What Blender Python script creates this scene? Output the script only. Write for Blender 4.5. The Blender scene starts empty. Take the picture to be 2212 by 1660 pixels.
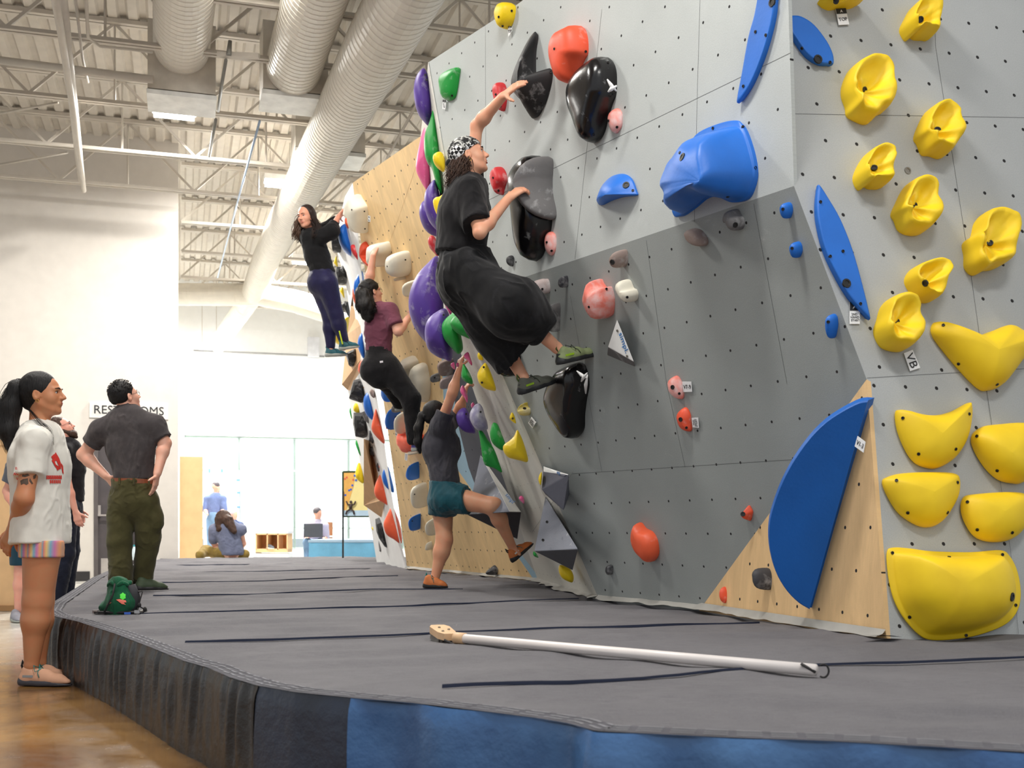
import bpy, math, random
import numpy as np
from mathutils import Vector, Matrix, noise as mnoise
F=2400.0; CX=1106.0; HY=1140.0; HC=0.83; ZM=0.33
A_=np.array
def at(px,py,Y): return A_([(px-CX)/F*Y, Y, HC-(py-HY)/F*Y])
def ray(px,py): return A_([(px-CX)/F,1.0,-(py-HY)/F])
CAM=A_([0,0,HC])
def nrm(v):
    v=np.asarray(v,float); return v/ (np.linalg.norm(v)+1e-12)
class Plane:
    def __init__(s,p,n):
        s.p=np.asarray(p,float); s.n=nrm(n)
        if s.n.dot(CAM-s.p)<0: s.n=-s.n
        s.t=nrm(np.cross(A_([0,0,1.]),s.n)) if abs(s.n[2])<.99 else A_([1.,0,0])
        s.w=nrm(np.cross(s.n,s.t))
        if s.w[2]<0: s.w=-s.w
    def hit(s,px,py,off=0.0):
        r=ray(px,py); k=(s.n.dot(s.p)+off-s.n.dot(CAM))/s.n.dot(r); return CAM+r*k
    def uv(s,P): d=np.asarray(P)-s.p; return d@s.t, d@s.w
    def pt(s,u,v,h=0): return s.p+s.t*u+s.w*v+s.n*h
def plane3(a,b,c): return Plane(a,np.cross(np.asarray(b)-a,np.asarray(c)-a))
def mat_at(px,py,z=ZM):
    r=ray(px,py); k=(z-HC)/r[2]; return CAM+r*k
# ---- the climbing wall planes
U_=A_([.958,.286,0]); D_=A_([-.286,.958,0])      # room axes: across, into the depth
pF=mat_at(1295,1298); pG=mat_at(1510,1320); pA=mat_at(1915,1385)
nM=nrm([-.87,-.49,0]); th=math.radians(15)
PLo=Plane(pF,[nM[0]*math.cos(th),nM[1]*math.cos(th),-math.sin(th)])
pH=PLo.hit(1012,640); pC=PLo.hit(1715,402); pB=PLo.hit(1872,820)
nV=None
# ---------------------------------------------------------------- scene helpers
scene=bpy.context.scene
COL=scene.collection
def link(o):
    COL.objects.link(o); return o
def tag(o,label,cat,group=None,kind=None):
    o['label']=label
    o['category']=cat
    if group: o['group']=group
    if kind: o['kind']=kind
    return o
def struct(o): o['kind']='structure'; return o
def empty(name,loc,label=None,cat=None,group=None):
    o=bpy.data.objects.new(name,None); o.empty_display_size=.1; link(o)
    o.location=loc
    if label: tag(o,label,cat,group)
    return o
def mesh(name,verts,faces,mat,parent=None,smooth=False,uv=None,midx=None,origin=None):
    v=np.asarray(verts,dtype=float).reshape(-1,3)
    if parent is not None: off=A_(parent.matrix_world.translation) if parent.type!='EMPTY' else A_(parent.location)
    else: off=A_(origin) if origin is not None else v.mean(0)
    m=bpy.data.meshes.new(name)
    m.from_pydata((v-off).tolist(),[],[list(map(int,f)) for f in faces]); m.update()
    mats=mat if isinstance(mat,(list,tuple)) else [mat]
    for x in mats: m.materials.append(x)
    if midx is not None: m.polygons.foreach_set('material_index',np.asarray(midx,dtype=np.int32))
    if smooth: m.polygons.foreach_set('use_smooth',np.ones(len(m.polygons),dtype=bool))
    if uv is not None:
        l=m.uv_layers.new(name='UV'); li=np.zeros(len(m.loops),dtype=np.int32); m.loops.foreach_get('vertex_index',li)
        l.data.foreach_set('uv',np.asarray(uv,dtype=float)[li].ravel())
    o=bpy.data.objects.new(name,m); link(o)
    if parent is None: o.location=off
    else: o.parent=parent
    if parent is None: o.matrix_world=Matrix.Translation(off)
    return o
class MB:
    def __init__(s): s.v=[]; s.f=[]; s.mi=[]
    def add(s,vs,fs,mi=0):
        b=len(s.v); s.v+= [tuple(map(float,x)) for x in vs]; s.f+=[[i+b for i in f] for f in fs]; s.mi+=[mi]*len(fs); return s
    def box(s,c,sx,sy,sz,ax=(1,0,0),ay=(0,1,0),az=(0,0,1),mi=0):
        c,ax,ay,az=map(lambda q:np.asarray(q,float),(c,ax,ay,az))
        vs=[c+ax*sx/2*i+ay*sy/2*j+az*sz/2*k for i in(-1,1) for j in(-1,1) for k in(-1,1)]
        return s.add(vs,[[0,1,3,2],[4,6,7,5],[0,4,5,1],[2,3,7,6],[0,2,6,4],[1,5,7,3]],mi)
    def bar(s,a,b,w,h,up=(0,0,1),mi=0):
        a=np.asarray(a,float); b=np.asarray(b,float); d=b-a; L=np.linalg.norm(d); d=d/L
        r=np.cross(d,up)
        if np.linalg.norm(r)<1e-4: r=np.cross(d,(1,0,0))
        r=nrm(r); u=np.cross(r,d); return s.box((a+b)/2,w,L,h,r,d,u,mi)
    def tube(s,pts,rs,n=12,cap=True,mi=0,up=(0,0,1)):
        pts=[np.asarray(p,float) for p in pts]
        if not hasattr(rs,'__len__'): rs=[rs]*len(pts)
        base=len(s.v); prev=None
        for i,p in enumerate(pts):
            d=nrm(pts[min(i+1,len(pts)-1)]-pts[max(i-1,0)])
            if prev is None:
                r=np.cross(d,up); 
                if np.linalg.norm(r)<1e-3: r=np.cross(d,(1,0,0))
            else: r=prev-d*prev.dot(d)
            r=nrm(r); prev=r; u=np.cross(r,d)
            for k in range(n):
                a=2*math.pi*k/n; s.v.append(tuple(p+rs[i]*(r*math.cos(a)+u*math.sin(a))))
        for i in range(len(pts)-1):
            for k in range(n):
                a=base+i*n+k; b=base+i*n+(k+1)%n; s.f.append([a,b,b+n,a+n]); s.mi.append(mi)
        if cap:
            s.f.append([base+k for k in range(n)][::-1]); s.mi.append(mi)
            s.f.append([base+(len(pts)-1)*n+k for k in range(n)]); s.mi.append(mi)
        return s
    def build(s,name,mat,parent=None,smooth=False,origin=None): return mesh(name,s.v,s.f,mat,parent,smooth,midx=s.mi,origin=origin)
def smooth_loop(P,sub=4,closed=True):
    P=np.asarray(P,float); n=len(P); out=[]
    for i in range(n if closed else n-1):
        p0,p1,p2,p3=(P[(i-1)%n],P[i],P[(i+1)%n],P[(i+2)%n]) if closed else (P[max(i-1,0)],P[i],P[i+1],P[min(i+2,n-1)])
        for k in range(sub):
            t=k/sub; out.append(.5*((2*p1)+(p2-p0)*t+(2*p0-5*p1+4*p2-p3)*t*t+(3*p1-p0-3*p2+p3)*t**3))
    if not closed: out.append(P[-1])
    return A_(out)
# ---------------------------------------------------------------- materials
def lin(c):
    c=np.asarray(c,float)/255.; return tuple(np.where(c<=.04045,c/12.92,((c+.055)/1.055)**2.4))+(1.0,)
MATS={}
class NT:
    def __init__(s,name):
        s.m=bpy.data.materials.new(name); s.m.use_nodes=True; s.t=s.m.node_tree; s.n=s.t.nodes
        s.b=s.n['Principled BSDF']
    def N(s,t,**k):
        x=s.n.new(t)
        for a,b in k.items(): setattr(x,a,b)
        return x
    def L(s,a,b): s.t.links.new(a,b)
    def val(s,x,inp):
        if hasattr(x,'is_linked') or isinstance(x,bpy.types.NodeSocket): s.L(x,inp)
        else: inp.default_value=x
    def M(s,op,a,b=0.0,c=None):
        x=s.N('ShaderNodeMath',operation=op); s.val(a,x.inputs[0]); s.val(b,x.inputs[1])
        if c is not None: s.val(c,x.inputs[2])
        return x.outputs[0]
    def noise(s,scale,detail=3,rough=.5,vec=None,dist=0):
        x=s.N('ShaderNodeTexNoise'); x.inputs['Scale'].default_value=scale; x.inputs['Detail'].default_value=detail
        x.inputs['Roughness'].default_value=rough; x.inputs['Distortion'].default_value=dist
        if vec is None:
            vec=s.N('ShaderNodeTexCoord').outputs['Object']
        s.L(vec,x.inputs['Vector']); return x.outputs['Fac']
    def ramp(s,f,a,b,c0=0.0,c1=1.0):
        x=s.N('ShaderNodeMapRange'); s.L(f,x.inputs[0]); x.inputs[1].default_value=a; x.inputs[2].default_value=b; x.inputs[3].default_value=c0; x.inputs[4].default_value=c1
        return x.outputs[0]
    def mix(s,f,a,b,blend='MIX'):
        x=s.N('ShaderNodeMix',data_type='RGBA',blend_type=blend)
        s.val(f,x.inputs[0]); s.val(a,x.inputs[6]); s.val(b,x.inputs[7]); return x.outputs[2]
    def bump(s,h,strength=.3,dist=.01):
        x=s.N('ShaderNodeBump'); x.inputs['Strength'].default_value=strength; x.inputs['Distance'].default_value=dist; s.L(h,x.inputs['Height'])
        s.L(x.outputs[0],s.b.inputs['Normal'])
    def fin(s,col=None,rough=.5,metal=0,coat=0,spec=.5):
        if col is not None: s.val(col,s.b.inputs['Base Color'])
        s.val(rough,s.b.inputs['Roughness']); s.b.inputs['Metallic'].default_value=metal
        s.b.inputs['Coat Weight'].default_value=coat; s.b.inputs['Specular IOR Level'].default_value=spec
        return s.m
def mk(name,rgb,rough=.55,var=.12,scale=6,bump=.0,bscale=60,bdist=.003,chalk=0,chcol=(235,235,235),metal=0,coat=0,spec=.5):
    if name in MATS: return MATS[name]
    t=NT(name); c=lin(rgb)
    d=tuple(x*(1-var) for x in c[:3])+(1,); l=tuple(min(1,x*(1+var)) for x in c[:3])+(1,)
    col=t.mix(t.ramp(t.noise(scale,4),.3,.7),d,l)
    if chalk>0:
        f=t.ramp(t.noise(9,5,.6,dist=.3),.62-.3*chalk,.95-.3*chalk)
        col=t.mix(t.M('MULTIPLY',f,.8),col,lin(chcol))
    if bump>0: t.bump(t.noise(bscale,3),bump,bdist)
    MATS[name]=t.fin(col,rough,metal,coat,spec); return MATS[name]
def emis(name,rgb,st):
    if name in MATS: return MATS[name]
    t=NT(name); t.b.inputs['Emission Color'].default_value=lin(rgb); t.b.inputs['Emission Strength'].default_value=st
    MATS[name]=t.fin(lin(rgb),.5); return MATS[name]
def wall_mat(name,rgb,du=.2,dv=.2,stag=.5,skew=0.,r=.0075,rough=.75,wood=False,chalk=.4,v0=0.):
    t=NT(name); uvn=t.N('ShaderNodeUVMap'); uvn.uv_map='UV'; sp=t.N('ShaderNodeSeparateXYZ'); t.L(uvn.outputs[0],sp.inputs[0])
    u,v=sp.outputs[0],sp.outputs[1]
    u2=t.M('ADD',u,t.M('MULTIPLY',v,skew)); vv=t.M('DIVIDE',t.M('ADD',v,v0+100*dv),dv); row=t.M('FLOOR',vv)
    off=t.M('MULTIPLY',t.M('MODULO',row,2.0),stag)
    uu=t.M('ADD',t.M('DIVIDE',t.M('ADD',u2,100*du),du),off)
    fu=t.M('MULTIPLY',t.M('SUBTRACT',t.M('FRACT',uu),.5),du); fv=t.M('MULTIPLY',t.M('SUBTRACT',t.M('FRACT',vv),.5),dv)
    d=t.M('SQRT',t.M('ADD',t.M('MULTIPLY',fu,fu),t.M('MULTIPLY',fv,fv)))
    hole=t.M('LESS_THAN',d,r)
    c=lin(rgb)
    if wood:
        mp=t.N('ShaderNodeMapping'); t.L(uvn.outputs[0],mp.inputs[0]); mp.inputs['Scale'].default_value=(2.2,.5,1)
        g=t.noise(2.2,6,.62,vec=mp.outputs[0],dist=1.2); mp2=t.N('ShaderNodeMapping'); t.L(uvn.outputs[0],mp2.inputs[0]); mp2.inputs['Scale'].default_value=(14,1.4,1)
        g2=t.noise(6,4,.6,vec=mp2.outputs[0])
        col=t.mix(t.ramp(g,.35,.68),tuple(x*.86 for x in c[:3])+(1,),tuple(min(1,x*1.10) for x in c[:3])+(1,))
        col=t.mix(t.ramp(g2,.3,.7,0,.35),col,tuple(x*.75 for x in c[:3])+(1,))
    else:
        g=t.noise(1.2,5,.6,vec=uvn.outputs[0]); col=t.mix(t.ramp(g,.3,.7),tuple(x*.93 for x in c[:3])+(1,),tuple(min(1,x*1.05) for x in c[:3])+(1,))
        sp2=t.noise(180,2,.7,vec=uvn.outputs[0]); col=t.mix(t.ramp(sp2,.35,.7,0,.14),col,(.05,.05,.05,1))
    if chalk>0:
        ch=t.ramp(t.noise(2.6,7,.72,vec=uvn.outputs[0],dist=.6),.62,.84); ch2=t.ramp(t.noise(13,4,.7,vec=uvn.outputs[0]),.4,.7)
        col=t.mix(t.M('MULTIPLY',t.M('MULTIPLY',ch,ch2),chalk),col,(.8,.8,.8,1))
    col=t.mix(hole,col,(.012,.011,.012,1))
    t.bump(t.M('SUBTRACT',t.noise(220,2,vec=uvn.outputs[0]),t.M('MULTIPLY',hole,3.0)),.15,.004)
    return t.fin(col,rough)
# ================================================================ climbing walls
pE=at(925,135,8.35); PUp=plane3(pH,pC,pE)
PR=Plane(pB,np.cross(U_,pC-pB))
pTopR=PUp.hit(1690,-420)
PT=plane3(pG,pA,pB)
pFb=mat_at(1163,1258); PW=plane3(pF,pFb,pH)
pVa=mat_at(880,1230); pVt=at(762,395,11.05)
PV=plane3(pVa,pFb,pVt)
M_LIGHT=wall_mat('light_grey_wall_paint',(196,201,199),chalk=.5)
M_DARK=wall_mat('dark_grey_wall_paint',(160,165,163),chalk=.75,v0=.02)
M_SLAB=wall_mat('slab_grey_wall_paint',(180,183,183),du=.17,dv=.185,stag=0,skew=.15,r=.009,chalk=.3,v0=.03)
M_WHITE=wall_mat('offwhite_wall_paint',(214,212,203),du=.2,dv=.2,chalk=.1,r=.005)
M_WOOD=wall_mat('birch_wall_plywood',(232,194,142),du=.2,dv=.2,wood=True,chalk=.0,r=.0085)
M_WOODF=wall_mat('far_birch_wall_plywood',(240,206,152),du=.17,dv=.19,wood=True,chalk=.0,r=.009)
M_SLATE=wall_mat('slate_wall_paint',(88,90,98),chalk=.2)
M_SKY=wall_mat('pale_blue_wall_paint',(165,198,216),chalk=.1)
M_SEAM=mk('seam_dark',(96,98,98),.8)
THK=.022
M_SEAMW=mk('seam_wood',(190,148,100),.8)
def panel(name,pl,pts,mat,parent,extra=None,seams=()):
    """front skin of one wall facet with its plywood thickness behind it; seams as fine grooves"""
    P=[np.asarray(p,float) for p in pts]; n=len(P)
    back=[p-pl.n*THK for p in P]
    vs=P+back; fs=[list(range(n)),[n+i for i in range(n)][::-1]]+[[i,(i+1)%n,n+(i+1)%n,n+i][::-1] for i in range(n)]
    # orient first face to the normal
    if np.cross(P[1]-P[0],P[2]-P[1]).dot(pl.n)<0: fs=[f[::-1] for f in fs]
    uv=[pl.uv(p) for p in vs]
    o=mesh(name,vs,fs,mat,parent,uv=uv)
    if seams:
        mb=MB()
        for a,b in seams:
            a=pl.hit(*a,off=.0008); b=pl.hit(*b,off=.0008); q=nrm(np.cross(b-a,pl.n))*.0011
            mb.add([a-q,b-q,b+q,a+q],[[0,1,2,3]])
        s=mb.build('seam',M_SEAMW if parent is globals().get('wallB') else M_SEAM,parent)
    return o
wallA=empty('wall_climbing',(pF+pA)/2*A_([1,1,0])); struct(wallA)
panel('upper_face',PUp,[pE,pH,pC,pTopR,PUp.hit(1110,15),],M_LIGHT,wallA,seams=[((1054,433),(1708,114)),((1054,433),(1000,460)),((1048,18),(1050,640)),((1300,20),(1242,560)),((1512,0),(1506,205)),((1506,205),(1500,480))])
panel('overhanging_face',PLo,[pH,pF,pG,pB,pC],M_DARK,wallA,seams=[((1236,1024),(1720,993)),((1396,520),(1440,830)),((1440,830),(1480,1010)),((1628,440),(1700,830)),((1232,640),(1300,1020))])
pRt=PR.hit(2330,-420); pRtl=PR.hit(1697,-420); pRm=PR.hit(2330,787)
# keep the slab edge on the shared corner
panel('slab_face',PR,[pC,pB,pRm,pRt,PR.hit(1697,0)],M_SLAB,wallA,seams=[((1715,246),(2330,256)),((2018,0),(2021,100)),((2021,100),(2097,590)),((2097,590),(2125,790))])
pAr=mat_at(2330,1370)
PRl=plane3(pA,pB,pRm)
panel('slab_foot_face',PRl,[pB,pA,pAr,pRm],M_SLAB,wallA,seams=[((2125,800),(2183,1190)),((1873,817),(2330,790)),((2183,1190),(2200,1370))])
panel('wood_foot_face',PT,[pG,pA,pB],M_WOOD,wallA)
# top closure between upper face and slab (out of frame, keeps the wall solid)
PG=Plane(pC,np.cross(pTopR-pC,A_([.2,1,0])))
# side return, grazing towards the camera
pHb=PW.hit(958,653); pEb=at(908,300,9.75)
panel('side_return_face',PW,[pH,pF,pFb,pHb],M_WHITE,wallA,seams=[((1150,1150),(1238,1020))])
PWu=plane3(pE,pH,pHb)
mesh('side_return_face',[pE,pH,pHb,pEb],[[0,1,2],[0,2,3]],M_WHITE,wallA,uv=[PWu.uv(p) for p in (pE,pH,pHb,pEb)])
mesh('wall_edge_trim',[pE,pH,pE+PUp.n*.004+PUp.t*.012,pH+PUp.n*.004+PUp.t*.012],[[0,1,3,2]],mk('edge_white',(238,238,234),.6),wallA)
# far plywood wall
wallB=empty('wall_plywood',pVa*A_([1,1,0])); struct(wallB)
pVr=PV.hit(1035,270)
panel('wood_face',PV,[pVt,pVa,PV.hit(1155,1256),PV.hit(985,1010),PV.hit(958,860),PV.hit(952,700),PV.hit(960,260),PV.hit(915,290)],M_WOODF,wallB,
  seams=[((905,340),(858,480)),((905,340),(935,600)),((858,480),(835,540)),((945,620),(880,840))])
panel('pale_blue_face',PV,[PV.hit(1155,1256),PV.hit(985,1010),PV.hit(958,860),PV.hit(952,740),PV.hit(972,740),PV.hit(985,900),PV.hit(1012,1010),PV.hit(1040,1085),PV.hit(1175,1262)],M_SKY,wallB)
panel('slate_face',PV,[PV.hit(1012,1010),PV.hit(985,900),PV.hit(972,740),PV.hit(1010,740),PV.hit(1100,900),PV.hit(1140,1085),PV.hit(1040,1085)],M_SLATE,wallB)
panel('grey_foot_face',PV,[PV.hit(1040,1085),PV.hit(1140,1085),PV.hit(1200,1263),PV.hit(1175,1262)],wall_mat('pale_grey_wall_paint',(186,184,178)),wallB)
# return face left of the plywood wall, with its wavy far edge
Ledge=[(745,425),(724,520),(727,545),(746,600),(757,690),(752,760),(748,830),(757,880),(768,950),(778,1000),(790,1080),(803,1150),(814,1216)]
Redge=[(762,395),(771,480),(775,520),(781,590),(786,640),(792,720),(800,780),(809,840),(818,880),(828,940),(836,1000),(848,1080),(860,1150),(880,1230)]
def lerp_edge(E,n):
    E=A_(E,); s=np.r_[0,np.cumsum(np.hypot(*np.diff(E,axis=0).T))]; t=np.linspace(0,s[-1],n); return np.c_[np.interp(t,s,E[:,0]),np.interp(t,s,E[:,1])]
Lp=lerp_edge(Ledge,24); Rp=lerp_edge(Redge,24); vs=[]
for k,(l,r) in enumerate(zip(Lp,Rp)):
    R=PV.hit(*r); Yl=R[1]+2.6-1.0*(1-k/23)
    if k==23: Lm=mat_at(814,1216)
    else: Lm=at(l[0],l[1],Yl)
    vs+=[R,Lm]
fs=[[2*i,2*i+1,2*i+3,2*i+2] for i in range(23)]
mesh('return_face',vs,fs,mk('matt_white_paint',(232,232,230),.7,.03),wallB,smooth=True)
W2V=list(vs)
def W2(px,py,d=0.0):
    """point on the return face (by height fraction) under a pixel"""
    best=None
    for k in range(24):
        y=(Lp[k][1]+Rp[k][1])/2
        if best is None or abs(y-py)<best[0]: best=(abs(y-py),k)
    k=best[1]; f=(px-Lp[k][0])/max(1e-3,(Rp[k][0]-Lp[k][0])); f=min(max(f,-.6),1.3)
    return W2V[2*k+1][1]*(1-f)+W2V[2*k][1]*f
# skirt flap where wall meets the mat
# ================================================================ hall
def RM(u,d,z): return A_([*(U_[:2]*u+D_[:2]*d),z])
def ud(P): return float(P@U_),float(P@D_)
# floor
t=NT('polished_concrete'); tc=t.N('ShaderNodeTexCoord').outputs['Object']
mp=t.N('ShaderNodeMapping'); t.L(tc,mp.inputs[0]); mp.inputs['Scale'].default_value=(1,1,1)
a=t.noise(1.1,8,.62,vec=mp.outputs[0],dist=.8); b=t.noise(5,6,.7,vec=mp.outputs[0],dist=.4); c3=t.noise(22,4,.6,vec=mp.outputs[0])
col=t.mix(t.ramp(a,.38,.66),lin((96,64,30)),lin((150,112,62)))
col=t.mix(t.ramp(b,.5,.72,0,.55),col,lin((70,44,20)))
col=t.mix(t.ramp(c3,.62,.8,0,.5),col,lin((190,170,130)))
sp=t.N('ShaderNodeSeparateXYZ'); t.L(tc,sp.inputs[0])
col=t.mix(t.ramp(sp.outputs[1],-9.5,-6.5),col,lin((208,206,198)))  # pale reflected brightness of the far floor put into its colour
t.bump(b,.05,.01)
FLOOR=t.fin(col,t.ramp(b,.3,.7,.12,.3),spec=.6)
fl=mesh('floor',[(-22,-3,0),(16,-3,0),(16,34,0),(-22,34,0)],[[0,1,2,3]],FLOOR); struct(fl)
# far wall with glazing
pW=at(600,1140,28.0); uW,dW=ud(pW)
def farpt(px,py):
    pl=Plane(pW,-D_); return pl.hit(px,py)
M_FAR=mk('white_wall_paint',(240,241,240),.8,.02)
M_GREIGE=mk('greige_wall_paint',(208,202,194),.85,.03,bump=.05)
uL=ud(farpt(386,900))[0]; uR=uW+13
wt=ud(farpt(386,943))[0]
zt=farpt(600,945)[2]; zb=farpt(600,1188)[2]
uw0=ud(farpt(398,943))[0]; uw1=uR-1
mb=MB()
def wq(u0,u1,z0,z1): mb.box(RM((u0+u1)/2,dW+.1,(z0+z1)/2),u1-u0,.2,z1-z0,U_,D_)
wq(uL-6,uR,zt,7.4); wq(uL-6,uw0,0,zt); wq(uL-6,uR,-.02,max(zb,.05))
wf=mb.build('wall_far',M_FAR); struct(wf)
xs=[398,517,637,754]+[870,985,1100]
M_MUL=mk('pale_green_aluminium',(176,196,190),.4,.03)
t=NT('window_glass'); tr=t.N('ShaderNodeBsdfTransparent'); gl=t.N('ShaderNodeBsdfGlossy'); gl.inputs['Roughness'].default_value=.02; mx=t.N('ShaderNodeMixShader'); mx.inputs[0].default_value=.06
tr.inputs[0].default_value=(.94,.97,.96,1)
t.L(tr.outputs[0],mx.inputs[1]); t.L(gl.outputs[0],mx.inputs[2]); t.L(mx.outputs[0],t.n['Material Output'].inputs[0]); GLASS=t.m
for i in range(len(xs)-1):
    u0=ud(farpt(xs[i],1000))[0]; u1=ud(farpt(xs[i+1],1000))[0]
    w=empty('window_%d'%(i+1),RM((u0+u1)/2,dW,zb)); struct(w)
    m=MB()
    for z in (zt,farpt(500,1013)[2],farpt(500,1139)[2],zb+.06): m.box(RM((u0+u1)/2,dW+.1,z-.03),u1-u0,.1,.05,U_,D_)
    for u in (u0,u1): m.box(RM(u,dW+.1,(zt+zb)/2),.05,.1,zt-zb,U_,D_)
    m.build('window_frame',M_MUL,w)
    m=MB(); m.box(RM((u0+u1)/2,dW+.12,(zt+zb)/2),u1-u0,.01,zt-zb,U_,D_); m.build('pane',GLASS,w)
# outside ground and a pale building, lit by the sky
og=mesh('ground_outside',[RM(uL-30,dW+.3,-.05),RM(uR+30,dW+.3,-.05),RM(uR+30,dW+60,-.05),RM(uL-30,dW+60,-.05)],[[0,1,2,3]],mk('pale_paving',(225,226,226),.9)); struct(og)
# near-left partition wall
dN=ud(at(200,1140,17.2))[1]; plN=Plane(RM(0,dN,0),-D_)
uE=ud(plN.hit(385,900))[0]; uDr0=ud(plN.hit(203,1000))[0]; uDr1=ud(plN.hit(300,1000))[0]; zD=plN.hit(250,910)[2]
ZC=6.9
mb=MB()
def nq(u0,u1,z0,z1): mb.box(RM((u0+u1)/2,dN+.12,(z0+z1)/2),u1-u0,.24,z1-z0,U_,D_)
nq(uE-14,uDr0,0,ZC+.2); nq(uDr1,uE,0,ZC+.2); nq(uDr0,uDr1,zD,ZC+.2)
wl=mb.build('wall_left',M_GREIGE); struct(wl)
mb=MB(); mb.box(RM((uE-14+uDr0-.06)/2,dN-.01,.075),uDr0-.06-(uE-14),.02,.15,U_,D_); b_=mb.build('baseboard_left',mk('black_rubber_base',(38,36,36),.6)); struct(b_)
dr=empty('door_1',RM((uDr0+uDr1)/2,dN,0)); struct(dr)
m=MB(); W_=uDr1-uDr0
m.box(RM((uDr0+uDr1)/2,dN+.05,zD/2),W_-.12,.05,zD-.06,U_,D_); m.build('door_leaf',mk('dark_taupe_door',(72,66,68),.5),dr)
m=MB(); 
for u in (uDr0+.03,uDr1-.03): m.box(RM(u,dN+.03,zD/2),.06,.12,zD,U_,D_)
m.box(RM((uDr0+uDr1)/2,dN+.03,zD-.03),W_,.12,.06,U_,D_); m.build('door_frame',mk('dark_frame',(84,78,78),.5),dr)
h=plN.hit(214,1108); uh=ud(h)[0]
m=MB(); m.box(RM(uh,dN-.01,h[2]+.03),.05,.02,.17,U_,D_); m.bar(RM(uh,dN-.05,h[2]-.04),RM(uh+.14,dN-.05,h[2]-.04),.02,.025); m.bar(RM(uh,dN+.02,h[2]-.04),RM(uh,dN-.06,h[2]-.04),.03,.03)
m.build('door_handle',mk('brushed_steel',(190,190,190),.3,metal=.9),dr)
m=MB(); m.box(RM((uDr0+uDr1)/2,dN+.02,.2),W_-.2,.01,.3,U_,D_); m.build('kick_plate',mk('brushed_steel',(190,190,190),.3,metal=.9),dr)
def text(name,s,pos,ax,ay,size,mat,parent=None,align='CENTER',ext=.001,sx=1.0,spacing=1.0):
    cu=bpy.data.curves.new(name,'FONT'); cu.body=s; cu.size=size; cu.align_x=align; cu.align_y='CENTER'; cu.extrude=ext; cu.space_line=spacing
    cu.resolution_u=3; tmp=bpy.data.objects.new('tmp',cu); me=bpy.data.meshes.new_from_object(tmp); bpy.data.objects.remove(tmp); me.materials.clear(); me.materials.append(mat)
    o=bpy.data.objects.new(name,me); link(o)
    ax=nrm(ax); az=nrm(np.cross(ax,ay)); ay=np.cross(az,ax)
    M=Matrix(((ax[0]*sx,ay[0],az[0],pos[0]),(ax[1]*sx,ay[1],az[1],pos[1]),(ax[2]*sx,ay[2],az[2],pos[2]),(0,0,0,1)))
    if parent is not None:
        o.parent=parent; pw=parent.location if parent.type=='EMPTY' else parent.matrix_world.translation; M=Matrix.Translation(-Vector(pw))@M
    o.matrix_local=M
    return o
M_INK=mk('black_ink',(30,30,32),.6)
rs=empty('restroom_sign',plN.hit(279,888)); tag(rs,'black RESTROOMS lettering on a pale strip above the dark door','sign')
p=plN.hit(279,888); k=17.2/F
m=MB(); m.box(p-D_*.012,162*k,.02,34*k,U_,D_); m.build('backing',mk('sign_white',(218,215,210),.5),rs)
tx=text('lettering','RESTROOMS',p-D_*.026,U_,(0,0,1),.185,M_INK,rs,ext=.003)
# ceiling deck (ribbed steel)
M_DECK=mk('painted_steel_deck',(198,190,178),.7,.05); M_STEEL=mk('painted_joist_steel',(196,188,176),.6,.05)
vs=[];fs=[]
u=-16.0;i=0
prof=[(0,0),(.1,0),(.13,.045),(.2,.045),(.23,0)]
while u<9:
    for du,dz in prof[:-1] if True else prof:
        vs.append(RM(u+du,2,ZC+dz)); vs.append(RM(u+du,dW+.2,ZC+dz))
    u+=.23
nn=len(vs)//2
fs=[[2*i,2*i+1,2*i+3,2*i+2] for i in range(nn-1)]
ce=mesh('ceiling',vs,fs,M_DECK); struct(ce)
ZJ=5.86
jy=[(250,-20),(250,100),(250,232),(250,334),(500,429),(500,495),(500,557),(500,611),(500,665),(500,709)]
for k,(jx,y) in enumerate(jy):
    P=at(jx,y,F*(ZJ-HC)/(HY-y)); d=ud(P)[1]
    j=empty('roof_joist',RM(-3,d,ZJ),'white open-web steel joist carrying the ribbed roof deck','roof joist','open-web roof joists')
    u0,u1=(-15,7)
    if d>dN: u0=uE+.05
    m=MB()
    for s in (-.035,.035):
        m.box(RM((u0+u1)/2,d+s,ZJ+.03),u1-u0,.045,.01,U_,D_); m.box(RM((u0+u1)/2,d+s*.4,ZJ+.055),u1-u0,.008,.05,U_,D_)
    m.build('bottom_chord',M_STEEL,j)
    m=MB()
    for s in (-.04,.04): m.box(RM((u0+u1)/2,d+s,ZC-.03),u1-u0,.06,.05,U_,D_)
    m.build('top_chord',M_STEEL,j)
    m=MB(); u=u0; st=.95; up=False
    while u<u1-st:
        a=RM(u,d,ZJ+.06 if not up else ZC-.04); b=RM(u+st,d,ZC-.04 if not up else ZJ+.06); m.bar(a,b,.032,.032)
        if not up: m.bar(RM(u+st,d,ZC-.04),RM(u+st,d,ZJ+.06),.022,.022)
        u+=st; up=not up
    m.build('web',M_STEEL,j)
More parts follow.
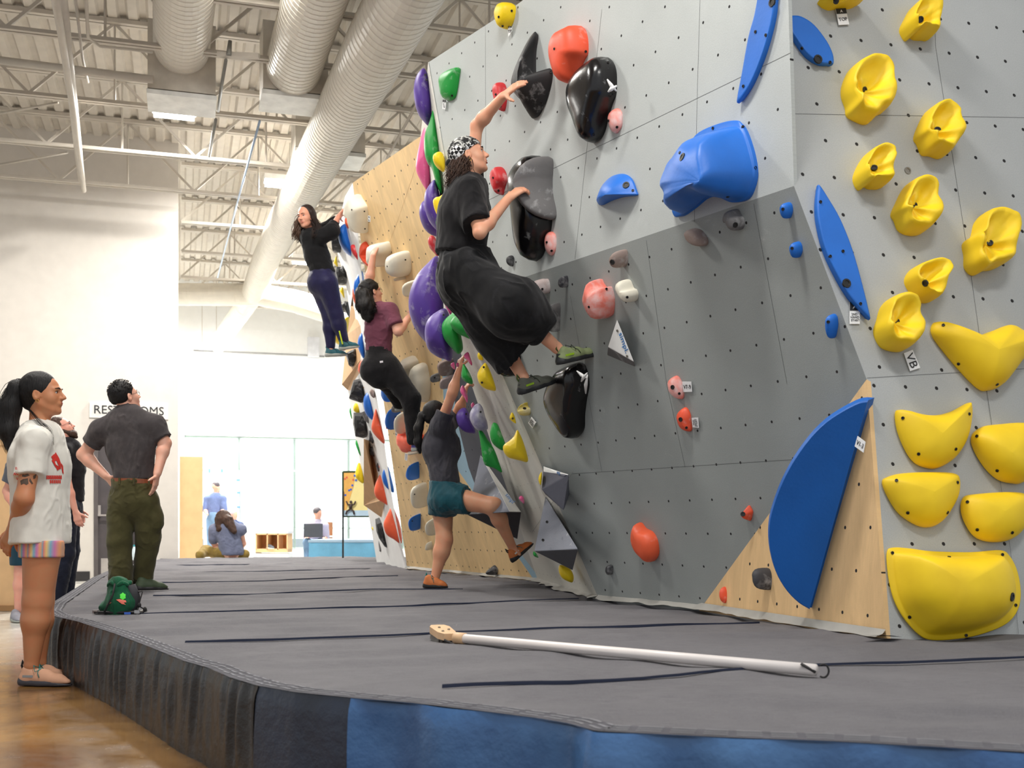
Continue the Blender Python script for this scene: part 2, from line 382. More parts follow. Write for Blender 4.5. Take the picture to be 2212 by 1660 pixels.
# girder along the depth, bridging
# ducts
t=NT('spiral_duct_paint'); w=t.N('ShaderNodeTexWave'); w.inputs['Scale'].default_value=1.0
DUCT=mk('duct_paint',(222,216,204),.45,.04)
def duct(pts,rads,label,name='air_duct',pitch=.105,mat=DUCT):
    P=[np.asarray(p,float) for p in pts]; mb=MB(); o=[];r_=[]
    for i in range(len(P)-1):
        L=np.linalg.norm(P[i+1]-P[i]); n=max(1,int(L/pitch))
        for k in range(n):
            for f,dr in ((0,.0),(.10,.0),(.16,.0055),(.24,.0055),(.30,0)):
                q=(k+f)/n; o.append(P[i]*(1-q)+P[i+1]*q); r_.append(rads[i]*(1-q)+rads[i+1]*q+dr)
    o.append(P[-1]); r_.append(rads[-1]); mb.tube(o,r_,28)
    return tag(mb.build(name,mat,None,smooth=False),label,'air duct')
d1=duct([at(417,-330,8.3),RM(*ud(at(392,130,12.25)),at(392,105,12.25)[2])],[.295,.295],'straight white spiral air duct at the upper left, ending in a box')
d2=duct([at(770,-300,8.2),at(633,150,12.45)],[.30,.30],'white spiral air duct between the other two overhead ducts')
d3=duct([at(965,-180,8.6),at(811,108,10.95),at(575,560,20.8),at(548,632,22.9)],[.31,.31,.25,.24],'longest white spiral air duct running back above the climbing walls')
d4=duct([at(340,636,23),at(560,637,23),at(640,652,22.6),at(760,690,22),at(900,720,21.5)],[.23,.23,.23,.23,.22],'white air duct crossing the far hall from side to side',pitch=.5)
d5=duct([at(545,640,23.6),at(470,745,26.2)],[.22,.2],'short white air duct dropping toward the far wall',pitch=.5)
def dbox(name,pc,w,dp,h,label):
    e=empty(name,pc,label,'duct box')
    u,d=ud(pc); z=pc[2]
    m=MB(); m.box(RM(u,d,z+h/2+.01),w,dp,h-.02,U_,D_); m.build('box_body',mk('duct_box_paint',(205,198,186),.5),e)
    m=MB(); m.box(RM(u,d,z-.02),w+.02,dp+.02,.05,U_,D_); m.build('grille',mk('grille_white',(236,236,232),.5),e)
dbox('duct_box',at(393,221,12.5),.72,.55,.78,'white square diffuser box under the leftmost straight duct')
dbox('duct_box',at(634,221,12.7),.72,.55,.78,'white square diffuser box under the middle duct')
dbox('duct_box',at(708,342,15.2),.93,.6,.6,'white square diffuser box behind the longest duct')
# lights
M_LED=emis('led_white',(255,255,255),26)
def fixture(px,py,Y,L,label,power):
    c=at(px,py,Y); e=empty('high_bay_light',c,label,'ceiling light')
    u,d=ud(c)
    m=MB(); m.box(RM(u,d,c[2]+.07),L+.04,.3,.08,U_,D_); m.build('housing',mk('fixture_white',(235,235,232),.4),e)
    m=MB(); m.box(RM(u,d,c[2]),L,.26,.05,U_,D_); m.build('led_lens',M_LED,e)
    m=MB(); m.bar(RM(u-L/3,d,c[2]+.1),RM(u-L/3,d,ZC),.01,.01,(1,0,0)); m.bar(RM(u+L/3,d,c[2]+.1),RM(u+L/3,d,ZC),.01,.01,(1,0,0)); m.build('hanger',M_STEEL,e)
    if power: LAMPS_.append((c,L,power))
    return c
LAMPS_=[]
fixture(376,246,14.2,.5,'glowing strip light under the leftmost duct box',330)
fixture(605,398,17.5,.45,'glowing strip light beside the longest duct',420)
fixture(655,566,22,.4,'small far light behind the woman in the black sweater',450)
fixture(692,680,24.5,.4,'low far light beside the climbing woman legs',450)
fixture(452,752,26.8,.5,'farthest strip light low over the bright wall',350)
# hung pipes and rods
def pipe(name,pts,r,mat,label,cat='pipe',n=8):
    mb=MB(); mb.tube(pts,r,n); return tag(mb.build(name,mat,None,smooth=True),label,cat)
pipe('sprinkler_pipe',[at(108,-60,9.2),at(130,60,10.2),at(160,250,12.3),at(181,412,15.6)],.035,M_STEEL,'thin white pipe running steeply under the joists, upper left')
pipe('sprinkler_pipe',[at(128,-60,9.6),at(150,150,11.6),at(176,390,15.6)],.05,M_STEEL,'thick white pipe beside the thin one, upper left')
pipe('conduit',[at(160,-30,10.2),at(178,125,11.9),at(190,178,12.4)],.014,M_STEEL,'thin drop conduit hanging from the roof near the left pipes','conduit')
pipe('conduit',[at(185,-30,10),at(190,80,11),at(215,100,11.2),at(330,112,11.4)],.016,M_STEEL,'bent conduit turning along the second joist','conduit')
pipe('conduit',[at(-20,128,12),at(330,172,12)],.045,M_STEEL,'horizontal white pipe crossing left of the ducts','conduit')
pipe('threaded_rod',[at(561,262,13),at(512,440,17),at(470,600,21)],.014,mk('blue_grey_rod',(160,180,205),.35),'long pale blue rod slanting across the roof steel','rod')
pipe('threaded_rod',[at(466,258,13),at(452,338,14.5)],.018,mk('dark_steel_rod',(120,118,112),.5),'short dark rod below the middle joists','rod')
pipe('chain',[at(488,130,11.6),at(478,190,12.3),at(471,240,13)],.018,mk('dark_steel_rod',(120,118,112),.5),'dark chain hanging between the two duct boxes','chain')
pipe('brace_rod',[at(760,480,20),at(925,180,10.5)],.016,M_STEEL,'white brace rod slanting beside the plywood wall','rod')
pipe('brace_rod',[at(0,245,14.2),at(125,222,13.4)],.016,M_STEEL,'upper white diagonal brace at the left edge','rod')
pipe('brace_rod',[at(0,356,15.8),at(145,330,14.9)],.016,M_STEEL,'lower white diagonal brace at the left edge','rod')
e=empty('beam_clamp',at(487,120,11.6),'dark steel clamp with spring between the first two ducts','clamp')
m=MB(); m.bar(at(470,118,11.6),at(560,122,11.6),.06,.05); m.build('rail',M_STEEL,e); m=MB(); m.tube([at(494,118,11.55),at(497,88,11.55)],[.03,.02],8); m.build('spring',mk('dark_steel_rod',(120,118,112),.5),e)
pipe('wall_conduit',[farpt(418,758)-D_*.05,farpt(655,768)-D_*.05,farpt(700,771)-D_*.05],.02,mk('grey_conduit',(150,150,150),.5),'grey conduit running along the bright far wall','conduit')
e=tag(MB().box(farpt(676,752)-D_*.1,.28,.15,.5,U_,D_).build('electrical_box',mk('box_grey',(214,216,222),.5)),'pale electrical box mounted on the far wall','electrical box')
# distant furniture
ply=mk('pale_plywood',(232,190,140),.6,.06)
def cabinet(px0,px1,y0,y1,Y,dep,name,label,cat):
    a=at(px0,y0,Y); b=at(px1,y1,Y); w=abs(b[0]-a[0])/U_[0]; c=(a+b)/2+D_*dep/2
    m=MB(); m.box(A_([c[0],c[1],(a[2]+b[2])/2]),w,dep,abs(a[2]-b[2]),U_,D_); return m,(a,b)
m,_=cabinet(390,436,987,1212,19.2,.5,0,0,0); tag(m.build('plywood_partition',ply),'tall narrow plywood partition standing behind the mat at the window side','partition')
# ================================================================ crash mat
front=[(100,1322),(118,1334),(170,1346),(250,1372),(330,1403),(400,1432),(450,1446),(500,1468),(560,1486),(640,1500),(760,1512),(900,1524),(1050,1542),(1160,1556),(1230,1568),(1290,1585),(1400,1590),(1560,1598),(1789,1606),(2000,1618),(2240,1632),(2500,1645)]
edge=[mat_at(*p) for p in front]
backL=[mat_at(*p) for p in [(112,1306),(150,1282),(200,1250),(232,1236),(262,1226),(310,1216),(345,1210)]]
far=[mat_at(345,1207),mat_at(600,1204.5),mat_at(812,1204)]
E=A_(edge); 
# dense resample of the front edge
def resamp(P,step):
    P=A_(P); s=np.r_[0,np.cumsum(np.linalg.norm(np.diff(P,axis=0),axis=1))]; n=max(2,int(s[-1]/step)); t=np.linspace(0,s[-1],n)
    return np.c_[[np.interp(t,s,P[:,i]) for i in range(3)]].T
loop2=[p[:2] for p in edge]+[A_([pA[0]+3.2,pA[1]-1.2])]+[A_([pA[0]+3.6,pA[1]+1.2]),pA[:2]+A_([.1,.2]),pG[:2]+A_([.3,.1]),pF[:2]+A_([.3,.2]),pFb[:2]+A_([.3,.3]),pVa[:2]+A_([.5,.3]),far[2][:2]+A_([.6,0]),far[1][:2],far[0][:2]]+[p[:2] for p in backL[::-1]]
LP=A_(loop2)
def inside(x,y,P=LP):
    c=np.zeros(x.shape,bool); j=len(P)-1
    for i in range(len(P)):
        xi,yi=P[i]; xj,yj=P[j]
        with np.errstate(divide='ignore',invalid='ignore'):
            c^=((yi>y)!=(yj>y))&(x<(xj-xi)*(y-yi)/(yj-yi+1e-12)+xi)
        j=i
    return c
def distedge(x,y,P):
    best=np.full(x.shape,9.)
    for i in range(len(P)-1):
        a=P[i];b=P[i+1]; d=b-a; L=d@d+1e-12
        tt=np.clip(((x-a[0])*d[0]+(y-a[1])*d[1])/L,0,1); best=np.minimum(best,np.hypot(x-a[0]-tt*d[0],y-a[1]-tt*d[1]))
    return best
def wrinkle(x,y):
    z=np.zeros_like(x); rnd=np.random.RandomState(3)
    for k in range(26):
        ang=rnd.uniform(-.35,.35)+.28; w=rnd.uniform(5,26); ph=rnd.uniform(0,6.3); amp=.0045/(1+w*.07)
        q=(y*math.cos(ang)-x*math.sin(ang)); env=.5+.5*np.sin(x*rnd.uniform(.5,2.2)+y*rnd.uniform(.2,1)+rnd.uniform(0,6))
        z+=amp*env*np.sin(q*w+ph+.6*np.sin(x*1.7+k))
    return z
# top: variable grid, fine near
ys=[2.2]
while ys[-1]<20.5: ys.append(ys[-1]+.018*max(1,ys[-1]/3.2))
xs_=np.linspace(-1,1,150); ys=A_(ys)
bd=[p[:2] for p in edge]+[]; bd2=[p[:2] for p in backL]
V=[];idx={}
XS=np.linspace(-6.2,6.2,330)
X,Yg=np.meshgrid(XS,ys)
# pull the x spacing in perspective near the camera
Z=ZM+wrinkle(X,Yg)*np.clip(.7+(Yg-4)*.12,.7,2.0)
B1=A_([p[:2] for p in edge]); B2=A_([p[:2] for p in ([edge[0]]+backL)])
ins=inside(X,Yg); de=np.minimum(distedge(X,Yg,B1),distedge(X,Yg,B2))
wallline=A_([pA[:2]+A_([3,1]),pA[:2],pG[:2],pF[:2],pFb[:2],pVa[:2]])
dw=distedge(X,Yg,wallline); Z=Z+.012*np.exp(-(dw/.12)**2)*np.sin(X*9+Yg*5)
Z=np.where(de<.15,Z*np.clip(de/.15,0,1)+ZM*(1-np.clip(de/.15,0,1)),Z)
# snap outside vertices near the border to the border (clean rim)
def snap(P,x,y):
    best=None;bd_=9
    for i in range(len(P)-1):
        a=P[i];b=P[i+1];d=b-a;L=d@d+1e-12;tt=min(1,max(0,((x-a[0])*d[0]+(y-a[1])*d[1])/L)); q=a+d*tt; r=math.hypot(x-q[0],y-q[1])
        if r<bd_: bd_=r;best=q
    return best
quad=[];H,W_=X.shape
cellin=(ins[:-1,:-1].astype(int)+ins[1:,:-1]+ins[:-1,1:]+ins[1:,1:])
use=cellin>0
vid=-np.ones(X.shape,int); n=0
Xs=X.copy();Ys=Yg.copy()
for (i,j) in np.argwhere(use):
    for a,b in ((0,0),(0,1),(1,1),(1,0)):
        if vid[i+a,j+b]<0:
            vid[i+a,j+b]=n; n+=1
            x,y=X[i+a,j+b],Yg[i+a,j+b]
            if not ins[i+a,j+b]:
                q=snap(np.vstack([LP,LP[:1]]),x,y); Xs[i+a,j+b],Ys[i+a,j+b]=q; Z[i+a,j+b]=ZM
            V.append((Xs[i+a,j+b],Ys[i+a,j+b],Z[i+a,j+b]))
    quad.append([vid[i,j],vid[i,j+1],vid[i+1,j+1],vid[i+1,j]])
t=NT('black_mat_carpet'); tc=t.N('ShaderNodeTexCoord').outputs['Object']
n1=t.noise(500,2,.8,vec=tc); n2=t.noise(1.4,6,.65,vec=tc,dist=.5)
mp=t.N('ShaderNodeMapping'); t.L(tc,mp.inputs[0]); mp.inputs['Scale'].default_value=(5,60,1); n3=t.noise(3,3,.6,vec=mp.outputs[0])
col=t.mix(t.ramp(n1,.3,.75),lin((68,67,71)),lin((126,124,128)))
col=t.mix(t.ramp(n2,.35,.75,0,.55),col,lin((128,126,128)))
col=t.mix(t.ramp(n3,.45,.7,0,.3),col,lin((58,56,60)))
t.bump(n1,.35,.004)
CARPET=t.fin(col,.93,spec=.25)
matE=empty('crash_mat',mat_at(700,1350)*A_([1,1,0]),'huge low crash mat covered in dark grey carpet with vinyl sides','crash mat')
mesh('mat_top',V,quad,CARPET,matE,smooth=True)
# sides: black pleated vinyl to the left, blue at the front
def side(P,name,mat,pleat,amp,seed,sl=0):
    P=resamp(P,.012); n=len(P); rnd=np.random.RandomState(seed)
    s=np.r_[0,np.cumsum(np.linalg.norm(np.diff(P,axis=0),axis=1))]
    tn=np.gradient(P,axis=0); tn/=np.linalg.norm(tn,axis=1)[:,None]; nr=np.c_[tn[:,1],-tn[:,0],np.zeros(n)]
    if (nr@A_([-.5,-1,0])).mean()<0: nr=-nr
    K=15; vs=[]
    for k in range(K):
        q=k/(K-1); z=ZM*(1-q)
        f=np.zeros(n)
        if k==0:
            ws=[(rnd.uniform(.55,1.5)*pleat,rnd.uniform(0,6),rnd.uniform(.4,1),rnd.uniform(-.9,.9)) for _ in range(5)]
        for w,ph,a,sk in ws: f+=a*np.sin(s*w+ph+sk*q*3+1.3*np.sin(s*w*.23+ph))
        bulge=math.sin(min(1,q*1.15)*math.pi*.5)*.012+.0
        top=.5*(1-q)**2
        off=amp*f/3*(.15+.85*math.sin(math.pi*min(1,q*.9+.12)))+bulge+(.010 if q>0 else 0)*math.sqrt(min(1,q*8))
        vs+= [P[i]*A_([1,1,0])+A_([0,0,z+(.004 if k==0 else 0)])+nr[i]*(off[i] if hasattr(off,'__len__') else off) for i in range(n)]
    fs=[[k*n+i,k*n+i+1,(k+1)*n+i+1,(k+1)*n+i] for k in range(K-1) for i in range(n-1)]
    return mesh(name,vs,fs,mat,matE,smooth=True)
def vinyl(name,rgb,rgb2,rough):
    t=NT(name); a=t.noise(3,5,.6); col=t.mix(t.ramp(a,.3,.7),lin(rgb),lin(rgb2)); t.bump(t.noise(26,4,.6),.35,.012); return t.fin(col,rough,spec=.6)
VB=vinyl('black_vinyl',(15,13,12),(34,30,28),.36); VBL=vinyl('navy_vinyl',(44,86,140),(78,126,180),.36)
isp=9
side(edge[:9],'side_cover',VB,62,.026,1)
side(edge[8:11],'side_cover',vinyl('black_blue_vinyl',(28,34,46),(38,52,76),.4),14,.006,2)
side(edge[10:],'side_cover',VBL,17,.034,5)
side([edge[0]]+backL,'side_cover',VB,60,.018,4)
# stitched rim bands
M_ST=mk('grey_stitch',(136,136,140),.95,spec=.05); M_RIM=mk('rim_vinyl',(88,87,92),.9,.2,10,spec=.1)
def rim(P,off0,off1,mat,z,name,wav=.0,dash=None,seed=0):
    P=resamp(P,.02); n=len(P); tn=np.gradient(P,axis=0); tn/=np.linalg.norm(tn,axis=1)[:,None]; nr=np.c_[-tn[:,1],tn[:,0],np.zeros(n)]
    if (nr@A_([0,1,0])).mean()<0: nr=-nr
    rnd=np.random.RandomState(seed); j=rnd.uniform(-1,1,n)*wav
    vs=[];fs=[]
    for i in range(n):
        a=P[i]+nr[i]*(off0+j[i]); b=P[i]+nr[i]*(off1+j[i]); vs+=[a*A_([1,1,0])+A_([0,0,z]),b*A_([1,1,0])+A_([0,0,z])]
    for i in range(n-1):
        if dash is None or (i%dash[1])<dash[0]: fs.append([2*i,2*i+1,2*i+3,2*i+2])
    mesh(name,vs,fs,mat,matE)
for Pp,sd in ((edge,1),([edge[0]]+backL,2)):
    rim(Pp,-.004,.085,M_RIM,ZM+.0062,'rim_band',seed=sd)
    for o_ in (.018,.045,.072): rim(Pp,o_,o_+.008,M_ST,ZM+.0075,'stitching',wav=.0035,dash=(3,4),seed=sd)
# seams between mat sheets: dark hook-and-loop ribbons
M_RIB=mk('navy_ribbon',(34,38,52),.95,spec=.05)
def ribbon(pp,w=.009):
    P=resamp([mat_at(*p) for p in pp],.05); mb=MB(); vs=[];fs=[]
    for i,p in enumerate(P):
        a=mnoise.noise(Vector((p[0]*2.5,p[1]*2.5,1)))*.05+mnoise.noise(Vector((p[0]*9,p[1]*2.5,7)))*.012; h=.008+.006*mnoise.noise(Vector((p[0]*3,p[1],4)))
        ww=w*(1+.7*mnoise.noise(Vector((p[0]*4,2,p[1]))))
        vs+=[p+A_([0,-ww+a,.006]),p+A_([0,a,h+.007]),p+A_([0,ww+a,.006])]
    n=len(P)
    for i in range(n-1): fs+=[[3*i,3*i+1,3*i+4,3*i+3],[3*i+1,3*i+2,3*i+5,3*i+4]]
    mesh('seam_ribbon',vs,fs,M_RIB,matE,smooth=True)
for r in ([(400,1392),(600,1388),(930,1373),(1200,1362),(1640,1350)],[(955,1491),(1150,1484),(1400,1472),(1560,1455),(1780,1442),(2240,1424)],
  [(300,1331),(450,1326),(620,1320),(900,1313),(1060,1304),(1250,1296)],[(330,1290),(520,1288),(800,1276),(1000,1276)],[(340,1262),(560,1258),(700,1252),(860,1246)],
  [(350,1240),(600,1236),(800,1230)],[(380,1224),(700,1219)]): ribbon(r)
# skirting flap along the wall foot
M_FLAP=mk('grey_flap_vinyl',(160,158,152),.7,.1)
def flap(A,B,w=.1):
    P=resamp([A,B],.04); n=len(P); d=nrm(B-A); nr=nrm(np.cross(d,(0,0,1))); 
    if nr.dot(CAM*A_([1,1,0])-A*A_([1,1,0]))<0: nr=-nr
    vs=[];fs=[]
    for i,p in enumerate(P):
        w_=w*(.6+.5*mnoise.noise(Vector((i*.17,p[0],0)))); h=.006+.010*mnoise.noise(Vector((i*.3,5,p[1])))
        vs+=[p+A_([0,0,.05])+nr*.004,p+nr*.02+A_([0,0,.02+h]),p+nr*w_+A_([0,0,h+.008])]
    for i in range(n-1): fs+=[[3*i,3*i+1,3*i+4,3*i+3],[3*i+1,3*i+2,3*i+5,3*i+4]]
    mesh('wall_flap',vs,fs,M_FLAP,matE,smooth=True)
flap(pG,pA,.08); flap(pF,pG,.07); flap(pFb,pF,.12); flap(pVa,pFb,.07)
mesh('corner_flap',[pA+A_([0,0,.02]),pA+A_([-.12,-.05,.03]),pA+A_([-.02,-.12,.035]),pA+A_([.06,-.03,.02])],[[0,1,2,3]],M_RIB,matE)
# ================================================================ climbing holds
VW={'1':(1040,0,5.1889),'5':(880,140,3.1923),'6':(880,540,3.1923),'7':(1380,0,2.3714),'8':(1380,700,2.3714),'v':(1080,560,5.534),
 'z':(930,640,7.546),'q':(960,840,6.917),'a':(700,400,6.915),'b':(700,600,6.915),'c':(740,820,8.3),'d':(740,1000,6.915),'n':(860,140,3.32),'g':(880,940,4.369),'p':(690,760,3.3188),'0':(0,0,1.0)}
def PX(view,pts):
    ox,oy,s=VW[view]; p=A_(pts,).reshape(-1,2).astype(float); return p/s+A_([ox,oy])
PLN={'U':PUp,'L':PLo,'R':PR,'r':PRl,'T':PT,'V':PV}
CL={'yel':((252,212,20),.5,0,.35),'yelp':((250,208,24),.55,0,.1),'blu':((26,108,205),.45,0,.12),'blud':((16,98,186),.5,0,.25),'orr':((236,88,56),.5,.12,.1),'sal':((240,128,112),.6,.75,.1),
 'red':((205,42,48),.5,.3,.1),'blk':((18,16,18),.22,.05,.1),'blkm':((34,34,36),.6,.3,.2),'gry':((112,110,110),.7,.25,.3),'dgr':((58,58,62),.6,.3,.2),'crm':((232,226,208),.6,.1,.1),'grn':((20,150,56),.5,.2,.1),
 'pur':((84,54,150),.5,.22,.15),'lav':((150,145,180),.55,.7,.15),'pnk':((232,92,150),.5,.2,.1),'wht':((240,240,238),.5,0,.1),'brn':((150,132,124),.7,.25,.3),'org':((238,98,60),.45,.1,.1),'ygr':((214,190,60),.5,.6,.1),
 'pkg':((188,170,166),.7,.4,.3),'beige':((205,198,182),.7,.1,.1)}
def HM(k):
    rgb,ro,ch,bp=CL[k]
    return mk('hold_'+k,rgb,ro,.1,4,bump=bp,bscale=70,bdist=.004,chalk=ch,coat=0)
M_BOLT=mk('bolt_dark',(26,24,24),.5); M_BOLTS=mk('bolt_steel',(150,146,138),.35,metal=.8)
def disc(p,n,r,mat,name,parent,h=.004,seg=12):
    n=nrm(n); a=nrm(np.cross(n,(0.1,.2,1))); b=np.cross(n,a); vs=[p+n*h]; 
    for rr,hh in ((r*.55,h*.3),(r*.62,h),(r,h),(r*1.05,-h)): vs+=[p+(a*math.cos(2*math.pi*k/seg)+b*math.sin(2*math.pi*k/seg))*rr+n*hh for k in range(seg)]
    vs[0]=p+n*h*.3
    fs=[[0,1+k,1+(k+1)%seg] for k in range(seg)]
    for q in range(3): fs+=[[1+q*seg+k,1+(q+1)*seg+k,1+(q+1)*seg+(k+1)%seg,1+q*seg+(k+1)%seg] for k in range(seg)]
    return mesh(name,vs,fs,mat,parent)
PROF={'dome':[(1.0,.12),(.985,.38),(.93,.64),(.82,.82),(.64,.93),(.42,.985),(.2,1),(.0,1)],
 'low':[(1.0,.1),(.97,.3),(.9,.5),(.78,.68),(.6,.83),(.4,.93),(.2,.98),(0,1)],
 'plate':[(1.0,.5),(.998,.85),(.985,1),(.9,1),(.6,1),(.3,1),(0,1)],
 'cone':[(1.0,.08),(.95,.16),(.8,.36),(.6,.6),(.4,.82),(.2,.96),(0,1)],
 'flange':[(1.0,.06),(.985,.085),(.91,.09),(.88,.12),(.8,.42),(.7,.66),(.55,.84),(.35,.96),(.15,1),(0,1)],
 'rock':[(1.0,.1),(1.0,.35),(.98,.6),(.93,.82),(.86,.97),(.78,1.0),(.68,.95),(.56,.84),(.42,.74),(.28,.68),(.14,.64),(0,.62)]}
HOLDS=[]
def hold(plane,kind,col,H,label,view,pts,bolts=(),apex=None,name='climbing_hold',k=.4,noise=0.,group=None,cat='climbing hold',seed=0,sub=5):
    pl=PLN[plane]; px=PX(view,pts); px=smooth_loop(px,sub)
    px0=px.copy(); lo0,hi0=px0.min(0),px0.max(0); ap_px=None if apex is None else PX(view,[apex])[0]
    def gen(px,apx):
        mid=A_([pl.hit(x,y,off=k*H) for x,y in px]); M=A_([pl.uv(p) for p in mid]); c=M.mean(0)
        ap=c if apx is None else A_(pl.uv(pl.hit(apx[0],apx[1],off=H)))
        n=len(M); vs=[]
        for (s,h) in [(.955,-.0)]+PROF[kind]:
            ring=c*(1-s)+M*s+(ap-c)*(1-s)
            for (u,v) in ring:
                hh=h*H
                if noise and h>.05:
                    q=Vector((u*9+seed*7,v*9,seed)); hh+=H*noise*(mnoise.noise(q)+.55*abs(mnoise.noise(q*2.2)))*min(1,h*1.5)
                vs.append(pl.pt(u,v,hh))
        return A_(vs),M,c,ap,n
    R=len(PROF[kind])+1
    for it in range(4):
        vs,M,c,ap,n=gen(px,ap_px)
        d=vs-CAM; q=np.c_[CX+d[:,0]/d[:,1]*F,HY-d[:,2]/d[:,1]*F]; lo,hi=q.min(0),q.max(0)
        sc=np.clip((hi0-lo0)/(hi-lo+1e-6),.7,1.25); cc=(lo+hi)/2; c0=(lo0+hi0)/2
        px=(px-cc)*sc+c0
        if ap_px is not None: ap_px=(ap_px-cc)*sc+c0
    vs,M,c,ap,n=gen(px,ap_px); fs=[]
    for r in range(R-1): fs+=[[r*n+i,r*n+(i+1)%n,(r+1)*n+(i+1)%n,(r+1)*n+i] for i in range(n)]
    if kind=='rock':
        rnd=random.Random(seed); ph=[rnd.uniform(0,6.28) for _ in range(3)]
        for r in range(2,R):
            s=PROF[kind][r-1][0]
            for i in range(n):
                u,v=pl.uv(vs[r*n+i]); an=math.atan2(v-ap[1],u-ap[0])
                rib=.07*math.cos(3*an+ph[0])+.06*math.cos(5*an+ph[1])+.03*math.cos(8*an+ph[2])
                vs[r*n+i]+=pl.n*H*rib*math.sin(math.pi*min(1,s*1.02))*1.2
                if abs(an-1.57)<1.2 and .3<s<.9: vs[r*n+i]-=pl.n*H*.25*math.cos((an-1.57)*1.3)*math.sin((s-.3)/.6*math.pi)
    org=pl.pt(*c,0)
    o=mesh(name,vs,fs,HM(col),None,smooth=True,origin=org)
    tag(o,label,cat,group)
    for b in bolts:
        m_=M_BOLT
        q=PX(view,[b[:2]])[0]; rr=.0075 if len(b)<3 else b[2]
        # ray cast onto the hold surface
        from mathutils.bvhtree import BVHTree
        if not hasattr(hold,'c') or hold.c[0] is not o:
            hold.c=(o,BVHTree.FromPolygons([tuple(x) for x in vs],[list(f) for f in fs]))
        hit=hold.c[1].ray_cast(Vector(CAM),Vector(ray(*q)))
        if hit[0] is not None: disc(A_(hit[0]),A_(hit[1]) if A_(hit[1]).dot(pl.n)>0 else -A_(hit[1]),rr,m_,'bolt_hole',o)
    return o
def puff(view,pts,Y,T,col,label,name='climbing_hold',bolts=(),flat=False,tilt=0.,group=None,sub=4,cat='climbing hold'):
    px=PX(view,pts)
    P=smooth_loop(px,sub) if not flat else smooth_loop(px,1)
    M=A_([at(x,y,Y) for x,y in P]); c=M.mean(0); n=len(M); vs=[];fs=[]
    sc=[(1,0),(.985,.25),(.93,.45),(.8,.68),(.6,.85),(.35,.96),(.0,1)]
    if flat: sc=[(1,0),(.97,.35),(.62,.9),(.3,1),(0,1)]
    rings=[(s,-h) for s,h in sc[::-1]]+sc[1:]
    d=A_([tilt,1.,0]); d/=np.linalg.norm(d)
    for s,h in rings: vs+=[c+(p-c)*s+d*h*T for p in M]
    R=len(rings)
    for r in range(R-1): fs+=[[r*n+i,r*n+(i+1)%n,(r+1)*n+(i+1)%n,(r+1)*n+i] for i in range(n)]
    o=mesh(name,vs,fs,HM(col),None,smooth=not flat,origin=c); tag(o,label,cat,group)
    for b in bolts:
        q=PX(view,[b])[0]; disc(at(q[0],q[1],Y-T*.93),(0,-1,0),.0075,M_BOLT,'bolt_hole',o)
    return o
def card(view,pts,pl,off,label,txt,size,rot=0,dark=None,sx=1.0,name='route_tag',lines=1):
    q=PX(view,pts); P=[pl.hit(x,y,off=off) for x,y in q]; n=pl.n
    o=mesh(name,[p for p in P]+[p-n*.002 for p in P],[[0,1,2,3],[7,6,5,4],[0,4,5,1],[1,5,6,2],[2,6,7,3],[3,7,4,0]],mk('card_white',(238,239,240),.5,.02),None); tag(o,label,'route tag')
    c=sum(P)/4; up=nrm((P[0]+P[1])-(P[2]+P[3])); rt=nrm((P[1]+P[2])-(P[0]+P[3]))
    a=math.radians(rot); ax=rt*math.cos(a)+up*math.sin(a); ay=-rt*math.sin(a)+up*math.cos(a)
    if dark:
        f=dark; Q=[P[0],P[1],P[1]*(1-f)+P[2]*f,P[0]*(1-f)+P[3]*f]; mesh('header_band',[p+n*.0008 for p in Q],[[0,1,2,3]],M_INK,o)
        c=c-up*np.linalg.norm(P[0]-P[3])*f*.5
        m=MB(); cc=(Q[0]+Q[1]+Q[2]+Q[3])/4; r_=np.linalg.norm(Q[0]-Q[3])*.3
        m.add([cc+n*.0014-up*r_-rt*r_,cc+n*.0014+up*r_,cc+n*.0014-up*r_+rt*r_,cc+n*.0014-up*r_*.3],[[0,1,3],[1,2,3]]); m.build('logo_mark',mk('card_white',(238,239,240),.5,.02),o)
    if txt:
        tx_=text('lettering',txt,c+n*.0015,ax,ay,size,M_INK,o,ext=.0004,sx=sx,spacing=.9)
        co_=A_([v.co[:] for v in tx_.data.vertices]); wd=np.ptp(co_[:,0]); hg=np.ptp(co_[:,1]); cw=np.linalg.norm(P[0]-P[1])*.82; chh=np.linalg.norm(P[0]-P[3])*.8*(1-(dark or 0)*1.1)
        if abs(math.cos(a))<.6: cw,chh=chh,cw
        f_s=min(cw/wd,chh/hg); ctr_=(co_.max(0)+co_.min(0))/2
        for v in tx_.data.vertices: v.co[0]=(v.co[0]-ctr_[0])*f_s; v.co[1]=(v.co[1]-ctr_[1])*f_s
    return o
h=hold
# ---- upper light face
h('U','dome','yel',.10,'yellow rounded hold at the top corner of the light grey face','1',[(145,140),(200,50),(290,25),(370,50),(383,110),(360,200),(310,280),(240,330),(190,300),(155,220)],[(195,190),(338,122),(237,290)])
card('1',[(295,285),(341,298),(341,350),(300,416)],PUp,.02,'small TOP tag hanging under the yellow corner hold','TOP',.045,rot=-8,dark=.2)
h('U','cone','blkm',.18,'black two-pronged shark-fin hold gripped by the climber in black','1',[(600,355),(615,400),(590,560),(585,760),(595,820),(630,855),(700,810),(775,765),(800,800),(790,920),(730,1120),(660,1260),(610,1320),(560,1325),(520,1260),(460,1160),(380,1080),(335,1010),(340,860),(400,680),(470,530),(540,410)],[(775,808),(670,1150)],apex=(430,930),k=.25)
h('U','dome','orr',.15,'large coral orange dome between the two black holds at the top','1',[(1100,283),(1160,330),(1190,420),(1200,520),(1190,600),(1120,690),(1060,810),(1010,920),(935,945),(870,920),(830,850),(790,760),(755,650),(755,520),(800,420),(880,350),(1000,310)],[(818,548),(1168,578)])
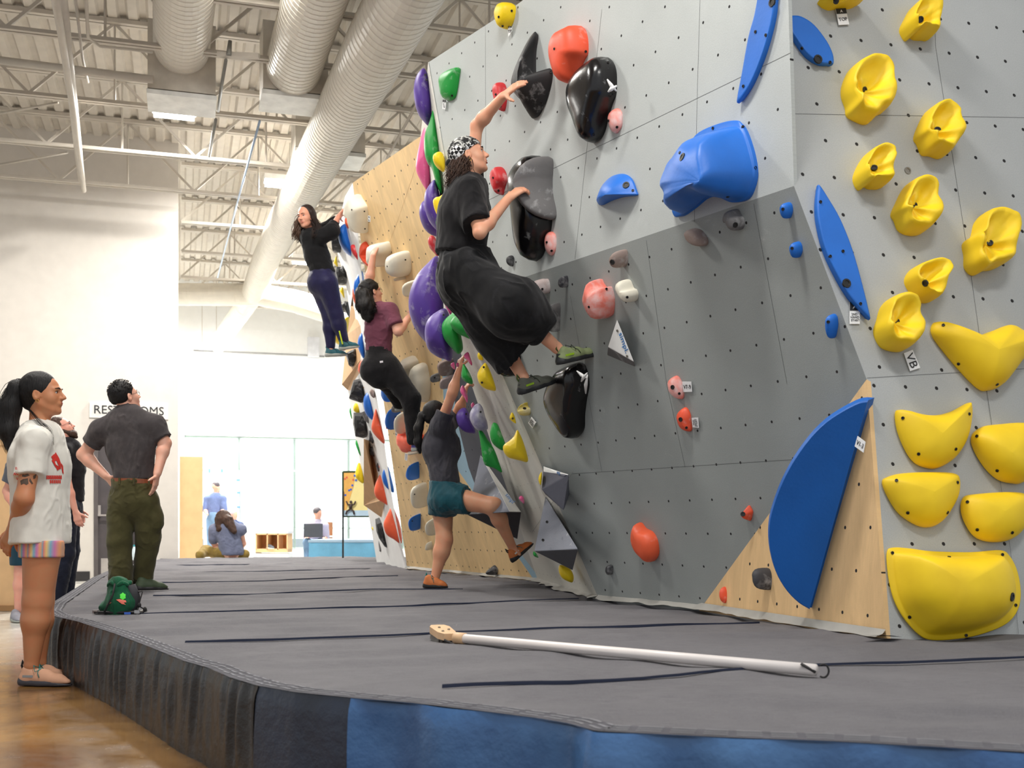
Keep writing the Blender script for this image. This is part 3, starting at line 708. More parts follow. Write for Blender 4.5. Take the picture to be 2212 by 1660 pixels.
b5=h('U','dome','blk',.16,'glossy black hold marked with a white X, upper face','1',[(1400,635),(1470,680),(1510,770),(1520,900),(1510,1050),(1450,1180),(1390,1330),(1340,1480),(1270,1580),(1190,1605),(1120,1550),(1050,1400),(970,1240),(945,1100),(960,990),(1030,880),(1130,780),(1250,700)],[(1418,703),(1480,1052),(1445,1075),(1258,1508)],apex=(1180,1000))
h('U','low','sal',.05,'small salmon hold right of the glossy black X hold','1',[(1520,1215),(1570,1250),(1583,1320),(1570,1420),(1510,1495),(1460,1480),(1430,1400),(1415,1320),(1450,1250)],[(1428,1355),(1520,1425)])
h('U','dome','red',.07,'red pinch hold just behind the climber\'s raised hand','1',[(185,925),(240,935),(275,1000),(285,1130),(240,1250),(190,1200),(150,1110),(125,1030),(130,960)],[(162,1060),(212,1192)])
h('U','low','grn',.08,'green hold at the upper left of the light grey face','5',[(215,95),(260,45),(358,18),(358,80),(335,200),(310,240),(255,245),(228,200)],[(214,100),(308,212)])
card('5',[(245,240),(266,244),(262,308),(240,305)],PUp,.02,'small TOP tag under the green upper left hold','TOP',.04,rot=-60,dark=.25)
h('U','dome','red',.08,'red chalked pinch hold in front of the climber\'s chin','5',[(620,703),(665,730),(690,790),(660,850),(640,900),(600,860),(575,800),(570,745)],[(592,780),(628,868)])
h('U','dome','blk',.20,'tall black curved hold under the climber\'s lower hand','5',[(880,625),(925,650),(932,700),(915,800),(930,900),(990,1000),(998,1060),(985,1150),(940,1260),(880,1345),(830,1352),(785,1300),(755,1200),(730,1050),(705,930),(690,790),(720,720),(800,650)],[(905,662),(968,1027),(900,1275)],apex=(790,900))
h('U','low','gry',.27,'grey chalked pad set on the tall black curved hold','5',[(880,635),(925,660),(920,740),(910,800),(925,900),(985,1000),(990,1055),(930,1070),(850,1010),(780,940),(735,860),(725,780),(770,720)],(),apex=(790,850),k=.92)
h('U','low','sal',.05,'small salmon hold touching the tall black hold','5',[(985,1150),(1020,1170),(1028,1220),(1020,1280),(990,1318),(955,1290),(945,1220),(958,1165)],[(962,1225),(995,1283)])
h('U','cone','blu',.11,'small blue wedge left of the big blue scoop','5',[(1310,950),(1306,920),(1345,830),(1410,770),(1490,752),(1550,785),(1585,870),(1585,902),(1490,912),(1400,940),(1335,970)],[(1508,830,.02),(1555,868)],apex=(1400,900))
h('U','flange','blu',.34,'big blue scooped hold with a flat rim','7',[(108,960),(170,850),(210,780),(270,690),(380,640),(490,617),(540,640),(590,760),(612,870),(600,950),(560,1020),(480,1038),(400,1012),(320,1015),(240,1070),(165,1113),(135,1090),(130,1020)],[(380,657),(533,650),(597,860),(455,1008),(142,1078),(210,783),(222,805,.02)],apex=(330,930),k=.2,noise=.05)
h('U','plate','blu',.03,'long blue blade leaning across the corner at the top','7',[(640,-70),(715,-70),(713,0),(700,100),(650,270),(580,430),(510,527),(505,500),(530,380),(565,200),(600,80)],[(598,163),(651,180),(536,442),(682,12,.02)])
h('U','low','dgr',.05,'dark grey jib on the light face under the tall black hold','5',[(708,1315),(735,1335),(728,1375),(710,1392),(690,1370),(683,1330)])
# ---- dark overhanging face
h('L','dome','dgr',.07,'round black jib left of the big pink hold','v',[(760,198),(800,230),(808,290),(790,340),(750,330),(715,285),(712,235)])
h('L','dome','pkg',.10,'pinkish grey peanut hold by the climber\'s knee','v',[(440,235),(500,250),(535,235),(575,270),(598,350),(590,410),(545,415),(500,370),(440,357),(390,330),(385,270)],[(505,358)])
h('L','dome','dgr',.07,'dark jib half behind the peanut hold','v',[(365,340),(410,380),(428,440),(410,475),(360,450),(335,400)],[(348,405)])
h('L','dome','gry',.10,'long grey bean hold above the climber\'s upper shoe','v',[(665,517),(700,550),(710,600),(700,660),(690,730),(680,800),(660,868),(610,850),(590,760),(575,700),(590,640),(620,560)],[(588,700)])
h('L','dome','sal',.15,'large chalky pink hold with a notched top','v',[(1075,235),(1130,290),(1200,340),(1290,330),(1330,370),(1370,480),(1360,620),(1330,690),(1210,718),(1130,670),(1060,590),(1000,510),(990,430),(1030,320)],[(1065,572),(1272,358)])
h('L','dome','crm',.10,'cream banana hold right of the large pink hold','v',[(1440,240),(1500,265),(1560,350),(1620,370),(1655,430),(1640,490),(1590,515),(1530,480),(1470,430),(1390,330),(1385,270)],[(1520,455)])
h('L','dome','brn',.10,'grey brown block hold above the cream banana hold','5',[(1495,1275),(1520,1330),(1500,1390),(1450,1400),(1410,1370),(1395,1330),(1430,1290)],[(1412,1362,.015)])
h('L','dome','blk',.17,'large black hold under the climber\'s feet','6',[(1190,775),(1225,810),(1250,880),(1255,950),(1235,1030),(1215,1150),(1210,1250),(1170,1300),(1120,1290),(1050,1220),(985,1140),(945,1060),(940,990),(980,900),(1050,820),(1120,790)],[(1186,802,.02)],apex=(1080,1000))
h('L','dome','blk',.14,'black hold mostly hidden behind the climber\'s trouser leg','6',[(600,690),(650,660),(760,700),(785,850),(760,868),(735,876),(700,860),(660,815),(630,770)])
h('L','low','ygr',.09,'small chalky yellow ring hold at the edge of the dark face','6',[(790,1052),(800,1080),(840,1100),(845,1130),(820,1145),(775,1110),(762,1075)],[(808,1095,.012)])
card('6',[(855,1153),(887,1190),(862,1232),(833,1195)],PLo,.02,'2ND HAND START tag by the small yellow ring hold','2ND\nHAND\nSTART',.030,rot=0)
h('L','dome','gry',.09,'grey double ball hold under the big blue scoop','7',[(430,1110),(445,1080),(480,1072),(510,1100),(535,1120),(540,1160),(515,1182),(490,1165),(470,1140),(440,1135)],[(494,1153,.013)])
h('L','dome','brn',.07,'brown oval hold left of the grey double ball','7',[(232,1185),(265,1170),(310,1180),(350,1220),(352,1258),(310,1260),(265,1240),(240,1215)])
for pts,lb,bl in (([(725,1050),(750,1036),(780,1050),(788,1085),(765,1120),(740,1105),(725,1075)],'highest small blue jib near the slab corner',(738,1072)),
  ([(775,1250),(800,1237),(830,1255),(837,1290),(810,1322),(785,1300),(773,1270)],'middle small blue jib near the slab corner',(785,1273)),
  ([(958,1625),(985,1608),(1015,1630),(1018,1680),(990,1735),(960,1690)],'lowest small blue jib near the slab corner',(970,1650))):
    h('L','dome','blu',.06,lb,'7',pts,[bl],group='small blue jibs')
h('L','low','sal',.05,'pink jib with the V7-9 tag beside it','8',[(150,285),(190,265),(215,290),(230,330),(230,380),(195,380),(160,350),(150,320)],[(173,325,.013),(207,357)])
card('8',[(222,296),(268,296),(272,348),(228,350)],PLo,.012,'V7-9 grade tag beside the pink jib','V7-9',.048)
h('L','low','orr',.05,'red pink jib with the 2ND HAND START tag','8',[(235,427),(262,460),(270,510),(270,550),(225,540),(200,500),(195,455)],[(214,490,.013),(244,532)])
card('8',[(270,482),(303,480),(307,533),(275,530)],PLo,.012,'sideways 2ND HAND START tag beside the red pink jib','2ND\nHAND\nSTART',.028,rot=90)
h('L','dome','org',.10,'orange pointed hold low on the dark face','0',[(1368,1129),(1385,1142),(1405,1150),(1420,1170),(1424,1200),(1412,1215),(1395,1205),(1375,1188),(1362,1160)])
h('L','cone','orr',.06,'small red diamond jib low on the dark face','8',[(553,930),(572,945),(585,965),(578,990),(565,1010),(540,997),(527,985),(530,950)],[(533,975,.013)])
h('L','dome','dgr',.04,'small black jib just above the mat','0',[(1310,1222),(1322,1222),(1325,1235),(1318,1243),(1308,1235)])
# white sided triangular volume
def poly3(name,vpx,faces,cols,label,cat='wall volume',parent=None):
    """faceted volume: each corner is (pixel, pixel, plane key, height off the plane)"""
    V=[PLN[k].hit(x,y,off=o_) if isinstance(k,str) else at(x,y,k) for (x,y,k,o_) in vpx]
    o=mesh(name,V,faces,[HM(c) for c in cols[0]],None,midx=cols[1]); 
    tag(o,label,cat)
    b=o.modifiers.new('b','BEVEL'); b.width=.006; b.segments=2; b.limit_method='ANGLE'; b.angle_limit=math.radians(20)
    return o
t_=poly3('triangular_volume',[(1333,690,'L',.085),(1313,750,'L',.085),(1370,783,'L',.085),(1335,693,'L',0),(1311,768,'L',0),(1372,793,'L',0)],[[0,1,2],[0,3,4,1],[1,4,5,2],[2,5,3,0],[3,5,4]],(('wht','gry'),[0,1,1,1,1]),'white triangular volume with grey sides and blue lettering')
a=PLo.hit(1349,742,off=.087); e1=nrm(PLo.hit(1340,722,off=.087)-PLo.hit(1352,757,off=.087))
text('lettering','simpl.',PLo.hit(1347,741,off=.0875),-e1,np.cross(PLo.n,-e1),.055,mk('ink_blue',(40,120,190),.5),t_,ext=.0006)
for b in ((1334,715),(1355,770)): disc(PLo.hit(*b,off=.086),PLo.n,.008,M_BOLTS,'screw',t_)
# ---- wood foot face
h('T','dome','dgr',.10,'dark ribbed shell hold on the wood foot panel','8',[(590,1265),(620,1250),(660,1270),(675,1310),(668,1345),(650,1365),(620,1345),(605,1310),(598,1290)])
h('T','low','orr',.04,'small red oval hold on the wood foot panel','8',[(430,1347),(447,1370),(448,1410),(432,1432),(416,1405),(416,1365)])
PLN['T2']=Plane(pA+PT.n*0,nrm(PT.n+PLo.n*.6))
arc=PX('8',[(1175,392),(1130,400),(1050,440),(960,500),(880,580),(800,690),(740,800),(700,900),(672,1000),(666,1100),(680,1200),(710,1290),(760,1370),(820,1430),(876,1463)])
arc=smooth_loop(arc,3,closed=False); nA=len(arc)
PD=plane3(PT.hit(*arc[0],off=.03),PT.hit(*arc[-1],off=.03),PT.hit(*PX('8',[(672,1000)])[0],off=.30))
P1=[PD.hit(*q) for q in arc]; ctr=sum(P1)/nA; P0=[p-PD.n*.035+(p-ctr)*.012 for p in P1]; PB_=[PT.pt(*PT.uv(p),-.02) for p in P0]
vs=[p*.985+ctr*.015+PD.n*.006 for p in P1]+P1+P0+PB_
fs=[list(range(nA))]+[[q*nA+i,q*nA+i+1,(q+1)*nA+i+1,(q+1)*nA+i] for q in range(3) for i in range(nA-1)]+[[0,nA-1,2*nA-1,3*nA-1,4*nA-1,3*nA,2*nA,nA]]
bl_=mesh('half_disc_volume',vs,fs,[HM('blud')],None,smooth=False); tag(bl_,'large blue half-disc volume across the wood and dark panels','wall volume')
for b_ in ((1105,520),(1020,800),(948,1078),(875,1355)):
    q=PX('8',[b_])[0]; disc(PT.hit(*q,off=.05+.0),PT.n,.013,M_BOLT,'bolt_hole',bl_)
card('8',[(1120,575),(1160,605),(1150,660),(1105,628)],PT,.10,'V1-3 grade tag stuck beside the blue half-disc','V1-3',.05,rot=0)
# ---- slab face
YR='yellow lumpy dish hold on the slab'
for i,(pts,bl,lb) in enumerate([
 ([(1190,273),(1270,290),(1305,350),(1300,410),(1320,500),(1290,570),(1230,600),(1190,640),(1120,620),(1070,590),(1060,540),(1035,470),(1040,400),(1085,320)],(1157,462),'large yellow dish hold just right of the blue lens'),
 ([(1560,505),(1600,520),(1650,560),(1650,620),(1673,700),(1640,760),(1590,815),(1520,800),(1460,790),(1430,730),(1405,690),(1430,620),(1480,540)],(1530,665),'yellow dish hold right of the large one, below the slab seam'),
 ([(1250,728),(1310,750),(1322,800),(1305,870),(1305,960),(1220,970),(1175,955),(1140,978),(1110,950),(1095,890),(1130,810),(1180,750)],(1205,860),'smaller yellow dish hold with a notched foot, left column'),
 ([(1430,895),(1500,910),(1525,950),(1530,1010),(1562,1080),(1540,1140),(1480,1200),(1410,1208),(1340,1180),(1310,1120),(1288,1080),(1320,1010),(1370,925)],(1413,1055),'yellow dish hold in the middle of the slab column'),
 ([(1840,1060),(1900,1080),(1950,1110),(1960,1180),(1930,1260),(1920,1340),(1850,1380),(1780,1390),(1720,1413),(1670,1370),(1665,1300),(1655,1230),(1710,1190),(1735,1110),(1780,1070)],(1798,1245),'tall yellow dish hold nearest the right edge'),
 ([(1520,1318),(1590,1330),(1608,1380),(1560,1450),(1540,1540),(1500,1555),(1440,1540),(1390,1480),(1358,1420),(1380,1365),(1440,1335)],(1467,1452),'yellow dish hold shaped like an ear, above the VB tag hold'),
 ([(1320,1498),(1400,1510),(1435,1560),(1440,1610),(1470,1680),(1440,1750),(1380,1800),(1310,1800),(1240,1770),(1200,1690),(1220,1620),(1250,1540)],(1322,1650),'lowest yellow dish hold with the VB tag below it'),
 ([(930,-60),(1165,-30),(1165,0),(1140,25),(1100,38),(1060,32),(1030,40),(990,50),(960,30),(935,0)],(1010,3),'yellow dish hold cut by the top of the picture above the TOP tag'),
 ([(1440,-20),(1540,0),(1558,60),(1550,120),(1540,205),(1500,208),(1440,205),(1410,190),(1380,213),(1355,190),(1333,130),(1370,50),(1400,0)],(1443,100),'top right yellow dish hold with a notched foot')]):
    h('R','rock','yelp',.13,lb,'7',pts,[(bl[0],bl[1],.016)],group='yellow lumpy dish holds on the slab',k=.55,noise=.13,seed=i+1,sub=6,apex=bl)
h('R','plate','blu',.035,'blue lens hold at the top of the slab','7',[(762,85),(770,80),(820,85),(890,130),(960,220),(993,290),(998,338),(985,340),(930,335),(860,290),(800,210),(765,150)],[(776,101),(836,247),(918,303,.022),(979,320)],sub=4)
h('R','plate','blu',.035,'long blue blade hold beside the 2ND HAND START tag','7',[(912,950),(960,1020),(1020,1120),(1080,1260),(1130,1420),(1183,1625),(1178,1632),(1160,1615),(1080,1530),(1000,1400),(940,1270),(905,1130),(898,1040),(905,965)],[(930,1035),(1045,1288),(980,1314),(1064,1452,.022),(1135,1557)],sub=4)
card('7',[(1008,45),(1060,42),(1078,125),(1024,128)],PR,.012,'TOP tag under the yellow hold at the top of the slab','TOP',.055,dark=.33,rot=2)
card('7',[(1080,1548),(1134,1548),(1132,1660),(1080,1660)],PR,.008,'2ND HAND START tag at the tip of the long blue blade','2ND\nHAND\nSTART',.038,dark=.4)
card('8',[(1358,150),(1403,133),(1442,225),(1390,242)],PR,.01,'VB tag hanging below the lowest yellow dish hold','VB',.06,rot=-88)
sb=disc(PR.hit(1960.6,369),PR.n,.018,M_BOLTS,'washer_bolt',None); tag(sb,'single steel washer bolt in the slab between yellow holds','bolt')
YV='yellow sloping volume'
for pl_,pts,bl,ap,lb,H in [
 ('R',[(1510,-10),(1560,0),(1640,30),(1720,60),(1810,35),(1900,5),(1973,40),(2050,70),(2030,120),(1973,180),(1870,310),(1790,343),(1740,330),(1640,230),(1540,110),(1495,40)],[(1560,7),(1638,205),(1835,310)],(1850,130),'large V-shaped yellow volume below the yellow dish holds',.13),
 ('r',[(1312,455),(1340,442),(1420,462),(1510,470),(1600,450),(1690,405),(1708,420),(1705,500),(1680,600),(1620,690),(1540,738),(1480,740),(1410,710),(1360,640),(1320,540)],[(1353,483),(1692,462),(1433,667),(1623,642)],(1560,560),'yellow volume with a dipped top, upper left of the lower group',.10),
 ('r',[(1245,810),(1270,785),(1350,765),(1520,760),(1620,768),(1645,800),(1640,880),(1600,960),(1550,1020),(1490,1043),(1420,1030),(1330,970),(1270,880)],[(1320,803),(1632,813),(1378,968),(1581,967)],(1520,860),'yellow flat-topped volume above the biggest yellow one',.10),
 ('r',[(1700,575),(1750,530),(1830,515),(2000,512),(2060,600),(2040,760),(1973,815),(1920,818),(1850,800),(1780,740),(1720,650)],[(1732,576),(1836,752)],(1920,660),'yellow volume cut by the right edge, higher one',.12),
 ('r',[(1660,890),(1720,872),(1900,862),(1990,880),(2010,960),(1970,1060),(1900,1110),(1800,1118),(1720,1090),(1670,1020),(1648,950)],[(1684,913),(1734,1055),(1912,1070)],(1880,960),'yellow volume by the right edge, just above the biggest one',.10)]:
    h(pl_,'low','yelp',H,lb,'8',pts,bl,apex=ap,name='yellow_volume',group='yellow sloping volumes low on the slab',cat='wall volume',k=.15)
h('r','flange','yelp',.22,'biggest yellow volume with a flat rim at the foot of the slab','8',[(1270,1170),(1300,1147),(1380,1150),(1500,1165),(1700,1170),(1850,1160),(1900,1190),(1940,1270),(1957,1380),(1940,1470),(1880,1540),(1760,1590),(1640,1615),(1500,1622),(1430,1590),(1350,1500),(1300,1400),(1275,1280)],[(1298,1174),(1590,1195),(1862,1183),(1930,1442),(1676,1597),(1387,1503),(1912,1400,.02)],apex=(1660,1340),name='yellow_volume',cat='wall volume',k=.1,group='yellow sloping volumes low on the slab')
# white X ties on the black holds
def strap(view,a,b,pl,off,parent,w=.012,c='wht'):
    A=PX(view,[a])[0];B=PX(view,[b])[0]; P=pl.hit(*A,off=off);Q=pl.hit(*B,off=off*.8); mb=MB(); mb.tube([P,(P+Q)/2+pl.n*.006,Q],[w*.3,w,w*.35],6); mb.build('white_tape',HM('wht'),parent,smooth=True)
strap('1',(1410,890),(1515,1022),PUp,.17,b5); strap('1',(1418,1032),(1518,962),PUp,.17,b5)
bb=[o for o in COL.objects if o.get('label','').startswith('large black hold under')][0]
strap('6',(1168,835),(1242,888),PLo,.16,bb); strap('6',(1240,850),(1200,908),PLo,.16,bb); strap('6',(1242,862),(1230,992),PLo,.13,bb)
# ---- side return: holds in profile
def WY(view,pt,d=0):
    q=PX(view,[pt])[0]; pl=PW if q[1]>640 else PWu; return min(11.5,max(7.2,pl.hit(*q)[1]))+d
n_=[
('n',[(200,45),(150,70),(120,140),(115,230),(135,330),(175,390),(220,425),(245,330),(235,200)],8.6,.16,'pur','dark purple hold at the very top of the white return'),
('n',[(215,430),(180,480),(150,600),(128,740),(150,810),(190,880),(210,905),(240,830),(235,700),(215,560)],9.3,.14,'pnk','tall pink hold behind the long green hold'),
('n',[(258,318),(225,420),(190,520),(190,640),(215,710),(240,740),(275,860),(310,925),(312,850),(295,740),(302,620),(280,450)],8.5,.12,'grn','long green leaf hold on the edge above the bandana'),
('n',[(290,630),(320,640),(335,690),(330,762),(290,745),(255,700),(252,655)],8.2,.07,'yel','small yellow hold behind the climber\'s bandana'),
('n',[(190,990),(160,1030),(155,1090),(180,1160),(230,1205),(295,1220),(300,1150),(240,1000)],9.2,.2,'pur','lower purple ball partly behind another'),
('n',[(265,835),(210,900),(190,960),(195,1050),(230,1130),(290,1195),(320,1210),(310,1050),(290,900)],8.6,.18,'pur','tall purple half-moon behind the climber\'s back'),
('n',[(340,930),(300,950),(265,960),(250,990),(270,1060),(310,1110),(335,1000)],8.2,.07,'yel','yellow pointed hold behind the climber\'s shoulder'),
('n',[(340,1000),(325,1060),(310,1110),(295,1130),(298,1170),(318,1198),(345,1200),(350,1050)],8.1,.06,'yel','thin yellow hold along the edge behind the climber\'s back'),
('n',[(285,1098),(272,1120),(272,1150),(285,1175),(300,1185),(302,1130)],8.15,.04,'grn','small pale green hold beside the thin yellow one'),
('n',[(235,1230),(215,1260),(225,1310),(260,1350),(285,1375),(285,1300),(265,1240)],9.0,.08,'red','red chalked hold between the purple ones'),
('6',[(215,55),(150,100),(70,190),(20,310),(15,430),(50,540),(110,620),(150,650),(250,640),(248,400),(235,200)],8.8,.30,'pur','biggest purple half-moon hold at the climber\'s hip height'),
('6',[(275,418),(200,440),(140,500),(122,580),(140,680),(200,730),(250,748),(305,752),(305,560)],8.3,.24,'pur','second big purple ball just below the biggest one'),
('6',[(262,60),(225,90),(210,180),(215,250),(250,310),(315,348),(330,345),(300,260),(285,160)],8.0,.08,'yel','long yellow hold behind the climber\'s hip'),
('6',[(250,310),(245,350),(270,400),(300,450),(302,350)],8.5,.06,'pnk','pink chalked hold under the long yellow one'),
('z',[(440,235),(330,310),(230,400),(185,500),(195,620),(240,730),(350,850),(450,940),(520,880),(525,780),(500,640),(480,400)],8.1,.14,'grn','big chalked green teardrop hold above the raised hand'),
('z',[(520,290),(400,330),(325,430),(340,500),(420,590),(540,650),(700,720),(815,783),(822,780),(800,680),(790,560),(620,380)],7.9,.10,'grn','green wedge hold beside the climber\'s thigh'),
('z',[(600,915),(555,950),(548,990),(610,1060),(665,1130),(680,1100),(650,1000),(625,930)],8.05,.04,'pnk','pink crimp held by the woman in the grey shirt'),
('z',[(380,1080),(330,1110),(345,1160),(398,1197),(395,1120)],8.8,.03,'pnk','small pink jib left of the raised wrist'),
('z',[(440,1085),(415,1110),(425,1150),(460,1150),(465,1100)],8.5,.03,'pnk','tiny pink jib touching the raised wrist'),
('z',[(545,1110),(515,1180),(505,1320),(560,1390),(640,1430),(685,1430),(688,1380),(640,1260)],8.1,.08,'grn','dark green hold right of the raised forearm'),
('z',[(520,1455),(490,1500),(485,1560),(520,1620),(560,1670),(600,1740),(608,1650),(590,1580),(550,1480)],8.3,.05,'pnk','pink hold by the woman\'s far hand'),
('z',[(805,905),(770,940),(765,985),(790,1035),(860,1042),(845,980),(825,930)],7.8,.04,'yel','small faceted yellow jib beside the pink crimp'),
('z',[(905,1098),(850,1130),(780,1230),(762,1320),(800,1430),(880,1500),(970,1530),(1062,1538),(1050,1440),(980,1240)],7.8,.10,'yel','large yellow teardrop in the middle of the white return'),
('q',[(425,205),(395,250),(415,295),(455,250)],8.4,.03,'pnk','tiny pink jib above the lavender ball'),
('q',[(310,290),(240,310),(185,380),(180,460),(220,570),(300,640),(400,668),(465,650),(400,480),(360,350)],8.8,.13,'pur','dark purple ball hold beside the woman\'s head'),
('q',[(510,225),(440,265),(385,360),(380,450),(420,540),(480,610),(560,625),(645,605),(640,500),(610,420),(570,280)],8.3,.12,'lav','chalked lavender ball hold'),
('q',[(510,628),(530,750),(550,900),(580,1080),(620,1150),(740,1190),(860,1255),(820,1110),(740,900),(640,750),(600,680),(560,632)],8.35,.05,'grn','long green blade hold below the purple balls'),
('q',[(740,507),(715,530),(700,570),(680,670),(700,780),(760,860),(870,925),(912,850),(900,790),(860,690),(800,540)],8.0,.08,'grn','dark green leaf hold beside the yellow heart'),
('q',[(1010,355),(985,390),(975,430),(985,465),(1065,522),(1062,460),(1040,390)],7.6,.03,'yel','small yellow jib high near the dark face edge'),
('q',[(1088,618),(1040,710),(970,780),(890,840),(875,900),(900,970),(960,1030),(1050,1055),(1150,1080),(1220,1100),(1250,1080),(1240,1000),(1190,830),(1140,700)],7.7,.11,'yel','large worn yellow heart-shaped hold'),
('q',[(1450,1245),(1415,1300),(1405,1370),(1435,1445),(1450,1400),(1458,1300)],7.5,.04,'yel','thin yellow hold beside the small grey volume'),
('q',[(1150,1600),(1120,1620),(1115,1650),(1150,1690),(1190,1720),(1190,1640)],8.0,.03,'pnk','single pink jib low on the white return'),
('g',[(1440,1228),(1430,1290),(1460,1350),(1520,1385),(1560,1390),(1568,1330),(1530,1260)],7.9,.08,'yel','yellow hold under the large grey volume'),
('g',[(1195,1100),(1185,1120),(1195,1145),(1235,1160),(1225,1130)],8.6,.04,'grn','green hold poking out by the raised shoe'),
]
BL={'biggest purple half-moon hold at the climber\'s hip height':[(205,145),(208,90)],'second big purple ball just below the biggest one':[(250,450)],'large yellow teardrop in the middle of the white return':[(868,1160),(838,1410)],
 'chalked lavender ball hold':[(540,348)],'dark purple ball hold beside the woman\'s head':[(325,378)],'small yellow jib high near the dark face edge':[(1022,445)],'dark purple hold at the very top of the white return':[(195,73),(203,108)]}
for v,p,Y,T,c_,lb in n_: puff(v,p,WY(v,p[len(p)*0]) if False else Y,T,c_,lb,bolts=BL.get(lb,()))
# faceted volumes on the return
def gv(x,y): q=PX('g',[(x,y)])[0]; return q
def gvol(name,vp,faces,cols,label):
    V=[at(*gv(x,y),Y) for x,y,Y in vp]
    o=mesh(name,V,faces,[HM(c) for c in cols[0]],None,midx=cols[1]); tag(o,label,'wall volume')
    b=o.modifiers.new('b','BEVEL'); b.width=.006; b.segments=2; b.limit_method='ANGLE'; b.angle_limit=math.radians(15)
    return o
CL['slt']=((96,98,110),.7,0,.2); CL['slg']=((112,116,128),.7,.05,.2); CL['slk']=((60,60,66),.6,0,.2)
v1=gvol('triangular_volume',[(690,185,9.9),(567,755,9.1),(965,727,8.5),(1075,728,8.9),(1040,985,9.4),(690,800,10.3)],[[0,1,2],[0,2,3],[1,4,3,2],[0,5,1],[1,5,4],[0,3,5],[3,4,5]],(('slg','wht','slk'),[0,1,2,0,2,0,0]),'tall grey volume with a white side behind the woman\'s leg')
text('lettering','simpl',at(*gv(968,600),8.65),A_([.6,-.3,-.75]),(.8,0,.6),.045,mk('ink_blue',(40,120,190),.5),v1,ext=.0006)
v2=gvol('triangular_volume',[(1283,293,7.75),(1525,372,7.15),(1268,515,7.5),(1475,715,7.35),(1530,560,7.6),(1300,560,7.9),(1283,345,7.55),(1472,395,7.2)],[[0,6,7,1],[6,2,1],[6,1,7],[2,3,1],[1,3,4],[0,1,4,5],[0,5,2,6],[2,5,3],[3,5,4]],(('slt','wht'),[1,0,0,0,0,0,0,0,0]),'small grey volume with a white top on the dark face edge')
text('lettering','simpl',at(*gv(1425,357),7.3),nrm(at(*gv(1525,372),7.15)-at(*gv(1283,293),7.75)),(0,0,1),.036,mk('ink_blue',(40,120,190),.5),v2,ext=.0006)
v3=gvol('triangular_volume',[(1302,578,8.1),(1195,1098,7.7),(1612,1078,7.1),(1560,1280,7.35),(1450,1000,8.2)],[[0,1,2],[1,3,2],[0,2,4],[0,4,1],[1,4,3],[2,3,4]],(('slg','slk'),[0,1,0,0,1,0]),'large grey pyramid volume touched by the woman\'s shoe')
for b in ((1318,822),(1280,993),(1415,978),(1552,1027)): disc(at(*gv(*b),7.55),A_([-.3,-1,.3]),.009,M_BOLT,'bolt_hole',v3)
# ---- far plywood wall
def hv(kind,c_,H,lb,view,pts,bolts=(),apex=None,k=.4,group=None): return h('V',kind,c_,H,lb,view,pts,bolts,apex,k=k,group=group,sub=4)
hv('dome','crm',.17,'large cream hold at the top edge of the plywood wall','a',[(330,180),(370,140),(440,140),(500,200),(600,290),(640,360),(655,500),(655,700),(640,718),(530,705),(510,600),(470,500),(400,480),(320,420),(285,400),(320,250)],[(415,370),(602,393),(610,653)],k=.6)
card('a',[(655,455),(690,462),(690,552),(655,545)],PV,.1,'white tag beside the top cream hold','..',.05,rot=90)
hv('low','orr',.1,'red flat hold behind the cream pair','a',[(550,845),(600,900),(620,940),(630,1060),(770,1215),(700,1225),(615,1160),(540,1060),(525,1000),(530,870)])
hv('dome','crm',.18,'cream block gripped by the woman in maroon','a',[(640,900),(700,860),(860,860),(940,850),(1000,990),(930,1080),(920,1200),(880,1225),(740,1190),(640,1150)],k=.6)
hv('dome','crm',.2,'cream block right of the gripped one','a',[(960,1010),(1070,985),(1190,990),(1250,1060),(1285,1150),(1288,1290),(1240,1360),(1180,1375),(1040,1340),(950,1270),(918,1180),(930,1080)],[(1215,1117),(945,1215)],k=.6)
hv('dome','crm',.12,'small cream chip under the right block','a',[(1080,1355),(1130,1370),(1182,1395),(1172,1435),(1115,1395)])
hv('dome','crm',.16,'cream finger hold beside the biggest purple hold','a',[(1270,1410),(1210,1440),(1205,1490),(1240,1580),(1280,1660),(1330,1660),(1340,1560),(1360,1440)],k=.6)
hv('dome','beige',.2,'grey white long hold beside the maroon climber\'s thigh','p',[(600,28),(655,60),(668,90),(655,130),(660,190),(710,280),(740,350),(700,330),(640,230),(560,80)],k=.6)
hv('dome','crm',.16,'long cream hold right of the maroon climber\'s leg','p',[(700,78),(660,95),(645,125),(650,170),(700,260),(765,360),(790,330),(792,230),(770,160),(745,100)],[],k=.6)
hv('dome','gry',.1,'small grey rock hold left of the raised arm','p',[(830,150),(805,165),(810,200),(845,222),(858,195),(855,160)],[(826,187)])
hv('dome','brn',.15,'brown grey hold under the second purple ball','z',[(160,1010),(145,1070),(180,1150),(270,1240),(340,1310),(345,1180),(340,1040),(250,1020)])
hv('dome','pkg',.15,'pale grey hold behind the raised forearm','z',[(255,1280),(225,1350),(215,1470),(240,1520),(290,1480),(330,1400),(345,1320),(300,1290)])
hv('dome','blu',.16,'blue ball hold behind the maroon climber\'s knee','p',[(470,210),(450,240),(452,300),(490,345),(540,362),(560,320),(540,240)],())
hv('dome','blu',.16,'blue ball hold behind the maroon climber\'s calf','p',[(562,388),(510,420),(482,470),(485,520),(530,560),(560,545),(575,450)],[(545,468)])
hv('dome','gry',.2,'grey foot hold above the cream oval by the calf','p',[(570,345),(555,370),(558,400),(580,435),(615,430),(612,380)])
hv('dome','crm',.2,'cream oval hold left of the hanging ponytail','p',[(575,430),(562,480),(565,550),(600,575),(645,580),(640,425)])
hv('dome','orr',.16,'red chalked hold under the maroon climber\'s shoe','p',[(560,565),(625,580),(740,600),(745,690),(640,725),(590,680),(556,640)])
card('p',[(545,560),(558,562),(555,610),(543,600)],PV,.08,'tiny white tag under the blue ball by the calf','..',.03,rot=90)
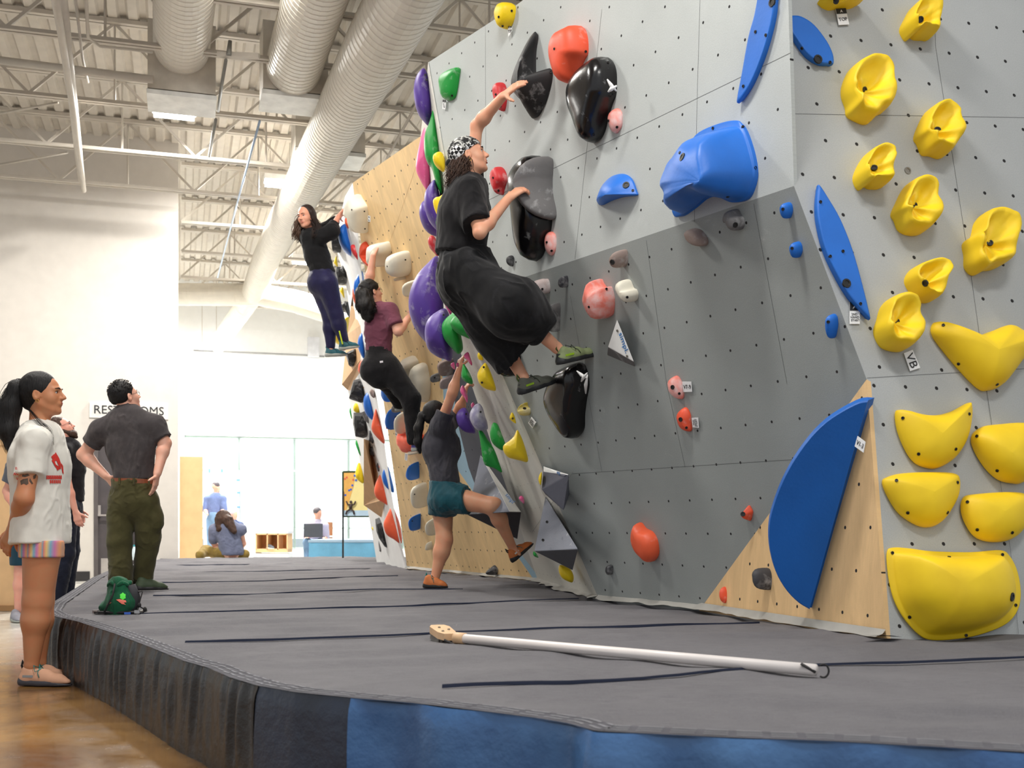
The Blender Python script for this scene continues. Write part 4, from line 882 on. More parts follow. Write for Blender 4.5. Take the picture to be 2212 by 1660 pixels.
card('p',[(613,726),(632,735),(628,785),(610,775)],PV,.06,'white tag under the red chalked foot hold','....',.03,rot=90)
hv('low','beige',.15,'grey wedge foothold under the maroon climber\'s shoe','p',[(645,685),(740,700),(750,730),(700,735),(650,742),(640,710)])
hv('dome','orr',.05,'tiny red jib at the lower left of a blue ball','p',[(485,525),(500,535),(500,555),(488,550)])
hv('dome','blu',.14,'upper blue half-moon low on the plywood wall','p',[(690,790),(645,830),(628,870),(635,895),(655,912),(705,920),(708,850)],())
hv('dome','crm',.18,'cream faceted hold between the two low blue half-moons','p',[(700,937),(670,950),(668,1020),(690,1060),(710,1110),(758,1118),(765,1010),(740,950)],[(682,1023)])
hv('dome','blu',.14,'lower blue half-moon low on the plywood wall','p',[(700,1163),(660,1180),(650,1220),(675,1265),(702,1285),(715,1220),(717,1170)],[(665,1215)])
hv('dome','crm',.2,'cream hold behind the standing leg of the grey shirt woman','p',[(820,1175),(785,1205),(790,1260),(840,1320),(870,1290),(850,1200)])
hv('dome','crm',.08,'small white bone hold near the foot of the plywood','p',[(780,1360),(768,1400),(765,1420),(795,1425),(808,1400)])
hv('cone','dgr',.12,'dark rock hold close above the mat','g',[(760,1230),(750,1250),(785,1290),(820,1325),(850,1280),(830,1255)])
# facets standing proud of the plywood (wood volumes)
# ---- return of the plywood wall
m_=[
('a',[(330,600),(285,620),(250,660),(222,740),(230,850),(270,950),(340,1020),(430,1058),(425,900),(400,740),(370,640)],.2,'blu','blue ball hold behind the black sweater elbow'),
('a',[(350,370),(318,390),(322,430),(360,510),(400,560),(450,620),(445,540),(400,440)],.08,'red','upper red chalked finger hold beside the top cream hold'),
('a',[(330,480),(312,530),(330,620),(370,660),(415,705),(420,590)],.09,'org','orange hold under the upper red finger'),
('a',[(430,895),(400,930),(420,1020),(480,1100),(535,1142),(520,970),(470,910)],.09,'red','lower red chalked finger hold'),
('b',[(575,-90),(500,-10),(460,90),(450,220),(480,310),(525,390),(560,300),(585,60)],.16,'blu','tall blue half-moon behind the maroon climber\'s ponytail'),
('b',[(440,150),(425,260),(450,370),(530,490),(560,550),(565,400),(490,200)],.1,'org','orange fin below the tall blue half-moon'),
('b',[(585,820),(530,880),(508,980),(520,1080),(575,1195),(605,1180),(605,900)],.12,'blu','blue half-moon behind the maroon shirt hem'),
('b',[(580,1205),(510,1370),(530,1430),(600,1530),(670,1590),(660,1450),(610,1300)],.09,'org','orange fin behind the maroon climber\'s seat'),
('b',[(740,1500),(715,1570),(775,1660),(775,1560)],.05,'org','small orange hold beside the grey chip'),
('b',[(640,1460),(700,1455),(725,1530),(720,1620),(680,1590)],.06,'gry','grey chip between two orange holds'),
('p',[(315,50),(280,100),(290,160),(340,210),(355,225),(345,150),(330,90)],.08,'org','orange hold above the grey chip on the return'),
('p',[(375,270),(360,290),(372,320),(395,332),(396,290)],.06,'brn','small brown rock above a blue fin'),
('p',[(360,288),(325,320),(317,380),(335,450),(385,492),(395,430),(385,340)],.12,'blu','blue fin left of the red ones, middle of the return'),
('p',[(405,410),(385,480),(375,560),(420,625),(468,658),(450,560),(425,470)],.10,'org','highest of the three tall orange fins'),
('p',[(445,870),(410,930),(393,1000),(410,1050),(460,1085),(515,1108),(505,1000),(470,900)],.10,'org','middle of the three tall orange fins'),
('p',[(488,820),(455,860),(452,920),(480,975),(535,1010),(515,900)],.07,'blu','blue half-moon overlapping the middle orange fin'),
('p',[(520,1110),(480,1180),(460,1240),(480,1310),(530,1345),(590,1375),(580,1250),(545,1150)],.10,'org','lowest of the three tall orange fins'),
('p',[(436,805),(425,820),(432,838),(450,840)],.03,'org','tiny orange jib near the black chips'),
('a',[(180,1065),(150,1160),(175,1200),(205,1230),(195,1130)],.05,'yel','upper thin yellow hold on the far white edge'),
('a',[(270,1525),(235,1580),(270,1640),(302,1690),(295,1580)],.05,'yel','lower thin yellow hold on the far white edge'),
('b',[(385,600),(290,680),(170,850),(150,950),(230,1000),(320,970),(360,800)],.25,'yel','large yellow hold behind the black sweater climber\'s legs'),
('b',[(265,510),(285,640),(298,650),(285,530)],.05,'grn','sliver of green hold above the large yellow one'),
('p',[(285,620),(258,650),(275,710),(298,750),(300,690)],.08,'grn','green hold on the far edge above the wood volume'),
('p',[(225,400),(215,430),(232,485),(238,440)],.05,'grn','small green hold on the far edge beside the black blocks'),
('p',[(285,795),(262,850),(262,900),(285,930),(318,942),(318,860)],.12,'yel','yellow hold beside the pictured banner'),
('p',[(262,370),(245,395),(250,430),(290,440),(300,400)],.08,'yel','pale yellow hold between the black blocks'),
('p',[(385,1250),(375,1270),(395,1288),(397,1270)],.04,'yel','tiny yellow jib low on the far edge'),
('p',[(425,1355),(430,1425),(440,1435),(455,1425),(452,1370)],.06,'gry','small grey oval hold under the long black block'),
]
for v,p,T,c_,lb in m_:
    q=PX(v,p).mean(0); puff(v,p,W2(q[0],q[1])-T*.6,T,c_,lb)
f_=[('p',[(310,195),(250,210),(230,280),(218,340),(290,365),(350,350),(355,240)],.25,'blkm','upper large black block on the return'),
('p',[(250,440),(245,520),(262,610),(310,620),(360,600),(370,500),(330,440)],.25,'blkm','lower large black block on the return'),
('p',[(300,440),(345,420),(375,480),(365,525),(330,500)],.12,'gry','grey chalked chip above the lower black block'),
('p',[(360,565),(355,640),(380,660),(395,640),(390,580)],.08,'dgr','highest of the small black chips in a column'),
('p',[(385,670),(360,700),(365,740),(410,765),(412,690)],.08,'dgr','middle of the small black chips in a column'),
('p',[(425,785),(407,820),(420,860),(445,860),(440,800)],.07,'dgr','lowest of the small black chips in a column'),
('p',[(465,1175),(402,1200),(410,1290),(430,1340),(470,1400),(490,1410),(480,1350),(495,1290),(460,1270)],.15,'blkm','long black block low on the return'),
('a',[(130,690),(120,800),(125,900),(135,990),(230,990),(300,980),(250,880),(225,680)],.22,'blkm','black hold behind the black sweater climber\'s elbow'),
('a',[(350,1180),(280,1240),(190,1240),(178,1350),(215,1480),(260,1480),(330,1460),(410,1490),(405,1320)],.22,'blkm','black wavy hold level with the leggings'),
('b',[(330,365),(265,430),(270,500),(320,510),(375,600),(405,450),(400,380)],.2,'blkm','black chalk-topped hold right of the leggings knee'),
('b',[(520,1060),(400,1110),(330,1150),(350,1220),(380,1320),(440,1330),(530,1310),(575,1200),(560,1080)],.25,'blkm','black foothold under the black sweater climber\'s shoe')]
for v,p,T,c_,lb in f_:
    q=PX(v,p).mean(0); puff(v,p,W2(q[0],q[1])-T*.6,T,c_,lb,flat=True)
# plywood volumes standing off the return
def pvol(view,fr,dY,label,fac):
    pts=PX(view,fr); V=[at(x,y,W2(x,y)+d) for (x,y),d in zip(pts,dY)]
    o=mesh('plywood_volume',V,fac,mk('volume_ply',(206,164,118),.65,.08,12),None); return tag(o,label,'wall volume')
pvol('b',[(440,140),(400,430),(350,850),(265,1600),(350,1680),(560,1720),(640,1560),(575,1190),(560,700),(500,540),(430,280)],[0,-.3,-.5,-.6,.0,.0,-.1,0,0,0,0],'tall tapering plywood volume behind the maroon climber',[[0,1,10],[1,2,9,10],[2,8,9],[2,3,7,8],[3,4,5,6,7]])
pvo=pvol('p',[(318,625),(318,1102),(410,1045),(470,1060),(445,1190),(420,860),(360,640)],[-.9,-1.1,-.5,-.2,-.2,0,.1],'plywood box volume beside the orange fins',[[0,1,2,5,6],[1,4,3,2]])
m=MB(); 
# ================================================================ smooth-union surface builder for bodies and cloth
def cap(a,b,ra,rb=None,k=.02,flat=None,clip=None,op='+'):
    return dict(t='c',a=A_(a,),b=A_(b),ra=ra,rb=ra if rb is None else rb,k=k,flat=flat,clip=clip,op=op)
def ell(c,r,ax=None,k=.02,op='+',clip=None):
    return dict(t='e',c=A_(c),r=A_(r,),ax=np.eye(3) if ax is None else A_(ax),k=k,op=op,clip=clip)
def chain(pts,rs,k=.02,flat=None,op='+'):
    return [cap(pts[i],pts[i+1],rs[i],rs[i+1],k,flat,None,op) for i in range(len(pts)-1)]
def sdf_eval(prims,h):
    lo=A_([9e9]*3);hi=-lo
    for p in prims:
        if p['op']!='+': continue
        if p['t']=='c': R=max(p['ra'],p['rb']); l=np.minimum(p['a'],p['b'])-R; u=np.maximum(p['a'],p['b'])+R
        else: R=p['r'].max(); l=p['c']-R;u=p['c']+R
        lo=np.minimum(lo,l);hi=np.maximum(hi,u)
    km=max(p['k'] for p in prims)*.6; lo-=3*h+.01+km;hi+=3*h+.01+km
    n=np.ceil((hi-lo)/h).astype(int)+1
    ax=[lo[i]+h*np.arange(n[i]) for i in range(3)]
    D=np.full(tuple(n),.5,np.float32)
    for p in prims:
        if p['t']=='c': R=max(p['ra'],p['rb']); l=np.minimum(p['a'],p['b'])-R; u=np.maximum(p['a'],p['b'])+R
        else: R=p['r'].max(); l=p['c']-R;u=p['c']+R
        m=p['k']+4*h
        i0=np.maximum(0,np.floor((l-m-lo)/h).astype(int)); i1=np.minimum(n,np.ceil((u+m-lo)/h).astype(int)+1)
        if np.any(i1<=i0): continue
        X=ax[0][i0[0]:i1[0]][:,None,None];Y=ax[1][i0[1]:i1[1]][None,:,None];Z=ax[2][i0[2]:i1[2]][None,None,:]
        if p['t']=='c':
            a,b=p['a'],p['b']
            x,y,z=X-a[0],Y-a[1],Z-a[2]; d=b-a
            if p['flat'] is not None:
                f,s=p['flat']; f=nrm(f); q=(x*f[0]+y*f[1]+z*f[2])*(s-1); x=x+q*f[0];y=y+q*f[1];z=z+q*f[2]; d=d+(d@f)*(s-1)*f
            L=d@d+1e-9; t=np.clip((x*d[0]+y*d[1]+z*d[2])/L,0,1)
            dd=np.sqrt((x-t*d[0])**2+(y-t*d[1])**2+(z-t*d[2])**2)-(p['ra']+(p['rb']-p['ra'])*t)
        else:
            x,y,z=X-p['c'][0],Y-p['c'][1],Z-p['c'][2]; A=p['ax'];r=p['r']
            e=[(x*A[i][0]+y*A[i][1]+z*A[i][2])/r[i] for i in range(3)]
            q=np.sqrt(e[0]**2+e[1]**2+e[2]**2)+1e-6; g=np.sqrt((e[0]/r[0])**2+(e[1]/r[1])**2+(e[2]/r[2])**2)+1e-6
            dd=q*(q-1)/g
        if p['clip'] is not None:
            cs=p['clip'] if isinstance(p['clip'],list) else [p['clip']]
            for cp,cn in cs: dd=np.maximum(dd,(X-cp[0])*cn[0]+(Y-cp[1])*cn[1]+(Z-cp[2])*cn[2])
        S=D[i0[0]:i1[0],i0[1]:i1[1],i0[2]:i1[2]]; k=p['k']
        if p['op']=='+':
            w=np.clip(.5+.5*(S-dd)/k,0,1); D[i0[0]:i1[0],i0[1]:i1[1],i0[2]:i1[2]]=S*(1-w)+dd*w-k*w*(1-w)
        else:
            w=np.clip(.5-.5*(S+dd)/k,0,1); D[i0[0]:i1[0],i0[1]:i1[1],i0[2]:i1[2]]=S*(1-w)-dd*w+k*w*(1-w)
    return D,ax,lo
def surface(prims,h,clips=()):
    D,ax,lo=sdf_eval(prims,h)
    for cp,cn in clips:
        cn=nrm(cn); D=np.maximum(D,(ax[0][:,None,None]-cp[0])*cn[0]+(ax[1][None,:,None]-cp[1])*cn[1]+(ax[2][None,None,:]-cp[2])*cn[2])
    I=D<0
    c=np.zeros(tuple(s-1 for s in D.shape),np.int8)
    for a in (0,1):
        for b in (0,1):
            for e in (0,1): c+=I[a:a+c.shape[0],b:b+c.shape[1],e:e+c.shape[2]]
    act=np.argwhere((c>0)&(c<8)); 
    vid=np.full(c.shape,-1,np.int32); vid[tuple(act.T)]=np.arange(len(act))
    P=np.zeros((len(act),3));W=np.zeros(len(act))
    cor=[(a,b,e) for a in(0,1) for b in (0,1) for e in (0,1)]
    val={q:D[act[:,0]+q[0],act[:,1]+q[1],act[:,2]+q[2]].astype(float) for q in cor}
    for q in cor:
        for i in range(3):
            if q[i]==0:
                q2=tuple(1 if j==i else q[j] for j in range(3)); v0,v1=val[q],val[q2]; m=(v0<0)!=(v1<0)
                t=np.where(m,v0/(v0-v1+1e-12),0)
                pt=np.tile(A_(q,),(len(act),1)).astype(float); pt[:,i]+=t
                P+=pt*m[:,None];W+=m
    P=(P/W[:,None]+act)*h+lo
    F_=[]
    for i in range(3):
        j,k=(i+1)%3,(i+2)%3
        s0=[slice(None)]*3;s1=[slice(None)]*3;s0[i]=slice(0,-1);s1[i]=slice(1,None)
        a=I[tuple(s0)];b=I[tuple(s1)]
        E=np.argwhere(a!=b); E=E[(E[:,j]>0)&(E[:,k]>0)&(E[:,j]<D.shape[j]-1)&(E[:,k]<D.shape[k]-1)]
        ins=a[tuple(E.T)]
        def V(dj,dk):
            q=E.copy();q[:,j]-=dj;q[:,k]-=dk; return vid[tuple(q.T)]
        q=np.c_[V(1,1),V(0,1),V(0,0),V(1,0)]
        q=np.where(ins[:,None],q,q[:,::-1]); F_.append(q)
    F_=np.vstack(F_); F_=F_[(F_>=0).all(1)]
    return P,F_
def vnormals(P,Fc):
    n=np.cross(P[Fc[:,2]]-P[Fc[:,0]],P[Fc[:,3]]-P[Fc[:,1]]); N=np.zeros_like(P)
    for i in range(4): np.add.at(N,Fc[:,i],n)
    return N/(np.linalg.norm(N,axis=1)[:,None]+1e-12)
def fastmesh(name,P,Fc,mat,parent,smooth=True,loc=None):
    off=A_(parent.location) if parent is not None else (P.mean(0) if loc is None else A_(loc))
    m=bpy.data.meshes.new(name); n=len(Fc)
    m.vertices.add(len(P)); m.vertices.foreach_set('co',(P-off).astype(np.float32).ravel())
    m.loops.add(4*n); m.loops.foreach_set('vertex_index',Fc.astype(np.int32).ravel())
    m.polygons.add(n); m.polygons.foreach_set('loop_start',np.arange(0,4*n,4,dtype=np.int32))
    m.update(calc_edges=True); m.validate(); 
    for x in (mat if isinstance(mat,list) else [mat]): m.materials.append(x)
    if smooth: m.polygons.foreach_set('use_smooth',np.ones(len(m.polygons),dtype=bool))
    o=bpy.data.objects.new(name,m); link(o)
    if parent is not None: o.parent=parent
    else: o.location=off
    return o
def wave(P,freq,seed,oct=3,stretch=None):
    rnd=np.random.RandomState(seed); Q=P.copy()
    if stretch is not None: ax,s=stretch; ax=nrm(ax); Q=Q+(Q@ax)[:,None]*ax*(s-1)
    v=np.zeros(len(P)); a=1.
    for o in range(oct):
        for k in range(4):
            d=nrm(rnd.normal(size=3)); v+=a*.35*np.sin(Q@d*freq*(2**o)*rnd.uniform(.7,1.3)+rnd.uniform(0,6.3)+1.2*np.sin(Q@nrm(rnd.normal(size=3))*freq*.6+k))
        a*=.5
    return v
def sculpt(name,prims,h,mat,parent,clips=(),fold=0,ffreq=30,seed=1,stretch=None,ridge=False):
    P,Fc=surface(prims,h,clips)
    if fold:
        if ffreq<30: ffreq*=3.0; fold*=.75
        N=vnormals(P,Fc); w=wave(P,ffreq,seed,3,stretch)
        w2=wave(P,ffreq*1.35,seed+50,2,stretch); rg=np.clip(1-np.abs(w2)*1.9,0,1)**2
        w3=wave(P,ffreq*.5,seed+90,1); P=P+N*(fold*(.55*w+.9*rg*np.clip(.5+w3,0,1)))[:,None]
    return fastmesh(name,P,Fc,mat,parent)
def core(name,pts,rs,mat,root,parent,seed=0,fold=.003):
    o=sculpt(name,chain(pts,rs,.03),.007,mat,root,fold=fold,ffreq=95,seed=seed,stretch=((0,0,1),.25)); o.parent=parent; return o
def strands(name,roots,ctrl,n,rad,mat,parent,seed=0,spread=.02,curl=0.,cf=20,taper=.3):
    """hair lock: n tapered strands following the control chain, each with its own offset"""
    rnd=np.random.RandomState(seed); mb=MB(); C0=smooth_loop(ctrl,5,closed=False)
    for s in range(n):
        off=rnd.normal(size=3)*spread; ph=rnd.uniform(0,6.3); L=rnd.uniform(.8,1.0); pts=[];rs=[]
        m=len(C0); M_=int(m*L)
        for i in range(0,M_,2):
            t=i/(m-1); sp=math.sin(math.pi*min(.97,t*1.0+.03))**.6
            pts.append(C0[i]+off*sp*(.7+.5*t)+curl*t*A_([math.sin(t*cf+ph),math.cos(t*cf*.9+ph),0])); rs.append(rad*(1-(1-taper)*t))
        if len(pts)>2: mb.tube(pts,rs,5)
    return mb
def hand(w,d,n,t,curl=(.3,.4,.3),size=1.0,spread=.12,thumb=(.7,.5,.25),tcurl=.3,k=.007):
    """palm, four unequal bent fingers and a thumb leaving the side of the palm"""
    w=A_(w);d=nrm(d);n=nrm(n-d*(A_(n)@d));t=nrm(t-d*(A_(t)@d)-n*(A_(t)@n)); S=size; out=[]
    pw=[.030,.011,-.009,-.028]
    for i,x in enumerate(pw):
        out.append(cap(w+d*.012*S+t*x*.55*S,w+d*.088*S+t*x*S,.0155*S,.0125*S,.016*S,flat=(n,1.15)))
    ln=[.92,1.04,.97,.78]
    for i,x in enumerate(pw):
        p=w+d*.09*S*(1 if i<3 else .95)+t*x*S; ang=0; dd=nrm(d+t*x*spread*12*.5); r=[.0095,.0088,.0078,.0068]
        q=p
        for j,(L,c_) in enumerate(zip((.043,.027,.021),curl)):
            ang+=c_*(1+.08*(i-1)); v=dd*math.cos(ang)+n*math.sin(ang); q2=q+v*L*ln[i]*S
            out.append(cap(q,q2,r[j]*S,r[j+1]*S,k)); q=q2
    b=w+d*.028*S+t*.022*S; v=nrm(t*thumb[0]+d*thumb[1]+n*thumb[2]); q=b+v*.042*S; out.append(cap(b,q,.0145*S,.011*S,.014*S))
    v2=nrm(v+(d*.6+n*.4)*tcurl); q2=q+v2*.030*S; out.append(cap(q,q2,.0105*S,.0095*S,k)); v3=nrm(v2+(d*.5+n*.5)*tcurl); out.append(cap(q2,q2+v3*.024*S,.0095*S,.0075*S,k))
    return out
def head_prims(c,f,u,S=1.0,jaw=1.0,neck=None):
    c=A_(c);f=nrm(f);u=nrm(u-f*(A_(u)@f));r=np.cross(f,u); ax=[r,f,u]
    P=lambda a,b,e: c+(r*a+f*b+u*e)*S
    q=[ell(P(0,-.012,.028),A_([.076,.097,.084])*S,ax,.02),ell(P(0,.030,-.025),A_([.060,.062,.086])*S,ax,.03),
       ell(P(0,.040,-.076),A_([.040*jaw,.042,.030])*S,ax,.03),ell(P(0,.076,-.098),A_([.019,.016,.015])*S,ax,.022)]
    for s in (-1,1):
        q+=[ell(P(.040*s,.052,-.030),A_([.022,.026,.026])*S,ax,.025),cap(P(.052*s,.0,-.055),P(.028*s,.055,-.092),.014*S,.012*S,.025),
            cap(P(.012*s,.088,.022),P(.040*s,.074,.020),.009*S,.009*S,.014)]
        q+=[ell(P(.030*s,.098,.003),A_([.015,.014,.0095])*S,ax,.012,op='-')]
        q+=[ell(P(.077*s,-.008,-.012),A_([.010,.020,.031])*S,[nrm(r+f*.35*s*-1*-1),f,nrm(u-f*.15)],.006),ell(P(.086*s,-.004,-.010),A_([.006,.010,.017])*S,ax,.004,op='-')]
    q+=[cap(P(0,.084,.018),P(0,.113,-.020),.0070*S,.0085*S,.010),ell(P(0,.112,-.026),A_([.0115,.0115,.009])*S,ax,.007)]
    for s in (-1,1): q.append(ell(P(.011*s,.100,-.030),A_([.0080,.010,.007])*S,ax,.006))
    q+=[ell(P(0,.086,-.056),A_([.024,.014,.012])*S,ax,.012),cap(P(0,.090,-.024),P(0,.085,-.05),.011*S,.011*S,.01)]
    return q,P,(r,f,u)
SKIN={}
def skin(name,rgb):
    if name not in SKIN:
        t=NT(name); c=lin(rgb); a=t.noise(14,4,.6); r2=(min(1,c[0]*1.06),c[1]*.86,c[2]*.82,1)
        col=t.mix(t.ramp(a,.35,.75),c,r2); t.b.inputs['Subsurface Weight'].default_value=.08; t.b.inputs['Subsurface Radius'].default_value=(.02,.008,.004); t.b.inputs['Subsurface Scale'].default_value=.3
        t.bump(t.noise(220,2),.12,.001); SKIN[name]=t.fin(col,.5)
    return SKIN[name]
def cloth(name,rgb,var=.14,rough=.9,fade=None):
    if name in MATS: return MATS[name]
    t=NT(name); c=lin(rgb); a=t.noise(7,5,.65,dist=.6); w=t.noise(350,2,.6)
    col=t.mix(t.ramp(a,.3,.72),tuple(x*(1-var) for x in c[:3])+(1,),tuple(min(1,x*(1+var)+.004*var) for x in c[:3])+(1,))
    if fade: col=t.mix(t.ramp(t.noise(5,6,.7,dist=.4),.52,.8,0,.5),col,lin(fade))
    t.b.inputs['Sheen Weight'].default_value=.12
    t.bump(w,.25,.0012); MATS[name]=t.fin(col,rough,spec=.2); return MATS[name]
M_EYE=mk('eye_white',(236,232,226),.25,.02); M_IRIS=mk('eye_dark',(28,18,14),.15,.02); M_LIP=mk('lip_rose',(176,92,86),.5,.05); M_TEETH=mk('teeth_white',(240,236,226),.3,.02)
def ball(mb,c,r,seg=12,ring=8,mi=0,ax=None):
    vs=[];fs=[]; ax=np.eye(3) if ax is None else A_(ax); r=A_(r,) if hasattr(r,'__len__') else A_([r,r,r])
    for i in range(ring+1):
        th_=math.pi*i/ring
        for j in range(seg):
            p=A_([math.sin(th_)*math.cos(2*math.pi*j/seg),math.sin(th_)*math.sin(2*math.pi*j/seg),math.cos(th_)])*r; vs.append(A_(c)+p[0]*ax[0]+p[1]*ax[1]+p[2]*ax[2])
    for i in range(ring):
        for j in range(seg): fs.append([i*seg+j,(i+1)*seg+j,(i+1)*seg+(j+1)%seg,i*seg+(j+1)%seg])
    mb.add(vs,fs,mi)
def face(Pf,fr,S,root,brow=(24,18,16),eyes=True,lip=True,smile=False,brows=True):
    r,f,u=fr
    for s in (-1,1):
        if eyes:
            m=MB(); ball(m,Pf(.030*s,.0735,.003),A_([.0125,.0125,.0105])*S,ax=[r,f,u]); ball(m,Pf(.030*s,.0790,.003),A_([.0072,.0078,.0072])*S,mi=1,ax=[r,f,u]); m.build('eye',[M_EYE,M_IRIS],root,smooth=True)
            m=MB(); m.tube([Pf(.017*s,.0845,.004),Pf(.030*s,.0885,.0100),Pf(.044*s,.080,.004)],[.0011*S,.0018*S,.0011*S],5); m.build('eyelash',M_IRIS,root,smooth=True)
        if brows:
            m=MB(); m.tube([Pf(.012*s,.0965,.022),Pf(.028*s,.0945,.0275),Pf(.047*s,.080,.022)],[.0028*S,.0034*S,.0016*S],6); m.build('eyebrow',mk('brow_%d'%brow[0],brow,.8),root,smooth=True)
    if lip:
        m=MB()
        if smile:
            m.tube([Pf(-.026,.082,-.046),Pf(-.013,.0955,-.0515),Pf(0,.0995,-.0525),Pf(.013,.0955,-.0515),Pf(.026,.082,-.046)],[.0015*S,.0034*S,.0038*S,.0034*S,.0015*S],6)
            m.tube([Pf(-.024,.081,-.050),Pf(-.012,.094,-.064),Pf(0,.098,-.067),Pf(.012,.094,-.064),Pf(.024,.081,-.050)],[.0015*S,.0036*S,.0042*S,.0036*S,.0015*S],6)
            m.build('lips',M_LIP,root,smooth=True)
            m=MB(); ball(m,Pf(0,.088,-.057),A_([.019,.009,.0075])*S,ax=[r,f,u]); m.build('teeth',M_TEETH,root,smooth=True)
        else:
            m.tube([Pf(-.022,.085,-.055),Pf(-.010,.0975,-.0515),Pf(0,.0995,-.0525),Pf(.010,.0975,-.0515),Pf(.022,.085,-.055)],[.001*S,.0034*S,.0032*S,.0034*S,.001*S],6)
            m.tube([Pf(-.020,.085,-.057),Pf(0,.098,-.0605),Pf(.020,.085,-.057)],[.001*S,.0044*S,.001*S],6); m.build('lips',M_LIP,root,smooth=True)
def glasses(Pf,fr,S,root,mat):
    r,f,u=fr; m=MB()
    for s in (-1,1):
        pts=[Pf(.032*s+.022*math.cos(a),.098-.006*abs(math.cos(a)),.0+.017*math.sin(a)) for a in np.linspace(0,2*math.pi,17)]
        m.tube(pts,.0014*S,5,cap=False); m.tube([Pf(.054*s,.090,.004),Pf(.072*s,.06,.006),Pf(.080*s,.0,.004),Pf(.079*s,-.015,-.008)],.0015*S,5)
    m.tube([Pf(-.010,.100,.003),Pf(0,.103,.006),Pf(.010,.100,.003)],.0014*S,5); return m.build('glasses',mat,root,smooth=True)
def shoe(heel,toe,up,mat_u,mat_s,root,L=None,lace=None,loop=None,accent=None,h=.0055,name='shoe',rand=.030):
    heel=A_(heel);toe=A_(toe);d=toe-heel;Ln=np.linalg.norm(d);d=d/Ln;up=nrm(A_(up)-d*(A_(up)@d));sd=np.cross(d,up)
    Q=lambda a,b,c=0: heel+d*a*Ln+up*b+sd*c
    up_=[cap(Q(.10,.038),Q(.12,.075),.034,.032,.02),cap(Q(.10,.030),Q(.45,.036),.036,.040,.03,flat=(up,1.05)),cap(Q(.45,.036),Q(.75,.028),.040,.037,.03,flat=(up,1.2)),cap(Q(.75,.026),Q(.93,.018),.036,.024,.03,flat=(up,1.4)),
        cap(Q(.22,.06),Q(.50,.050),.028,.026,.03)]
    o=sculpt(name,up_,h,mat_u,root,clips=[(heel+up*.012,-up)])
    sole=[cap(Q(.08,.016),Q(.45,.014),.041,.044,.02,flat=(up,1.25)),cap(Q(.45,.014),Q(.78,.012),.045,.042,.02,flat=(up,1.25)),cap(Q(.78,.012),Q(.95,.014),.041,.028,.02,flat=(up,1.2)),cap(Q(.07,.02),Q(.085,.055),.036,.032,.02)]
    s=sculpt('rubber_sole',sole,h,mat_s,root,clips=[(heel+up*.0,-up),(Q(.5,rand),nrm(up*1.0+d*.16))])
    s.parent=o; s.location=(0,0,0)
    if lace:
        m=MB()
        for i in range(5):
            a=.36+.075*i; z=.088-.022*i*.8
            m.tube([Q(a,z-.012,-.024),Q(a+.02,z,0),Q(a,z-.012,.024)],.0026,5)
            m.tube([Q(a,z-.012,.024),Q(a+.04,z-.002,0),Q(a+.07,z-.022,-.022)],.0022,5)
        for sgn in (-1,1): m.tube([Q(.36,.09,0),Q(.30,.105,.03*sgn),Q(.36,.075,.045*sgn),Q(.42,.085,.012*sgn)],.0024,5); m.tube([Q(.36,.09,0),Q(.42,.07,.045*sgn),Q(.46,.045,.05*sgn)],.0022,5)
        l=m.build('shoelace',lace,root,smooth=True); l.parent=o
    if loop:
        m=MB(); m.tube([Q(.03,.07),Q(-.02,.10),Q(-.005,.125),Q(.045,.10)],[.004,.006,.006,.004],6); l=m.build('pull_loop',loop,root,smooth=True); l.parent=o
    if accent: 
        
        for q_ in (-.0405,.0405): m=MB(); m.box(Q(.20,.050,q_),Ln*.22,.004,.012,d,sd,up); l=m.build('side_logo',accent,root); l.parent=o
    return o
# ================================================================ people
def person(loc,label):
    return empty('person',loc,label,'person')
Z_=A_([0,0,1.]);X_=A_([1.,0,0]);Y_=A_([0,1.,0])
def body(root,prims,mat,h=.0065): return sculpt('body',prims,h,mat,root)
def arm(sh,el,wr,r=(.050,.040,.046,.026),k=.03): # upper arm, forearm swell, wrist
    sh,el,wr=map(A_,(sh,el,wr)); m=el+(wr-el)*.28
    return [cap(sh,el,r[0],r[1],k),cap(el,m,r[1],r[2]*.93,k),cap(m,wr,r[2]*.93,r[3],k)]
def leg(hp,kn,an,r=(.085,.055,.056,.034),k=.035):
    hp,kn,an=map(A_,(hp,kn,an)); d=nrm(an-kn); m=kn+(an-kn)*.30
    return [cap(hp,kn,r[0],r[1],k),cap(kn,m,r[1]*.95,r[2],k),cap(m,an,r[2],r[3],k)]
def tilt(f,u,ang,axis):
    a=nrm(axis); R=lambda v:v*math.cos(ang)+np.cross(a,v)*math.sin(ang)+a*(a@v)*(1-math.cos(ang)); return nrm(R(A_(f))),nrm(R(A_(u)))
SK1=skin('skin_warm',(226,170,138)); SK2=skin('skin_tan',(196,136,96)); SK3=skin('skin_light',(232,180,156)); SK4=skin('skin_olive',(214,158,124))
# ---------------------------------------------------------------- 1: climber in black
Y0=6.95; J=lambda x,y,d=0: at(x,y,Y0+d)
p1=person(J(1010,600),'man in black shirt and baggy trousers climbing with a checkered bandana, reaching up')
fdir=nrm([.95,.06,.27]); updir=nrm([-.28,.0,.96]); HCn=J(1012,338,-.02)
hp,Pf,fr=head_prims(HCn,fdir,updir,1.03,jaw=1.12)
Rs,Ls=J(1012,418,-.17),J(1016,400,.17); Re,Rw=J(1036,503,-.30),J(1099,428,-.14)
Le,Lw=J(1030,272,.12),J(1086,209,-.05)
pel=J(1004,590,.0); ch=J(1004,450,0)
pr=hp+[cap(Pf(0,-.015,-.07),J(1014,400,0),.058,.062,.03),cap(ch,pel,.09,.09,.05),cap(Rs,Ls,.055,.055,.05)]
pr+=arm(Rs,Re,Rw,(.050,.035,.043,.027))+arm(Ls,Le,Lw,(.048,.037,.043,.028))
